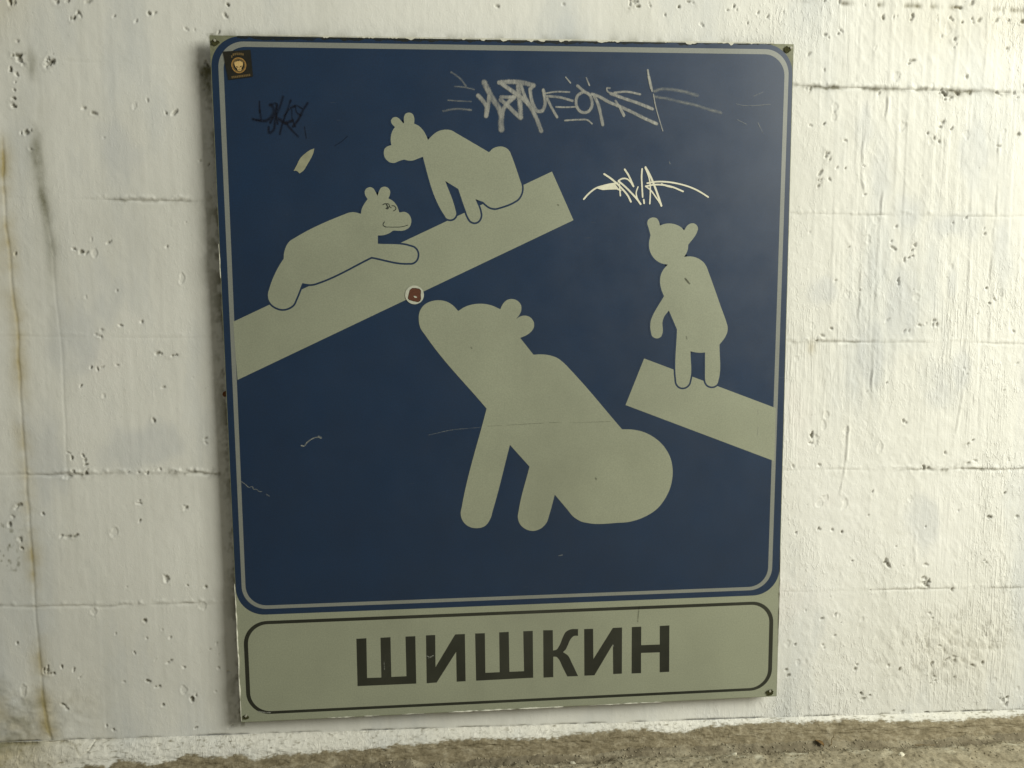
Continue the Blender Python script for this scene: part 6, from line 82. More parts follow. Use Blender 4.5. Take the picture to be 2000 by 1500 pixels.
"paint_edge":[[-0.3788,-0.1015],[-0.3149,-0.0758],[-0.2922,-0.0693],[-0.2608,-0.0672],[-0.2387,-0.0724],[-0.2201,-0.0616],[-0.1979,-0.0658],[-0.1621,-0.0718],[-0.121,-0.0653],[-0.0961,-0.0588],[-0.0708,-0.0641],[-0.0068,-0.0648],[0.0206,-0.0713],[0.0763,-0.0654],[0.1227,-0.067],[0.1882,-0.0657],[0.2399,-0.0645],[0.292,-0.0604],[0.3681,-0.0605],[0.4208,-0.0573],[0.4545,-0.0602],[0.5027,-0.0638],[0.5708,-0.0655],[0.6196,-0.0589],[0.6491,-0.0585],[0.7181,-0.057],[0.7877,-0.0649],[0.8376,-0.0645],[0.8878,-0.062],[0.9585,-0.0595],[1.0093,-0.0591],[1.0298,-0.0633],[1.0912,-0.0624],[1.1946,-0.0668],[1.2991,-0.0712],[1.4047,-0.0736],[1.5111,-0.0717],[1.5757,-0.0729]],
"crack":[[-0.4675,-0.0297],[-0.4322,-0.0297],[-0.3792,-0.0316],[-0.3168,-0.0311],[-0.2992,-0.036],[-0.2885,-0.0514],[-0.2766,-0.0471],[-0.2688,-0.0377],[-0.2667,-0.0319],[-0.1999,-0.0316],[-0.1363,-0.0302],[-0.0723,-0.0307],[-0.0079,-0.0302],[0.0476,-0.0321],[0.2068,-0.0337],[0.3686,-0.0362],[0.4554,-0.0378],[0.6708,-0.0451],[0.7904,-0.0462],[0.942,-0.0489],[1.096,-0.0538],[1.2001,-0.0571],[1.4113,-0.0595],[1.5187,-0.0629],[1.5836,-0.0641]]}''')
rng = np.random.default_rng(7); random.seed(7)
WALL_Y = 0.022          # plane of the wall; the sign face stands 22 mm proud of it
SLOPE = 0.020           # board joints and the foot of the wall fall slightly to the right

# ------------------------------------------------------------------ helpers
def tag(o, label=None, cat=None, group=None, kind=None):
    if label: o['label'] = label
    if cat: o['category'] = cat
    if group: o['group'] = group
    if kind: o['kind'] = kind
    return o

def tag_all(os_, label):
    for o in os_: tag(o, label)

def empty(name, loc, parent=None):
    o = bpy.data.objects.new(name, None); COL.objects.link(o); o.location = loc
    o.empty_display_size = 0.05
    if parent: o.parent = parent
    return o

def link(name, verts, faces, mat, parent=None, smooth=False):
    me = bpy.data.meshes.new(name); me.from_pydata([tuple(v) for v in verts], [], faces); me.update()
    me.materials.append(mat)
    if smooth: me.polygons.foreach_set('use_smooth', [True] * len(me.polygons))
    o = bpy.data.objects.new(name, me); COL.objects.link(o)
    if parent:
        o.parent = parent; o.matrix_parent_inverse = Matrix.Translation(-abs_loc(parent))
    return o

def abs_loc(o):
    v = Vector(o.location) if not len(getattr(o.data, 'vertices', [])) else Vector((0, 0, 0))
    return v

def poly_geo(pts, y, t):
    """closed outline (x,z) -> plate with its face at y and its back at y+t"""
    n = len(pts)
    tris = tessellate_polygon([[Vector((p[0], p[1], 0)) for p in pts]])
    V = [(p[0], y, p[1]) for p in pts] + [(p[0], y + t, p[1]) for p in pts]
    Fc = []
    for a, b, c in tris:
        A, B, Cc = (Vector(pts[i]) for i in (a, b, c))
        area2 = (B.x - A.x) * (Cc.y - A.y) - (B.y - A.y) * (Cc.x - A.x)
        Fc.append((a, b, c) if area2 > 0 else (a, c, b))       # face towards -y
    s = sum(pts[i][0] * pts[(i + 1) % n][1] - pts[(i + 1) % n][0] * pts[i][1] for i in range(n))
    for i in range(n):
        j = (i + 1) % n
        Fc.append((i, j, n + j, n + i)[::-1] if s > 0 else (i, j, n + j, n + i))
    return V, Fc

def plate(name, pts, y, t, mat, parent=None):
    V, Fc = poly_geo(pts, y, t)
    return link(name, V, Fc, mat, parent)

def rrect(x0l, x0r, z0, z1, r, n=14, x1l=None, x1r=None):
    """rounded rectangle; x0l/x0r at the bottom, x1l/x1r at the top"""
    x1l = x0l if x1l is None else x1l; x1r = x0r if x1r is None else x1r
    out = []
    for cx, cz, a0 in ((x0r - r, z0 + r, -90), (x1r - r, z1 - r, 0), (x1l + r, z1 - r, 90), (x0l + r, z0 + r, 180)):
        for i in range(n + 1):
            a = math.radians(a0 + 90 * i / n); out.append((cx + r * math.cos(a), cz + r * math.sin(a)))
    return out

def ring_geo(outer, inner, y, t):
    n = len(outer)
    V = [(p[0], y, p[1]) for p in outer] + [(p[0], y, p[1]) for p in inner] + \
        [(p[0], y + t, p[1]) for p in outer] + [(p[0], y + t, p[1]) for p in inner]
    Fc = []
    for i in range(n):
        j = (i + 1) % n
        Fc.append((i, j, n + j, n + i)); Fc.append((2 * n + i, 2 * n + j, j, i)); Fc.append((n + i, n + j, 3 * n + j, 3 * n + i))
    return V, Fc

def ring(name, outer, inner, y, t, mat, parent=None):
    return link(name, *ring_geo(outer, inner, y, t), mat, parent)

def offset(pts, d):
    n = len(pts); P = [Vector(p) for p in pts]
    s = sum(P[i].x * P[(i + 1) % n].y - P[(i + 1) % n].x * P[i].y for i in range(n)); sg = 1 if s > 0 else -1
    out = []
    for i in range(n):
        a = (P[i] - P[i - 1]); b = (P[(i + 1) % n] - P[i])
        if a.length < 1e-7: a = b
        if b.length < 1e-7: b = a
        a.normalize(); b.normalize()
        na, nb = Vector((a.y, -a.x)) * sg, Vector((b.y, -b.x)) * sg
        m = na + nb
        if m.length < 1e-4: m = na
        m.normalize(); k = d / max(0.55, m.dot(na)); out.append(P[i] + m * k)
    return out

def stroke_geo(pts, w, y, t, jitter=0.0, taper=0.0, caps=True):
    """one brush stroke: a thin ribbon with rounded ends, facing -y"""
    P = [Vector(p) for p in pts]; n = len(P)
    if n < 2: return [], []
    L = []; R = []
    for i in range(n):
        d = (P[min(i + 1, n - 1)] - P[max(i - 1, 0)]); d.normalize(); nn = Vector((-d.y, d.x))
        u = i / (n - 1)
        ww = w * 0.5 * (1 - taper * u) * (1 + random.uniform(-jitter, jitter))
        L.append(P[i] + nn * ww); R.append(P[i] - nn * ww)
    out = list(R)
    d = (P[-1] - P[-2]).normalized(); r = (L[-1] - R[-1]).length / 2
    a0 = math.atan2(R[-1].y - P[-1].y, R[-1].x - P[-1].x)
    if caps:
        for k in range(1, 6): out.append(P[-1] + Vector((math.cos(a0 + math.pi * k / 6), math.sin(a0 + math.pi * k / 6))) * r)
    out += L[::-1]
    r = (L[0] - R[0]).length / 2
    a0 = math.atan2(L[0].y - P[0].y, L[0].x - P[0].x)
    if caps:
        for k in range(1, 6): out.append(P[0] + Vector((math.cos(a0 + math.pi * k / 6), math.sin(a0 + math.pi * k / 6))) * r)
    # ribbon as quads + fans: safe for self-touching strokes
    V = []; Fc = []
    for l, r_, m_ in zip(L, R, P): V += [(l.x, y, l.y), (m_.x, y - 1e-6, m_.y), (r_.x, y, r_.y)]
    for i in range(n - 1):
        Fc.append((3 * i, 3 * i + 1, 3 * i + 4, 3 * i + 3)); Fc.append((3 * i + 1, 3 * i + 2, 3 * i + 5, 3 * i + 4))
    if caps:
        for (ci, base, l, r_) in ((0, P[0], L[0], R[0]), (n - 1, P[-1], L[-1], R[-1])):
            rad = (l - r_).length / 2; s0 = l if ci == 0 else r_
            a0 = math.atan2(s0.y - base.y, s0.x - base.x)
            c0 = len(V); V.append((base.x, y - 1e-6, base.y))
            for k in range(7):
                a = a0 + math.pi * k / 6; V.append((base.x + rad * math.cos(a), y, base.y + rad * math.sin(a)))
            for k in range(6): Fc.append((c0, c0 + 1 + k, c0 + 2 + k))
    return V, Fc

def COVER(V, y):
    out = []
    for v in V:
        k = (y - v[1]) / 0.000006; out.append(1.0 if (k - math.floor(k + 1e-3)) > 0.09 else 0.0)
    return out

def strokes(name, items, y, mat, parent, jitter=0.06, taper=0.0, scale=1.0):
    """several strokes in one drawn mark; each stroke lies a hair above the one before"""
    n = len(items); grp = list(range(n))
    def touch(a, b):
        A = np.array(a[1]); B = np.array(b[1])
        # densify before measuring
        A = np.concatenate([A[:-1] + (A[1:] - A[:-1]) * t for t in (0, .25, .5, .75)] + [A[-1:]])
        B = np.concatenate([B[:-1] + (B[1:] - B[:-1]) * t for t in (0, .25, .5, .75)] + [B[-1:]])
        return np.sqrt(((A[:, None] - B[None]) ** 2).sum(-1)).min() < 0.45 * (a[0] + b[0])
    for i in range(n):
        for j in range(i):
            if grp[i] != grp[j] and touch(items[i], items[j]):
                g0, g1 = grp[i], grp[j]; grp = [g1 if v == g0 else v for v in grp]
    made = []
    for g_ in dict.fromkeys(grp):
        V = []; Fc = []
        for k, (w, pts) in enumerate(items):
            if grp[k] != g_: continue
            v, f = stroke_geo(pts, w * scale, y - 0.000006 * k, 0, jitter, taper)
            o = len(V); V += v; Fc += [tuple(i + o for i in q) for q in f]
        ob = link(name, V, Fc, mat, parent); made.append(ob)
        # cover: 1 along the middle of a stroke, 0 at its rim (the middle vertices stand a micron proud)
        at = ob.data.attributes.new('cover', 'FLOAT', 'POINT')
        at.data.foreach_set('value', [c_ for c_ in COVER(V, y)])
    return made

# ------------------------------------------------------------------ numpy noise for real relief
def hash2(ix, iy, s):
    h = (ix.astype(np.int64) * 374761393 + iy.astype(np.int64) * 668265263 + s * 1442695041) & 0xffffffff
    h = ((h ^ (h >> 13)) * 1274126177) & 0xffffffff
    h = (h ^ (h >> 16)) & 0xffffffff
    return h / 4294967295.0
def vnoise(x, y, s=0):
    ix = np.floor(x); iy = np.floor(y); fx = x - ix; fy = y - iy
    fx = fx * fx * fx * (fx * (fx * 6 - 15) + 10); fy = fy * fy * fy * (fy * (fy * 6 - 15) + 10)
    a = hash2(ix, iy, s); b = hash2(ix + 1, iy, s); c = hash2(ix, iy + 1, s); d = hash2(ix + 1, iy + 1, s)
    return (a * (1 - fx) + b * fx) * (1 - fy) + (c * (1 - fx) + d * fx) * fy - 0.5
def fbm(x, y, s=0, o=4, g=0.5):
    r = 0; a = 1.0
    for k in range(o):
        r = r + a * vnoise(x * 2 ** k + 17.3 * k, y * 2 ** k - 9.1 * k, s + k); a *= g
    return r
def smooth(e0, e1, x):
    t = np.clip((x - e0) / (e1 - e0), 0, 1); return t * t * (3 - 2 * t)
def interp(poly, x):
    p = np.array(poly); return np.interp(x, p[:, 0], p[:, 1])
def interp_v(poly, z):
    p = np.array(poly); o = np.argsort(p[:, 1]); return np.interp(z, p[o, 1], p[o, 0])

# ------------------------------------------------------------------ materials
class NT:
    def __init__(s, name):
        s.m = bpy.data.materials.new(name); s.m.use_nodes = True; s.t = s.m.node_tree
        s.p = s.t.nodes['Principled BSDF']; s.out = s.t.nodes['Material Output']
    def n(s, t, **kw):
        n = s.t.nodes.new(t)
        for k, v in kw.items():
            if k.startswith('i_'): n.inputs[k[2:].replace('_', ' ')].default_value = v
            else: setattr(n, k, v)
        return n
    def l(s, a, b): s.t.links.new(a, b)
    def coord(s, scale=(1, 1, 1), rot=(0, 0, 0)):
        g = s.n('ShaderNodeNewGeometry'); m = s.n('ShaderNodeMapping'); m.inputs['Scale'].default_value = scale
        m.inputs['Rotation'].default_value = rot
        s.l(g.outputs['Position'], m.inputs['Vector']); return m.outputs['Vector']
    def noise(s, scale, detail=4, rough=0.55, vec=None, dist=0.0):
        n = s.n('ShaderNodeTexNoise'); n.inputs['Scale'].default_value = scale; n.inputs['Detail'].default_value = detail
        n.inputs['Roughness'].default_value = rough; n.inputs['Distortion'].default_value = dist
        s.l(vec if vec is not None else s.coord(), n.inputs['Vector']); return n.outputs['Fac']
    def ramp(s, fac, stops):
        r = s.n('ShaderNodeValToRGB'); e = r.color_ramp.elements
        while len(e) < len(stops): e.new(0.5)
        for q, (p, c) in zip(e, stops): q.position = p; q.color = (*c, 1) if len(c) == 3 else c
        s.l(fac, r.inputs['Fac']); return r.outputs['Color']
    def mix(s, fac, a, b, mode='MIX'):
        m = s.n('ShaderNodeMix', data_type='RGBA', blend_type=mode)
        for sock, v in ((m.inputs[0], fac), (m.inputs[6], a), (m.inputs[7], b)):
            if hasattr(v, 'is_linked'): s.l(v, sock)
            elif isinstance(v, (int, float)): sock.default_value = v
            else: sock.default_value = (*v, 1)
        return m.outputs[2]
    def math(s, op, a, b=0.0, clamp=False):
        m = s.n('ShaderNodeMath', operation=op, use_clamp=clamp)
        for sock, v in ((m.inputs[0], a), (m.inputs[1], b)):
            if hasattr(v, 'is_linked'): s.l(v, sock)
            else: sock.default_value = v
        return m.outputs[0]
    def attr(s, name):
        a = s.n('ShaderNodeAttribute', attribute_name=name); return a.outputs['Fac']
    def bump(s, h, strength=0.3, dist=0.001):
        b = s.n('ShaderNodeBump'); b.inputs['Strength'].default_value = strength; b.inputs['Distance'].default_value = dist
        s.l(h, b.inputs['Height']); s.l(b.outputs['Normal'], s.p.inputs['Normal'])
    def set(s, rough=None, spec=None, **kw):
        if rough is not None: s.p.inputs['Roughness'].default_value = rough
        if spec is not None: s.p.inputs['Specular IOR Level'].default_value = spec
        return s
    def base(s, c):
        if hasattr(c, 'is_linked'): s.l(c, s.p.inputs['Base Color'])
        else: s.p.inputs['Base Color'].default_value = (*c, 1)
        return s

def film(name, c, rough=0.45, spec=0.5, var=0.12, grime=0.35, grain=0.09):
    """printed or cut sheeting: nearly flat colour, faint mottling, wiped dust, fine scuffs"""
    k = NT(name)
    lo = tuple(v * (1 - var) for v in c); hi = tuple(v * (1 + var) for v in c)
    base = k.ramp(k.noise(9, 5, 0.6), [(0.3, lo), (0.7, hi)])
    fine = k.ramp(k.noise(420, 2, 0.5), [(0.3, (1 - grain,) * 3), (0.7, (1 + grain,) * 3)])
    base = k.mix(1.0, base, fine, 'MULTIPLY')
    dust = k.ramp(k.noise(3.0, 6, 0.7, k.coord((1, 1, 0.45))), [(0.46, (0, 0, 0)), (0.8, (grime,) * 3)])
    base = k.mix(dust, base, (0.20, 0.195, 0.15))
    smut = k.ramp(k.noise(2.6, 5, 0.65, k.coord((1, 1, 0.7), (0, 0.3, 0))), [(0.50, (0, 0, 0)), (0.72, (0.30,) * 3)])
    base = k.mix(smut, base, tuple(v * 0.50 for v in c))
    spk = k.ramp(k.noise(95, 3, 0.7), [(0.70, (0, 0, 0)), (0.78, (0.35,) * 3)])
    base = k.mix(spk, base, tuple(v * 0.45 + 0.004 for v in c))
    # hairline scuffs
    w = k.noise(60, 2, 0.5, k.coord((0.35, 1, 5.0), (0, 0.35, 0)))
    sc = k.ramp(w, [(0.745, (0, 0, 0)), (0.77, (0.14,) * 3)])
    base = k.mix(sc, base, (0.20, 0.20, 0.17))
    k.base(base)
    r = k.ramp(k.noise(14, 4, 0.6), [(0.3, (rough - 0.03,) * 3), (0.7, (rough + 0.04,) * 3)])
    k.l(r, k.p.inputs['Roughness']); k.set(spec=spec)
    k.bump(k.noise(3.5, 2, 0.5), 0.10, 0.003)
    return k.m

M = {}
M['blue'] = film('blue_sheeting', (0.0012, 0.0180, 0.054), 0.41, 0.72, 0.10, 0.012, 0.2)
M['cream'] = film('cream_sheeting', (0.262, 0.278, 0.200), 0.40, 0.75, 0.05, 0.10)
M['line'] = film('pale_grey_line', (0.205, 0.215, 0.19), 0.40, 0.75, 0.05, 0.12)
M['black'] = film('black_print', (0.014, 0.016, 0.010), 0.46, 0.55, 0.3, 0.12)

def panel_mat():
    k = NT('weathered_panel_edge')
    n = k.noise(40, 5, 0.7)
    k.base(k.ramp(n, [(0.3, (0.10, 0.105, 0.06)), (0.6, (0.20, 0.205, 0.13)), (0.8, (0.30, 0.30, 0.22))]))
    k.set(0.6, 0.4); k.bump(n, 0.3, 0.001); return k.m
M['panel'] = panel_mat()

def wall_mat():
    k = NT('whitewashed_concrete')
    big = k.noise(1.6, 5, 0.6)
    base = k.ramp(big, [(0.3, (0.62, 0.615, 0.565)), (0.55, (0.70, 0.695, 0.645)), (0.75, (0.74, 0.735, 0.70))])
    # patches where the wash was brushed on thin: cooler grey, running downwards
    thin = k.ramp(k.noise(5.5, 5, 0.6, k.coord((1, 1, 0.28))), [(0.50, (0, 0, 0)), (0.70, (1, 1, 1))])
    base = k.mix(k.math('MULTIPLY', thin, 0.85), base, (0.52, 0.54, 0.54))
    pink = k.ramp(k.noise(3.2, 4, 0.6), [(0.60, (0, 0, 0)), (0.78, (1, 1, 1))])
    base = k.mix(k.math('MULTIPLY', pink, 0.30), base, (0.66, 0.59, 0.53))
    # fine vertical rain streaks
    st = k.ramp(k.noise(26, 4, 0.6, k.coord((1, 1, 0.05))), [(0.52, (0, 0, 0)), (0.74, (1, 1, 1))])
    base = k.mix(k.math('MULTIPLY', st, 0.16), base, (0.42, 0.42, 0.36))
    # speckle of pinholes and grit
    sp = k.ramp(k.noise(240, 3, 0.65), [(0.66, (0, 0, 0)), (0.74, (1, 1, 1))])
    base = k.mix(k.math('MULTIPLY', sp, 0.28), base, (0.26, 0.25, 0.19))
    # dirt caught in the relief (attributes measured from the relief itself)
    nz = k.noise(120, 4, 0.7)
    d = k.math('MULTIPLY', k.attr('dirt'), k.math('ADD', nz, 0.55), True)
    base = k.mix(k.math('MULTIPLY', d, 0.88), base, (0.12, 0.11, 0.07))
    o = k.math('MULTIPLY', k.attr('ochre'), k.math('ADD', k.noise(26, 5, 0.65), 0.35), True)
    base = k.mix(o, base, (0.40, 0.33, 0.16))
    m = k.math('MULTIPLY', k.attr('moss'), k.math('ADD', k.noise(90, 5, 0.75), 0.45), True)
    base = k.mix(m, base, (0.13, 0.125, 0.065))
    gp_ = k.math('MULTIPLY', k.attr('thin'), k.math('ADD', k.noise(14, 4, 0.6, k.coord((1.4, 1, 0.5))), 0.35), True)
    base = k.mix(k.math('MULTIPLY', gp_, 0.52), base, (0.50, 0.515, 0.52))
    b = k.math('MULTIPLY', k.attr('bare'), 1.0, True)
    soil = k.ramp(k.noise(85, 8, 0.78, k.coord((0.6, 1, 1))), [(0.3, (0.10, 0.082, 0.045)), (0.5, (0.20, 0.168, 0.105)), (0.75, (0.40, 0.36, 0.26))])
    base = k.mix(b, base, soil)
    k.base(base); k.set(0.85, 0.25)
    h1 = k.noise(330, 4, 0.65); h2 = k.noise(75, 4, 0.6, k.coord((1, 1, 0.5), (0, 0.5, 0)))
    g1 = k.noise(165, 3, 0.6, k.coord((1.3, 1, 0.55), (0, 0.5, 0)), 0.4)
    g1 = k.ramp(g1, [(0.52, (0, 0, 0)), (0.66, (1, 1, 1))])
    gm = k.ramp(k.noise(7, 4, 0.6), [(0.42, (0.10,) * 3), (0.60, (1, 1, 1))])
    v1 = k.ramp(k.noise(130, 3, 0.6, k.coord((1.6, 1, 0.10)), 0.5), [(0.50, (0, 0, 0)), (0.64, (1, 1, 1))])
    vm = k.ramp(k.noise(4.0, 3, 0.6, k.coord((1.6, 1, 0.5))), [(0.46, (0,) * 3), (0.60, (1, 1, 1))])
    rough_ = k.math('ADD', k.math('MULTIPLY', k.attr('rough'), 0.80), 0.20)
    s_ = k.math('ADD', k.math('MULTIPLY', h1, 0.35), k.math('MULTIPLY', h2, 0.5))
    s_ = k.math('ADD', s_, k.math('MULTIPLY', k.math('MULTIPLY', k.math('MULTIPLY', g1, gm), rough_), 0.85))
    s_ = k.math('ADD', s_, k.math('MULTIPLY', k.math('MULTIPLY', k.math('MULTIPLY', v1, vm), k.attr('rough')), 0.55))
    k.bump(k.math('MULTIPLY', s_, k.math('ADD', k.math('MULTIPLY', k.attr('rough'), 0.55), 0.45)), 0.65, 0.0020)
    return k.m
M['wall'] = wall_mat()

def ground_mat():
    k = NT('dusty_concrete_ground')
    base = k.ramp(k.noise(22, 6, 0.7), [(0.3, (0.20, 0.172, 0.112)), (0.5, (0.29, 0.255, 0.175)), (0.72, (0.38, 0.345, 0.25))])
    g = k.ramp(k.noise(260, 3, 0.7), [(0.35, (0.75,) * 3), (0.65, (1.12,) * 3)])
    base = k.mix(1.0, base, g, 'MULTIPLY')
    base = k.mix(k.attr('dirt_shade'), base, (0.12, 0.10, 0.065))
    base = k.mix(k.attr('lime'), base, (0.50, 0.48, 0.37))
    k.base(base); k.set(0.9, 0.2)
    k.bump(k.noise(200, 5, 0.7), 0.5, 0.002); return k.m
M['ground'] = ground_mat()

def flat(name, c, rough=0.6, spec=0.4, var=0.2, scale=60):
    k = NT(name); k.base(k.ramp(k.noise(scale, 4, 0.6), [(0.3, tuple(v * (1 - var) for v in c)), (0.7, tuple(min(1, v * (1 + var)) for v in c))]))
    k.set(rough, spec); k.bump(k.noise(scale * 4, 3, 0.6), 0.2, 0.0005); return k.m

def marker(name, c, lo, hi, scale=55, stretch=(1, 1, 1), rot=(0, 0, 0), soft=0.0):
    """worn marker paint: pigment coverage varies along the stroke"""
    k = NT(name); k.base(c); k.set(0.6, 0.3)
    tr = k.n('ShaderNodeBsdfTransparent'); mx = k.n('ShaderNodeMixShader')
    f = k.ramp(k.noise(scale, 5, 0.7, k.coord(stretch, rot)), [(0.32, (lo,) * 3), (0.66, (hi,) * 3)])
    slow = k.ramp(k.noise(22, 3, 0.6), [(0.36, (0.35 + 0.65 * lo,) * 3), (0.60, (1, 1, 1))])
    f = k.mix(1.0, f, slow, 'MULTIPLY')
    if soft: f = k.mix(1.0, f, k.ramp(k.attr('cover'), [(0.0, (0, 0, 0)), (soft, (1, 1, 1))]), 'MULTIPLY')
    k.l(f, mx.inputs[0]); k.l(tr.outputs[0], mx.inputs[1]); k.l(k.p.outputs[0], mx.inputs[2]); k.l(mx.outputs[0], k.out.inputs[0])
    return k.m
M['white_paint'] = marker('white_marker', (0.72, 0.70, 0.55), 0.86, 1.0, 120)
M['grey_paint'] = marker('grey_worn_marker', (0.38, 0.38, 0.34), 0.42, 0.95, 130, (1.6, 1, 0.5), (0, 0.6, 0), 0.5)
M['faint_paint'] = marker('faint_marker', (0.32, 0.33, 0.30), 0.15, 0.60, 150, (0.6, 1, 1.6), (0, 0, 0), 0.9)
M['dark_paint'] = marker('dark_violet_marker', (0.003, 0.002, 0.006), 0.40, 0.85, 110, (1, 1, 1), (0, 0, 0), 0.9)
M['pen'] = marker('dark_pen', (0.018, 0.024, 0.020), 0.65, 1.0, 300)
M['scratch'] = marker('pale_scratch', (0.33, 0.34, 0.30), 0.25, 0.8, 300)
M['scratch_dark'] = marker('dark_scratch', (0.05, 0.052, 0.03), 0.15, 0.7, 200)
M['chip'] = flat('bare_cream_chip', (0.27, 0.27, 0.18), 0.6, 0.3, 0.12, 90)
M['limewash'] = flat('limewash_dab', (0.55, 0.54, 0.46), 0.85, 0.2, 0.12, 140)
M['wood'] = flat('dark_batten_wood', (0.09, 0.075, 0.045), 0.85, 0.2, 0.4, 30)
M['steel'] = flat('dull_screw_head', (0.30, 0.29, 0.23), 0.45, 0.5, 0.4, 400)
M['rust'] = flat('rust_and_moss', (0.045, 0.045, 0.018), 0.95, 0.1, 0.5, 300)
M['brown_rust'] = flat('brown_rust', (0.17, 0.07, 0.03), 0.9, 0.1, 0.3, 300)
M['st_black'] = flat('sticker_black', (0.012, 0.011, 0.006), 0.5, 0.4, 0.3, 200)
M['st_gold'] = flat('sticker_gold_print', (0.30, 0.17, 0.045), 0.5, 0.4, 0.3, 500)
M['st_dim'] = flat('sticker_dim_gold_print', (0.13, 0.085, 0.03), 0.5, 0.4, 0.4, 700)
M['st_pale'] = flat('sticker_pale_gold', (0.55, 0.38, 0.15), 0.5, 0.4, 0.15, 500)
M['st_white'] = flat('sticker_white', (0.44, 0.45, 0.37), 0.45, 0.4, 0.12, 250)
M['st_brown'] = flat('sticker_brown', (0.10, 0.035, 0.018), 0.45, 0.4, 0.2, 250)
M['st_dark'] = flat('sticker_dark_line', (0.02, 0.012, 0.004), 0.5, 0.4, 0.2, 250)
M['leaf'] = flat('dry_leaf', (0.16, 0.10, 0.04), 0.8, 0.2, 0.4, 200)
M['twig'] = flat('dry_twig', (0.17, 0.13, 0.07), 0.85, 0.2, 0.3, 300)
M['stone_pale'] = flat('pale_plaster_crumb', (0.60, 0.57, 0.45), 0.9, 0.2, 0.15, 200)

# ------------------------------------------------------------------ the wall, as real relief
JOINTS = [1.390, 1.155, 0.9305, 0.6955, 0.454, 0.217]     # heights of the board joints, measured at x = 0
PITS = DATA['pits']
# more small blowholes between the ones traced from the photograph
extra = []
for _ in range(330):
    x = rng.uniform(-0.75, 1.9); z = rng.uniform(-0.02, 1.55)
    if 0.0 < x < 1.0 and 0.0 < z < 1.2: continue
    if x < 0 and rng.random() < (0.75 if z > 0.45 else 0.45): continue
    extra.append([x, z, float(rng.choice([0.0008, 0.001, 0.0013, 0.0018, 0.0026], p=[.3, .3, .2, .13, .07]))])
for _ in range(60):            # broad shallow flakes where paint layers have lifted
    x = rng.choice([rng.uniform(1.02, 1.56), rng.uniform(-0.42, -0.02)], p=[.75, .25]); extra.append([x, rng.uniform(-0.02, 1.3), float(rng.uniform(0.0045, 0.009)), 1])
FLAKES = [e for e in extra if len(e) == 4]; extra = [e for e in extra if len(e) == 3]
ALLP = np.array([[a, b, c_ * (0.82 if c_ > 0.003 else 1.0)] for a, b, c_ in PITS + extra])

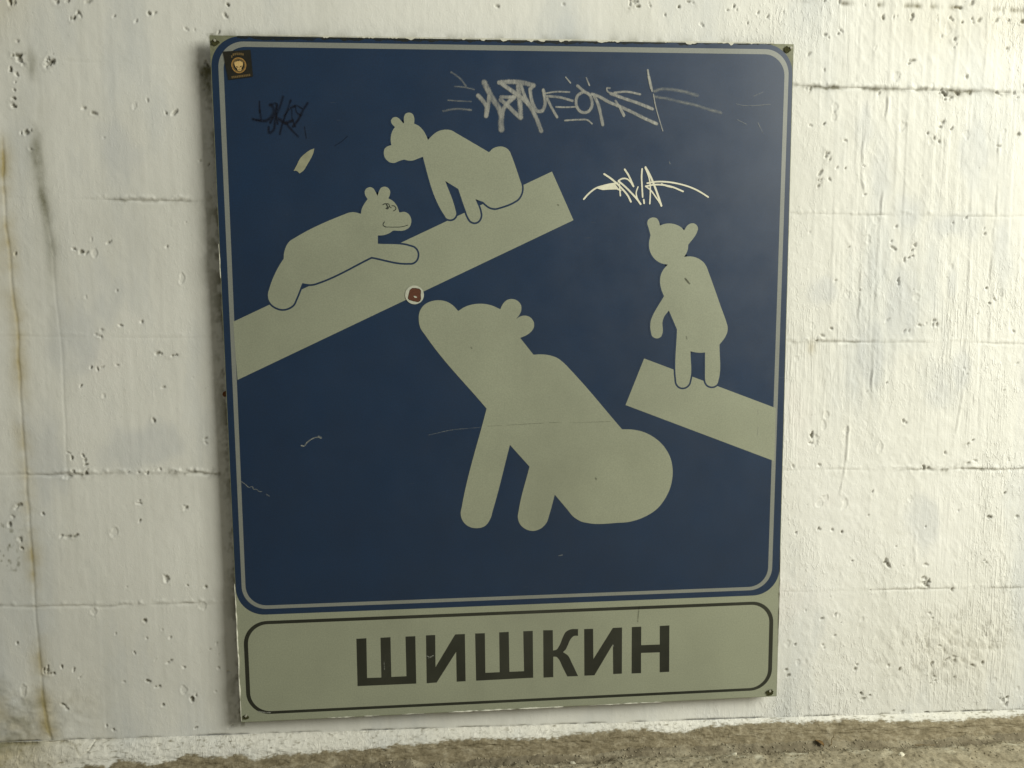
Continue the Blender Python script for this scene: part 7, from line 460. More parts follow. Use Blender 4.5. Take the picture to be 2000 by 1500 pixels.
def wall_fields(X, Z):
    """relief (metres, + = out of the wall) and dirt masks at the points X, Z"""
    S = Z + SLOPE * X
    wr = smooth(0.9, 1.15, X)                                  # right of the sign the wash is rougher
    h = 0.0013 * fbm(X * 3.1, Z * 3.1, 3, 3) + (0.0004 + 0.0005 * wr) * fbm(X * 14, Z * 11, 5, 4)
    h += (0.00018 + 0.0004 * wr) * fbm(X * 75, Z * 60, 8, 3)
    # trowel / brush drag: slanting short ridges
    u = X * 0.85 + Z * 0.52; v = -X * 0.52 + Z * 0.85
    tr = fbm(u * 150, v * 34, 12, 3)
    h += (0.0002 + 0.0005 * wr) * np.clip(tr - 0.10, 0, 1) * smooth(-0.25, 0.25, fbm(X * 5, Z * 5, 77, 2) + 0.25 * wr)
    # vertical runs in the wash, mostly in the upper boards on the right
    run = fbm(X * 105, Z * 5.0, 21, 3)
    h += (0.0008 * wr * smooth(0.40, 0.60, Z) + 0.0002) * np.clip(run, -0.1, 1)
    moss = np.zeros_like(X); dirt = np.zeros_like(X); ochre = np.zeros_like(X)
    # board steps: each board stands slightly proud or back of the next
    for k, s0 in enumerate(JOINTS):
        wob = 0.0040 * fbm(X * 9, X * 0 + k * 3.7, 30 + k, 4) + 0.0014 * fbm(X * 70, X * 0, 35 + k, 2)
        d = S - (s0 + wob)
        strength = 0.30 + 0.70 * np.clip(0.5 + 1.6 * vnoise(X * 4.3, X * 0 + k, 60 + k), 0, 1)
        if k == 1: strength = np.where(X > 0.9, np.maximum(strength, 0.85), strength * 0.35)
        if k == 2: strength = np.where(X < 0, 0.1 + 0.8 * smooth(-0.24, -0.17, X), strength * 0.6)
        if k == 3: strength = np.where(X < 0, 0.20, np.maximum(strength, 0.6))
        if k == 4: strength = np.where(X < 0, 0.35 + 0.6 * smooth(-0.40, -0.30, X), 0.4 + 0.6 * smooth(1.12, 1.3, X))
        if k == 5: strength = np.where(X < 0, 0.55, 0.18 + 0.5 * smooth(1.15, 1.3, X))
        for _i in range(1):
            strength = strength * (0.55 + 0.9 * np.clip(vnoise(X * 11, X * 0, 190 + k) + 0.5, 0, 1))
        wdt = 0.0022 + 0.0012 * vnoise(X * 40, X * 0, 90 + k)
        g = np.exp(-(d / wdt) ** 2)
        brk = np.clip(0.45 + 1.5 * fbm(X * 18, X * 0 + k, 140 + k, 4), 0.05, 1)
        h -= 0.0024 * strength * brk * g
        h += 0.0030 * np.exp(-((d - 0.0055) / 0.0035) ** 2) * strength * np.clip(fbm(X * 105, d * 120, 97 + k, 2) + 0.05, 0, 1)
        rag = np.clip(fbm(X * 55, Z * 70, 101 + k, 3) + 0.32, 0, 1)
        dirt += 0.62 * strength ** 1.6 * np.exp(-(d / 0.0024) ** 2) * (0.1 + rag) * (0.35 + brk)
        dirt += 0.45 * strength ** 2 * np.exp(-np.abs(d - 0.001) / 0.0055) * np.clip(fbm(X * 120, Z * 110, 111 + k, 3) + 0.02, 0, 1) * 1.8
        if k == 1:
            dirt += np.where(X > 0.98, 1, 0) * 0.7 * np.exp(-((d) / 0.0050) ** 2) * rag
            dirt += 0.9 * np.exp(-((X - 1.325) / 0.035) ** 2 - ((d + 0.002) / 0.006) ** 2) * rag
    # the crack where the wall meets its splayed foot
    dcr = S + 0.035; cb = np.clip(0.35 + 1.6 * fbm(X * 26, X * 0 + 2, 213, 4), 0, 1)
    h -= 0.002 * cb * np.exp(-(dcr / 0.002) ** 2); dirt += 0.8 * cb * np.exp(-((dcr - 0.0005) / 0.0022) ** 2)
    dirt += 0.5 * np.exp(-np.clip(dcr, 0, 1) / 0.004) * np.clip(fbm(X * 90, Z * 90, 215, 3) - 0.05, 0, 1) * 1.6 * wr
    # vertical lap lines and runs
    for rp in DATA['ridges']:
        p = np.array(rp); z0, z1 = p[:, 1].min(), p[:, 1].max()
        inz = smooth(z0 - 0.02, z0 + 0.01, Z) * (1 - smooth(z1 - 0.005, z1 + 0.01, Z))
        dx = X - interp_v(rp, Z) - 0.004 * vnoise(Z * 40, Z * 0, 55)
        rs_ = np.clip(0.30 + 1.3 * fbm(Z * 30, X * 60, 58, 3), 0, 1)
        h += inz * rs_ * (0.0011 * np.exp(-((dx - 0.002) / 0.0024) ** 2) - 0.0006 * np.exp(-((dx + 0.0025) / 0.002) ** 2))
        dirt += 0.20 * inz * rs_ * np.exp(-((dx + 0.0025) / 0.002) ** 2)
    # leaking shutter joint on the left, ochre stained
    dl = X - interp_v(DATA['leak'], Z) - 0.002 * vnoise(Z * 30, Z * 0, 41)
    on = 1 - smooth(1.0, 1.06, Z)
    low = 1 - smooth(0.2, 0.8, Z)
    h -= on * 0.0007 * np.exp(-(dl / 0.0022) ** 2)
    ochre += on * (0.42 * np.exp(-(dl / 0.0030) ** 2) + 0.62 * np.exp(-(dl / 0.016) ** 2)) * np.clip(0.55 + 1.1 * fbm(X * 20, Z * 25, 43, 4), 0, 1.2)
    ochre += 0.75 * smooth(0.0, 0.05, -dl) * (1 - smooth(0.05, 0.14, -dl)) * smooth(0.70, 0.85, Z) * on
    ochre += 0.5 * np.exp(-((X + 0.37) / 0.07) ** 2) * smooth(1.16, 1.30, Z)
    moss += on * low * 0.22 * np.exp(-(dl / 0.0035) ** 2) * (0.6 + fbm(X * 70, Z * 40, 45, 3))
    dl2 = X - interp_v(DATA['leak2'], Z) - 0.004 * vnoise(Z * 22, Z * 0, 47)
    blot = np.clip(fbm(X * 24, Z * 13, 49, 4) + 0.22, 0, 1)
    moss += 0.75 * np.exp(-(dl2 / 0.009) ** 2) * smooth(0.72, 0.95, Z) * (1 - smooth(1.16, 1.21, Z)) * blot
    moss += 0.22 * np.exp(-(dl2 / 0.02) ** 2) * smooth(0.45, 0.6, Z) * (1 - smooth(1.2, 1.25, Z)) * blot
    h -= 0.0004 * np.exp(-(dl2 / 0.002) ** 2) * smooth(0.4, 0.5, Z) * (1 - smooth(0.88, 0.95, Z))
    # damp, stained foot of the wall, bottom left
    foot = np.exp(-((X + 0.43) / 0.13) ** 2) * (1 - smooth(0.02, 0.13, Z + 0.05 * fbm(X * 8, Z * 8, 51, 3)))
    moss += 0.55 * foot * np.clip(fbm(X * 45, Z * 70, 53, 4) + 0.35, 0, 1); ochre += 0.55 * foot * np.clip(0.5 + 1.5 * fbm(X * 18, Z * 22, 59, 4), 0, 1)
    h += 0.0016 * foot * fbm(X * 60, Z * 90, 54, 3)
    speck = np.clip(fbm(X * 130, Z * 110, 56, 2) - 0.30, 0, 1) * 4
    moss += speck * np.exp(-((X + 0.41) / 0.045) ** 2) * np.exp(-((Z - 0.33) / 0.06) ** 2)
    # rough patch bottom right
    pr = np.exp(-((X - 1.36) / 0.14) ** 2 - ((Z - 0.07) / 0.075) ** 2)
    rr = fbm(X * 95 + Z * 30, Z * 60, 57, 4)
    h += 0.0016 * pr * rr; dirt += 0.40 * pr * np.clip(-rr - 0.20, 0, 1) * 3.2; ochre += 0.12 * pr
    ochre += 0.16 * smooth(1.17, 1.24, Z) * smooth(1.1, 1.3, X)
    # small row of spalls along the top of the right-hand wall
    d = S - 1.300
    rowm = np.clip(fbm(X * 60, X * 0 + 4, 61, 3) - 0.02, 0, 1) * smooth(0.92, 1.15, X)
    dirt += 1.6 * rowm * np.exp(-((d) / 0.004) ** 2); h -= 0.003 * rowm * np.exp(-(d / 0.005) ** 2)
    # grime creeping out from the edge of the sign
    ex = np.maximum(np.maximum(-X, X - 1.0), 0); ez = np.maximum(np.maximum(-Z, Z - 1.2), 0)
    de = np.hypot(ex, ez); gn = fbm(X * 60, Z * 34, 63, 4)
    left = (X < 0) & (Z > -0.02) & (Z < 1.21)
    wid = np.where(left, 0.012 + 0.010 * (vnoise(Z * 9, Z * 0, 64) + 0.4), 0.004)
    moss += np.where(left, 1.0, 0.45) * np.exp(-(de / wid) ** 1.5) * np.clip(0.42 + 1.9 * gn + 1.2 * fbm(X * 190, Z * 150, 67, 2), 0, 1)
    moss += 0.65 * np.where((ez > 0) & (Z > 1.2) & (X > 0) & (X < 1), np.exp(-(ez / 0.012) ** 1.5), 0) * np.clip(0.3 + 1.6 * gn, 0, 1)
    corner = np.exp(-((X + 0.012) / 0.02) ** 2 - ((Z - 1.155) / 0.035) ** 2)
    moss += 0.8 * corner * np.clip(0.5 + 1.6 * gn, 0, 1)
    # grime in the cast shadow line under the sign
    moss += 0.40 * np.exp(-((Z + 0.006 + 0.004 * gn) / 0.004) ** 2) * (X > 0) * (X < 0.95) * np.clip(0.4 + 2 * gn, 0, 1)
    # soft bluish worn spot and pink spot
    for (px_, pz_, pr_) in ((1.058, 0.665, 0.007),):
        ochre += 0.45 * np.exp(-(((X - px_) / pr_) ** 2 + ((Z - pz_) / (pr_ * 1.7)) ** 2))
    for (px_, pz_, r, _f) in FLAKES:
        q = np.hypot((X - px_) * 1.5, Z - pz_) / r
        m = q < 3
        if m.any():
            qq = q[m] + 1.1 * fbm(X[m] * 140, Z[m] * 90, 73, 3)
            h[m] -= 0.0007 * (1 - smooth(0.85, 1.05, qq)); h[m] += 0.0004 * np.exp(-((qq - 1.2) / 0.2) ** 2)
            dirt[m] += 0.10 * np.exp(-((qq - 1.0) / 0.12) ** 2)
    # pits, blowholes and spalls
    for (px_, pz_, r) in ALLP:
        R = r * 4.2 + 0.003
        x0, x1 = np.searchsorted(X[0], [px_ - R, px_ + R]); z0, z1 = np.searchsorted(Z[:, 0], [pz_ - R, pz_ + R])
        if x1 <= x0 or z1 <= z0: continue
        xs = X[z0:z1, x0:x1]; zs = Z[z0:z1, x0:x1]
        a = (hash2(np.array([px_ * 9e3]), np.array([pz_ * 9e3]), 5)[0]) * math.pi
        el = 1.0 + 1.9 * hash2(np.array([px_ * 7e3]), np.array([pz_ * 7e3]), 6)[0]
        dx = xs - px_; dz = zs - pz_
        du = (dx * math.cos(a) + dz * math.sin(a)) / el ** 0.5; dv = (-dx * math.sin(a) + dz * math.cos(a)) * el ** 0.5
        q = np.hypot(du, dv) / r + 1.25 * fbm(xs * 230, zs * 230, 71, 3) * min(1, r / 0.0022)
        rl = r * (0.9 if r < 0.003 else 0.62)
        h[z0:z1, x0:x1] -= rl * (1 - smooth(0.45, 1.05, q))
        h[z0:z1, x0:x1] += 0.10 * rl * np.exp(-((q - 1.5) / 0.4) ** 2)
        dk = 0.12 + 0.95 * hash2(np.array([px_ * 5e3]), np.array([pz_ * 5e3]), 8)[0] ** 1.2
        dirt[z0:z1, x0:x1] += dk * (1 - smooth(0.35, 0.95, q))
        if r > 0.0035: dirt[z0:z1, x0:x1] += 0.22 * np.exp(-(q / 1.7) ** 2) * np.clip(0.5 + 1.5 * fbm(xs * 150, zs * 150, 72, 2), 0, 1)
    return h, np.clip(dirt, 0, 1), np.clip(ochre, 0, 1), np.clip(moss, 0, 1)

def thin_patches(X, Z):
    out = np.zeros_like(X)
    for (a, b, ra, rb) in DATA['patches']:
        q = np.hypot((X - a) / ra, (Z - b) / rb) + 0.9 * fbm(X * 16, Z * 9, 81, 4)
        out = np.maximum(out, 1 - smooth(0.45, 1.15, q))
    return out

def grid_mesh(name, V, nx, nz, mat, attrs, parent):
    me = bpy.data.meshes.new(name); n = nx * nz
    i = np.arange(n).reshape(nz, nx)
    q = np.stack([i[:-1, :-1], i[:-1, 1:], i[1:, 1:], i[1:, :-1]], -1).reshape(-1, 4)
    me.vertices.add(n); me.vertices.foreach_set('co', V.reshape(-1).astype(np.float32))
    me.loops.add(q.size); me.loops.foreach_set('vertex_index', q.reshape(-1).astype(np.int32))
    me.polygons.add(len(q)); me.polygons.foreach_set('loop_start', (np.arange(len(q)) * 4).astype(np.int32))
    me.polygons.foreach_set('loop_total', np.full(len(q), 4, np.int32))
    me.polygons.foreach_set('use_smooth', np.ones(len(q), bool))
    me.update(calc_edges=True); me.validate()
    for k, a in attrs.items():
        at = me.attributes.new(k, 'FLOAT', 'POINT'); at.data.foreach_set('value', a.reshape(-1).astype(np.float32))
    me.materials.append(mat)
    o = bpy.data.objects.new(name, me); COL.objects.link(o)
    if parent: o.parent = parent; o.matrix_parent_inverse = Matrix.Translation(-Vector(parent.location))
    return o

FINE = 0.00175
def xs_for(behind):
    a = list(np.arange(-1.6, -0.52, 0.02)); b = list(np.arange(-0.52, 0.025, FINE))
    m = list(np.arange(0.025, 0.975, 0.012)) if behind else list(np.arange(0.025, 0.975, FINE))
    c = list(np.arange(0.975, 1.66, FINE)); d = list(np.arange(1.66, 3.2, 0.02))
    return np.array(a + b + m + c + d)

wall = empty('concrete_wall', (0.5, WALL_Y, -0.09))
tag(wall, 'whitewashed board-marked concrete wall, pitted and stained, behind the road sign', 'wall')
S_FOOT = -0.035
levels = [S_FOOT] + JOINTS[::-1] + [1.9]
# courses between two joints; rows follow the sloping joints so neighbours meet exactly
for k in range(len(levels) - 1):
    s0, s1 = levels[k], levels[k + 1]
    if k == len(levels) - 2:
        rows = np.concatenate([np.arange(s0, 1.46, FINE), np.arange(1.46, s1 + 0.02, 0.02)])
    else:
        n = max(2, int(round((s1 - s0) / FINE))); rows = np.linspace(s0, s1, n + 1)
    xs = xs_for(k in (1, 2, 3, 4))
    X, Sg = np.meshgrid(xs, rows)
    Zg = Sg - SLOPE * X
    # masks want a separable grid for the pits: evaluate on unsheared rows, then shear by interpolation
    zr = np.arange(rows[0] - 0.07, rows[-1] + 0.04, FINE)
    if k == len(levels) - 2: zr = np.concatenate([np.arange(rows[0] - 0.07, 1.46, FINE), np.arange(1.46, rows[-1] + 0.06, 0.02)])
    Xr, Zr = np.meshgrid(xs, zr)
    fields = wall_fields(Xr, Zr)
    out = []
    for f in fields:
        g = np.empty_like(X)
        for j in range(len(xs)): g[:, j] = np.interp(Zg[:, j], zr, f[:, j])
        out.append(g)
    h, dirt, ochre, moss = out
    V = np.stack([X, WALL_Y - h, Zg], -1)
    grid_mesh('concrete_course', V, len(xs), len(rows), M['wall'], {'dirt': dirt, 'ochre': ochre, 'moss': moss, 'bare': dirt * 0, 'thin': thin_patches(X, Zg), 'rough': smooth(0.7, 1.1, X) * (0.35 + 0.65 * smooth(-0.1, 0.3, fbm(X * 4, Zg * 3, 88, 2) + 0.1))}, wall)

# splayed foot of the wall: crack, whitewashed slope, then bare dirty base down to the ground
xs = np.concatenate([np.arange(-1.6, -0.52, 0.02), np.arange(-0.52, 1.66, FINE), np.arange(1.66, 3.2, 0.02)])
tt = np.concatenate([np.linspace(0, 0.09, 12), np.linspace(0.09, 1, 62)[1:]])
X, T = np.meshgrid(xs, tt)
top = S_FOOT - SLOPE * X
crack = interp(DATA['crack'], X)
bot = -0.092 - 0.010 * X - 0.028 * np.exp(-((X + 0.47) / 0.12) ** 2)
Zt = top + 0.0005; Zf = Zt + (bot - Zt) * T
prof_y = np.interp(T, [0, 0.04, 0.12, 0.40, 0.55, 1.0], [0.0, 0.0015, 0.0065, 0.0165, 0.019, 0.036])
n1 = fbm(X * 24, T * 3, 201, 4); n2 = fbm(X * 140, T * 16, 203, 3)
Yf = WALL_Y - prof_y - 0.0020 * n1 - 0.0012 * n2
dc = Zf - (crack - 0.0)
cr_ = np.exp(-(dc / 0.0020) ** 2)
Yf += 0.0035 * cr_ * (0.6 + fbm(X * 30, X * 0, 205, 3))
edge = interp(DATA['paint_edge'], X) + 0.004 * fbm(X * 55, X * 0, 207, 4) + 0.0035 * fbm(X * 130, T * 30, 209, 3)
bare = smooth(-0.0022, 0.0022, edge - Zf + 0.0035 * fbm(X * 260, T * 50, 217, 2))
Yf -= bare * (0.0022 * fbm(X * 70, T * 14, 211, 4) + 0.002) * smooth(0, 0.006, edge - Zf)
dirtp = 0.75 * cr_ * np.clip(0.35 + 1.6 * fbm(X * 26, X * 0 + 2, 213, 4), 0, 1) + 0.5 * np.clip(fbm(X * 120, T * 20, 215, 3) - 0.28, 0, 1) * 4
mossp = 0.55 * np.exp(-((edge - 0.003 - Zf) / 0.0028) ** 2) + 0.9 * np.exp(-np.abs(Zf - edge) / 0.007) * np.clip(fbm(X * 150, T * 26, 219, 3) + 0.05, 0, 1) * np.clip(0.4 + 1.5 * n2, 0, 1) + 0.75 * np.exp(-((X + 0.45) / 0.09) ** 2) * np.clip(0.5 + 1.4 * n1, 0, 1)
ochp = 0.15 + 0.6 * np.exp(-((X + 0.42) / 0.09) ** 2)
V = np.stack([X, Yf, Zf], -1)[::-1]
foot = grid_mesh('wall_foot', V, len(xs), len(tt), M['wall'], {'dirt': np.clip(dirtp, 0, 1)[::-1], 'ochre': ochp[::-1], 'moss': np.clip(mossp, 0, 1)[::-1], 'bare': bare[::-1], 'rough': (0.5 + 0 * bare)}, wall)

# ------------------------------------------------------------------ ground
GY = np.concatenate([np.arange(-4.0, -0.5, 0.05), np.arange(-0.5, -0.24, 0.01), np.arange(-0.24, 0.012, 0.0022)])
GX = np.concatenate([np.arange(-3.0, -0.52, 0.04), np.arange(-0.52, 1.66, 0.0026), np.arange(1.66, 5.0, 0.04)])
X, Y = np.meshgrid(GX, GY)
d = -Y
zb = -0.0815 - 0.0095 * X - 0.028 * np.exp(-((X + 0.47) / 0.12) ** 2) * (1 - smooth(0.1, 0.5, d))
h = zb + 0.006 * fbm(X * 11, Y * 11, 301, 4) + 0.0035 * fbm(X * 60, Y * 60, 303, 4) + 0.0018 * fbm(X * 170, Y * 170, 305, 2)
h -= 0.006 * np.exp(-((d - 0.026) / 0.012) ** 2)
h += 0.004 * smooth(0.03, 0.07, d)
dirt_shade = np.clip(1.15 * np.exp(-((d - 0.022 - 0.012 * fbm(X * 8, X * 0, 307, 3)) / 0.014) ** 2) * np.clip(0.75 + 1.2 * fbm(X * 22, Y * 60, 309, 4), 0, 1), 0, 0.75)  # dark gutter strip by the wall: gathered dirt, with shade painted into the colour
lime = np.clip(fbm(X * 55, Y * 90, 311, 4) - 0.12, 0, 1) * 1.6 * np.exp(-((d - 0.05) / 0.02) ** 2)
g = grid_mesh('ground', np.stack([X, Y, h], -1), len(GX), len(GY), M['ground'], {'dirt_shade': dirt_shade, 'lime': np.clip(lime, 0, 0.8)}, None)
tag(g, kind='structure')
def ground_z(x, y):
    X = np.array([[x]]); Y = np.array([[y]]); d = -Y
    zb = -0.0815 - 0.0095 * X - 0.028 * np.exp(-((X + 0.47) / 0.12) ** 2) * (1 - smooth(0.1, 0.5, d))
    h = zb + 0.006 * fbm(X * 11, Y * 11, 301, 4) + 0.0035 * fbm(X * 60, Y * 60, 303, 4) + 0.0018 * fbm(X * 170, Y * 170, 305, 2)
    h -= 0.006 * np.exp(-((d - 0.026) / 0.012) ** 2); h += 0.004 * smooth(0.03, 0.07, d)
    return float(h[0, 0])

def crumb_geo(x, y, z, r, flat_=0.7):
    """irregular 12-vertex stone"""
    t = (1 + 5 ** 0.5) / 2
    base = [(-1, t, 0), (1, t, 0), (-1, -t, 0), (1, -t, 0), (0, -1, t), (0, 1, t), (0, -1, -t), (0, 1, -t), (t, 0, -1), (t, 0, 1), (-t, 0, -1), (-t, 0, 1)]
    Fc = [(0, 11, 5), (0, 5, 1), (0, 1, 7), (0, 7, 10), (0, 10, 11), (1, 5, 9), (5, 11, 4), (11, 10, 2), (10, 7, 6), (7, 1, 8), (3, 9, 4), (3, 4, 2), (3, 2, 6), (3, 6, 8), (3, 8, 9), (4, 9, 5), (2, 4, 11), (6, 2, 10), (8, 6, 7), (9, 8, 1)]
    a = random.random() * 6.28; ca, sa = math.cos(a), math.sin(a); e = random.uniform(0.6, 1.4)
    V = []
    for v in base:
        k = r / 1.9 * random.uniform(0.72, 1.2); vx, vy, vz = v[0] * k * e, v[1] * k / e, v[2] * k * flat_
        V.append((x + vx * ca - vy * sa, y + vx * sa + vy * ca, z + vz))
    return V, Fc
V = []; Fc = []
for _ in range(2600):
    x = random.uniform(-0.5, 1.62); y = -abs(random.gauss(0.02, 0.05)) - 0.004
    if y < -0.22: continue
    r = random.choice([0.0008, 0.0011, 0.0015, 0.0022])
    v, f_ = crumb_geo(x, y, ground_z(x, y) + r * 0.2, r); o = len(V); V += v; Fc += [tuple(i + o for i in q) for q in f_]
gr = link('grit', V, Fc, M['ground']); tag(gr, kind='stuff', label='loose sandy grit lying along the foot of the wall')

for (x, y, r, lab) in ((0.602, -0.035, 0.0055, 'white plaster crumb on the ground under the right half of the name plate'),
                       (1.21, -0.075, 0.0060, 'white plaster crumb on the ground right of the sign, farthest right'),
                       (0.145, -0.030, 0.0045, 'small white plaster crumb on the ground under the left part of the sign'),
                       (0.905, -0.040, 0.0050, 'white plaster crumb on the ground below the right end of the name plate')):
    v, f_ = crumb_geo(0, 0, 0, r, 0.6); o = link('plaster_crumb', v, f_, M['stone_pale'])
    o.location = (x, y, ground_z(x, y) + r * 0.25); tag(o, lab, 'plaster crumb', 'plaster crumbs fallen by the wall')

def twig(p0, p1, r, lab):
    p0 = Vector(p0); p1 = Vector(p1); V = []; Fc = []; n = 6; ax = (p1 - p0).normalized()
    s = ax.cross(Vector((0, 0, 1))).normalized(); u = s.cross(ax); o0 = p0.copy()
    for i in range(n + 1):
        c = p0.lerp(p1, i / n) - o0 + s * random.uniform(-1, 1) * r * 1.2 + u * random.uniform(0, 1) * r; rr = r * (1 - 0.5 * i / n)
        for k in range(5):
            a = k * 2 * math.pi / 5; V.append(c + s * rr * math.cos(a) + u * rr * math.sin(a))
    for i in range(n):
        for k in range(5): Fc.append((i * 5 + k, i * 5 + (k + 1) % 5, (i + 1) * 5 + (k + 1) % 5, (i + 1) * 5 + k))
    Fc.append(tuple(range(4, -1, -1))); Fc.append(tuple(range(n * 5, n * 5 + 5)))
    o = link('twig', [tuple(v) for v in V], Fc, M['twig']); o.location = o0
    tag(o, lab, 'twig', 'dry twigs at the foot of the wall'); return o
gz = ground_z
twig((1.262, -0.032, gz(1.262, -.032) + .004), (1.300, -0.036, gz(1.30, -.036) + .004), 0.0012, 'pale dry twig lying flat on the ground right of the sign')
twig((1.098, -0.022, gz(1.098, -.022) + .001), (1.112, -0.012, gz(1.112, -.012) + .022), 0.0011, 'short dark twig leaning against the wall foot just right of the sign')

def leaf(x, y, ang, L, lab):
    V = []; Fc = []; n = 8; z = gz(x, y) + 0.004
    for i in range(n + 1):
        t = i / n; w = L * 0.30 * max(0.0, math.sin(math.pi * t)) ** 0.8 + 0.0002
        for sgn in (-1, 0, 1): V.append((t * L, sgn * w, 0.16 * L * math.sin(t * 3) + (0.12 * L if sgn else 0)))
    for i in range(n):
        for k in (0, 1): Fc.append((i * 3 + k, i * 3 + k + 1, (i + 1) * 3 + k + 1, (i + 1) * 3 + k))
    nb = len(V); V += [(a, b, c - 0.0003) for a, b, c in V]; Fc += [tuple(j + nb for j in q[::-1]) for q in Fc]
    o = link('dry_leaf', V, Fc, M['leaf']); o.location = (x, y, z); o.rotation_euler = (0.2, -0.1, ang)
    tag(o, lab, 'leaf', 'dry leaves at the foot of the wall')
leaf(1.085, -0.024, 2.1, 0.020, 'curled brown dry leaf by the wall foot below the right corner of the sign')
leaf(0.20, -0.040, 0.4, 0.012, 'small brown dry leaf on the ground under the left part of the sign')

# ------------------------------------------------------------------ the road sign
sign = empty('road_sign', (0.5, 0.0, 0.0))
tag(sign, 'large rectangular blue pictogram sign with four cream bears on logs, lettered ШИШКИН', 'sign')
pan = plate('panel', [(0.0, 0.0), (1.0, 0.0), (1.0, 1.2), (0.0, 1.2)], 0.0, 0.004, M['panel'], sign)
for x in (0.10, 0.48, 0.86):
    plate('batten', [(x, 0.03), (x + 0.04, 0.03), (x + 0.04, 1.17), (x, 1.17)], 0.004, 0.030, M['wood'], sign)

E1 = 0.00008
# cream ground of the name plate, blue field above it
plate('name_plate_ground', [(0.0008, 0.0008), (0.9992, 0.0008), (0.9992, 0.3), (0.0008, 0.3)], -E1, 0.00006, M['cream'], sign)
blue_outer = rrect(0.0010, 0.9990, 0.2010, 1.1992, 0.050, 16)
plate('blue_field', blue_outer, -2 * E1, 0.00006, M['blue'], sign)
ring('border_line', rrect(0.0114, 0.9848, 0.2115, 1.1908, 0.043, 16, 0.0122, 0.9920), rrect(0.0182, 0.9770, 0.2180, 1.1822, 0.037, 16, 0.0206, 0.9845), -3 * E1, 0.00006, M['line'], sign)
ring('name_plate_border', rrect(0.0108, 0.9896, 0.0137, 0.1891, 0.042, 14), rrect(0.0180, 0.9820, 0.0190, 0.1830, 0.036, 14), -2 * E1, 0.00006, M['black'], sign)

labels = {'left': 'log rising from the left border to the middle', 'right': 'short log falling to the right border'}
for k, p in DATA['logs'].items():
    o = plate('log_figure', p, -4 * E1, 0.00006, M['cream'], sign); tag(o, labels[k])
bl = {'top': 'bear walking down the left log, head lowered', 'left': 'bear climbing up the left log, with a drawn face', 'big': 'largest bear, sitting below, muzzle raised', 'right': 'bear standing upright on the right log'}
for k, p in DATA['bears'].items():
    if k != 'big':
        ring('bear_outline', offset(p, 0.0031), offset(p, -0.0006), -5 * E1, 0.00006, M['blue'], sign)
    o = plate('bear_figure', p, -6 * E1, 0.00006, M['cream'], sign); tag(o, bl[k])
for k, p in DATA['letters'].items():
    plate('letter', p, -2 * E1 - 0.00003, 0.00006, M['black'], sign)

Y0 = -7 * E1
o = plate('paint_chip', DATA['chip'], Y0, 0.00005, M['chip'], sign); tag(o, 'bare cream patch where the blue has peeled')
tag_all(strokes('graffiti', DATA['face'], Y0 - 0.00005, M['pen'], sign, 0.1, 0.0, 1.05), 'pen-drawn glasses and smile on the climbing bear')
tag_all(strokes('graffiti', DATA['grey'], Y0 - 0.00005, M['grey_paint'], sign, 0.08, 0.0, 1.5), 'large worn grey marker tag across the top')
tag_all(strokes('graffiti', DATA['faint'], Y0 - 0.00005, M['faint_paint'], sign, 0.12, 0.0, 1.5), 'faint rubbed marker dashes around the grey tag')
tag_all(strokes('graffiti', DATA['dark'], Y0 - 0.00005, M['dark_paint'], sign, 0.14, 0.0, 1.5), 'dark violet marker scribble at the upper left')
wv, wf = poly_geo(DATA['wedge'], Y0 - 0.0002, 0.00005)
tagw = strokes('graffiti', DATA['white'], Y0 - 0.00005, M['white_paint'], sign, 0.05); tag_all(tagw, 'crisp white marker tag with long curved arms')
link('graffiti_fill', wv, wf, M['white_paint'], sign)
strokes('scratch', DATA['scratch'], Y0 - 0.0001, M['scratch'], sign, 0.25)
strokes('scuff_mark', DATA['scratch_dark'], Y0 - 0.0001, M['scratch_dark'], sign, 0.3)

# limewash slopped over the rim of the sign: ragged along the top, beaded down the left side
def rough_edge(name, xs_, fz, z1, y, t):
    n = len(xs_)
    pts = [(x, z1) for x in xs_[::-1]] + [(x, fz(x)) for x in xs_]
    return plate(name, pts, y, t, M['limewash'], sign)
def e1(x, s): return float(fbm(np.array([x * 90.0]), np.array([s * 1.0]), s, 4)[0])
for (xa, xb, dz) in ((0.060, 0.40, 0.0016), (0.41, 0.72, 0.0024), (0.73, 0.965, 0.0022)):
    xs_ = list(np.arange(xa, xb, 0.0022))
    def fz(x, xa=xa, xb=xb, dz=dz):
        e = min(1, (x - xa) / 0.01, (xb - x) / 0.01)
        return 1.2012 - max(0.0, e) * max(0.0, 0.0065 * e1(x, 401) + dz * 0.1)
    rough_edge('limewash_overlap', xs_, fz, 1.2022, -3 * E1 - 0.0003, 0.0010)
M['edge_grime'] = marker('edge_grime', (0.020, 0.021, 0.012), 0.45, 0.95, 160)
xs_ = list(np.arange(0.045, 0.96, 0.0020))
gp = [(x, 1.1998) for x in xs_[::-1]] + [(x, 1.1998 - max(0.0003, (0.0042 - 0.003 * smooth(0.6, 0.95, x)) + 0.004 * e1(x, 431))) for x in xs_]
plate('edge_grime', gp, -3 * E1 - 0.00008, 0.00005, M['edge_grime'], sign)
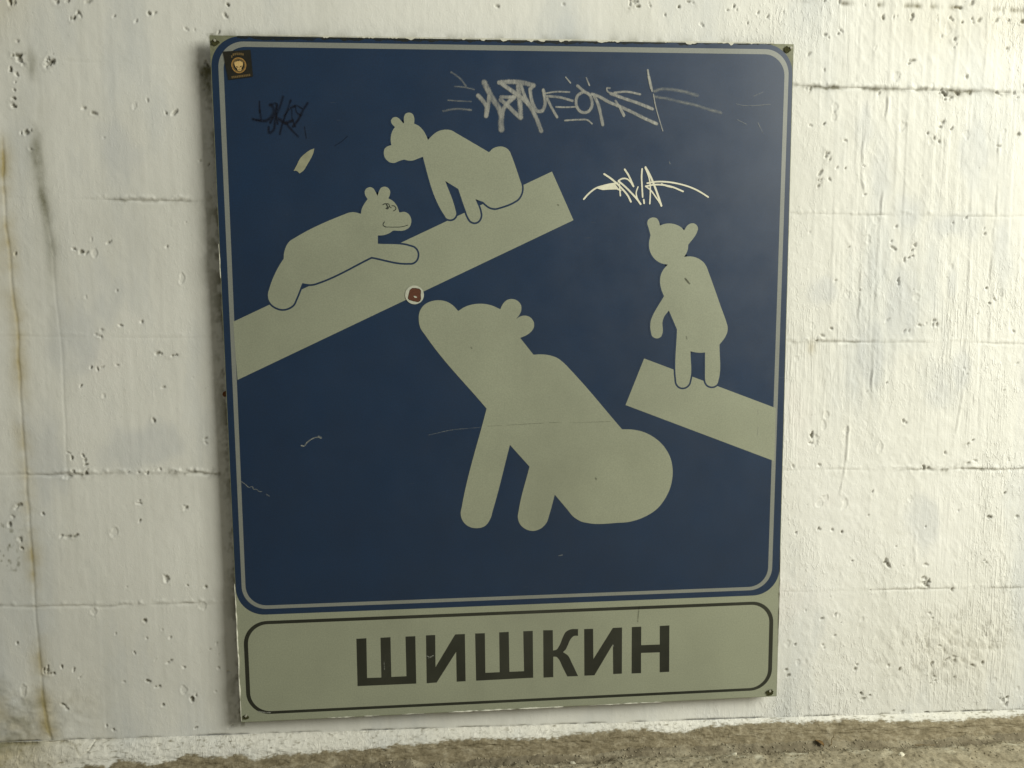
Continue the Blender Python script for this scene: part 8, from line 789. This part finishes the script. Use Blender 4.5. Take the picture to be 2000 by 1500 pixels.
def bead(zs, x0, r0, name):
    V = []; Fc = []
    for i, z in enumerate(zs):
        e = max(0.0, math.sin(math.pi * i / (len(zs) - 1))) ** 0.3
        r = max(0.0002, r0 * e * (0.85 + 0.9 * e1(z, 411))); cx = x0 + 0.0010 * e1(z * 0.4, 413)
        for k in range(6): a = k * math.pi / 3; V.append((cx + r * math.cos(a), -0.0006 + r * math.sin(a) * 1.3, z))
    for i in range(len(zs) - 1):
        for k in range(6): Fc.append((i * 6 + k, i * 6 + (k + 1) % 6, (i + 1) * 6 + (k + 1) % 6, (i + 1) * 6 + k))
    return link(name, V, Fc, M['limewash'], sign, True)
bead(list(np.arange(0.002, 0.262, 0.002)), -0.0002, 0.0013, 'limewash_bead')
bead(list(np.arange(0.80, 0.86, 0.002)), -0.0002, 0.0008, 'limewash_bead')
bead(list(np.arange(0.10, 0.29, 0.002)), 1.0006, 0.0006, 'limewash_bead')
def hbead(xa, xb, z0, r0):
    V = []; Fc = []; xs_ = list(np.arange(xa, xb, 0.002))
    for i, x in enumerate(xs_):
        e = max(0.0, math.sin(math.pi * i / (len(xs_) - 1))) ** 0.4
        r = max(0.0002, r0 * e * (0.8 + 1.4 * e1(x, 421)))
        for k in range(6): a = k * math.pi / 3; V.append((x, -0.0008 + r * math.cos(a), z0 + r * math.sin(a) + 0.0006 * e1(x, 423)))
    for i in range(len(xs_) - 1):
        for k in range(6): Fc.append((i * 6 + k, (i + 1) * 6 + k, (i + 1) * 6 + (k + 1) % 6, i * 6 + (k + 1) % 6))
    return link('limewash_bead', V, Fc, M['limewash'], sign, True)
for a in ((0.155, 0.205, 0.001, 0.0009), (0.22, 0.25, 0.001, 0.0006), (0.29, 0.33, 0.0008, 0.0006), (0.375, 0.50, 0.0006, 0.0011), (0.505, 0.59, 0.0004, 0.0013), (0.64, 0.78, 0.0002, 0.0009)): hbead(*a)

# screws in the corners with grime round them
def disc(x, z, r, y, t, n, jit=0.0, sx=1.0, sz=1.0):
    return [(x + sx * r * (1 + random.uniform(-jit, jit)) * math.cos(2 * math.pi * i / n), z + sz * r * (1 + random.uniform(-jit, jit)) * math.sin(2 * math.pi * i / n)) for i in range(n)]
for i, (x, z) in enumerate(DATA['nails']):
    gx = (0.9905, 0.988, 0.011, 0.011)[i]; gz_ = (1.1915, 0.010, 1.1895, 0.011)[i]
    sc_ = plate('screw', disc(gx + (0.004 if i == 0 else -0.002), gz_ + 0.002, 0.0022, 0, 0, 12), -0.0028, 0.0024, M['steel'], sign)
    plate('grime_spot', disc(gx - 0.002, gz_ - 0.001, (0.0052, 0.0058, 0.0052, 0.0044)[i], 0, 0, 22, 0.28, 1.2, 1.0), -0.00175, 0.0004, M['rust'], sign)
plate('rust_spot', disc(-0.0065, 0.598, 0.0048, 0, 0, 14, 0.2, 0.9, 1.0), WALL_Y - 0.0042, 0.004, M['brown_rust'], wall)

# ------------------------------------------------------------------ stickers on the sign
q = [Vector(p) for p in DATA['skull_sticker']]        # TL, TR, BR, BL
def sq(u, v):                                          # u right 0..1, v down 0..1
    a = q[0].lerp(q[1], u); b = q[3].lerp(q[2], u); return a.lerp(b, v)
ctr = sq(0.5, 0.5); YS = Y0 - 0.0005
sk = empty('sticker', (ctr.x, YS, ctr.y))
tag(sk, 'small square black sticker with a gold skull in the sign\'s upper left corner', 'sticker')
plate('backing', [tuple(p) for p in q[::-1]], YS, 0.0002, M['st_black'], sk)
def sring(u, v, r0, r1, n=26):
    o_ = [sq(u + r0 * math.cos(2 * math.pi * i / n), v - r0 * math.sin(2 * math.pi * i / n)) for i in range(n)]
    i_ = [sq(u + r1 * math.cos(2 * math.pi * i / n), v - r1 * math.sin(2 * math.pi * i / n)) for i in range(n)]
    return [tuple(p) for p in o_], [tuple(p) for p in i_]
a, b = sring(0.50, 0.53, 0.285, 0.245); ring('ring', a, b, YS - 0.00005, 0.00004, M['st_gold'], sk)
a, b = sring(0.50, 0.53, 0.240, 0.205); ring('ring', a, b, YS - 0.00005, 0.00004, M['st_dim'], sk)
skull = [(0.35, 0.52), (0.34, 0.44), (0.37, 0.38), (0.385, 0.43), (0.41, 0.35), (0.43, 0.41), (0.46, 0.345), (0.48, 0.40), (0.50, 0.36), (0.53, 0.40), (0.55, 0.345), (0.575, 0.41), (0.60, 0.36), (0.62, 0.43), (0.645, 0.39), (0.665, 0.46), (0.655, 0.53), (0.62, 0.60), (0.585, 0.63), (0.58, 0.70), (0.54, 0.725), (0.50, 0.73), (0.46, 0.725), (0.425, 0.70), (0.42, 0.63), (0.38, 0.60)]
plate('skull', [tuple(sq(*p)) for p in skull], YS - 0.00005, 0.00004, M['st_pale'], sk)
for pts in ([(0.385, 0.545), (0.475, 0.585), (0.465, 0.605), (0.41, 0.60)], [(0.615, 0.545), (0.525, 0.585), (0.535, 0.605), (0.59, 0.60)], [(0.50, 0.60), (0.515, 0.64), (0.485, 0.64)], [(0.44, 0.675), (0.56, 0.675), (0.555, 0.688), (0.445, 0.688)]):
    plate('dark_print', [tuple(sq(*p)) for p in pts], YS - 0.0001, 0.00004, M['st_dark'], sk)
V = []; Fc = []
def addp(pts):
    v, f_ = poly_geo([tuple(p) for p in pts], YS - 0.00005, 0.00004); o = len(V); V.extend(v); Fc.extend([tuple(i + o for i in qq) for qq in f_])
for i in range(7):                                     # the worn, unreadable line of gold print above the ring
    u0 = 0.26 + i * 0.070; v0 = 0.10 - 0.03 * math.sin(i / 6 * math.pi) + (0.05 if i == 0 else 0)
    addp([sq(u0, v0 + 0.09), sq(u0 + 0.05, v0 + 0.09), sq(u0 + 0.056, v0), sq(u0 + 0.008, v0 + 0.01)])
for i in range(11):                                    # and the one below it
    u0 = 0.145 + i * 0.070; v0 = 0.885
    addp([sq(u0, v0 + 0.075), sq(u0 + 0.052, v0 + 0.075), sq(u0 + 0.052, v0), sq(u0, v0)])
o = link('print_line', V, Fc, M['st_dim'], sk); o['kind'] = 'stuff'

rx, rz = DATA['round_sticker']
rs = empty('sticker', (rx, YS, rz)); r = 0.0163
tag(rs, 'small round white sticker with a brown blot on the sign\'s left log', 'sticker')
plate('backing', disc(rx, rz, r, 0, 0, 36), YS, 0.0002, M['st_white'], rs)
def blob(pts, y, mat, name): plate(name, [(rx + p[0] * r, rz + p[1] * r) for p in pts], y, 0.00004, mat, rs)
bb = [(-0.62, -0.30), (-0.50, -0.45), (-0.1, -0.58), (0.30, -0.66), (0.50, -0.55), (0.58, -0.35), (0.56, 0.05), (0.60, 0.38), (0.45, 0.55), (0.10, 0.62), (-0.20, 0.62), (-0.42, 0.45), (-0.52, 0.10)]
blob([(a_ * 1.19, b_ * 1.19) for a_, b_ in bb], YS - 0.00005, M['st_dark'], 'dark_edge')
bb = [(a_ * 1.12, b_ * 1.12) for a_, b_ in bb]
blob(bb, YS - 0.0001, M['st_brown'], 'brown_blot')
blob([(-0.12, -0.13), (0.02, -0.10), (0.26, -0.22), (0.22, -0.32), (0.02, -0.30)], YS - 0.00015, M['st_white'], 'pale_fleck')
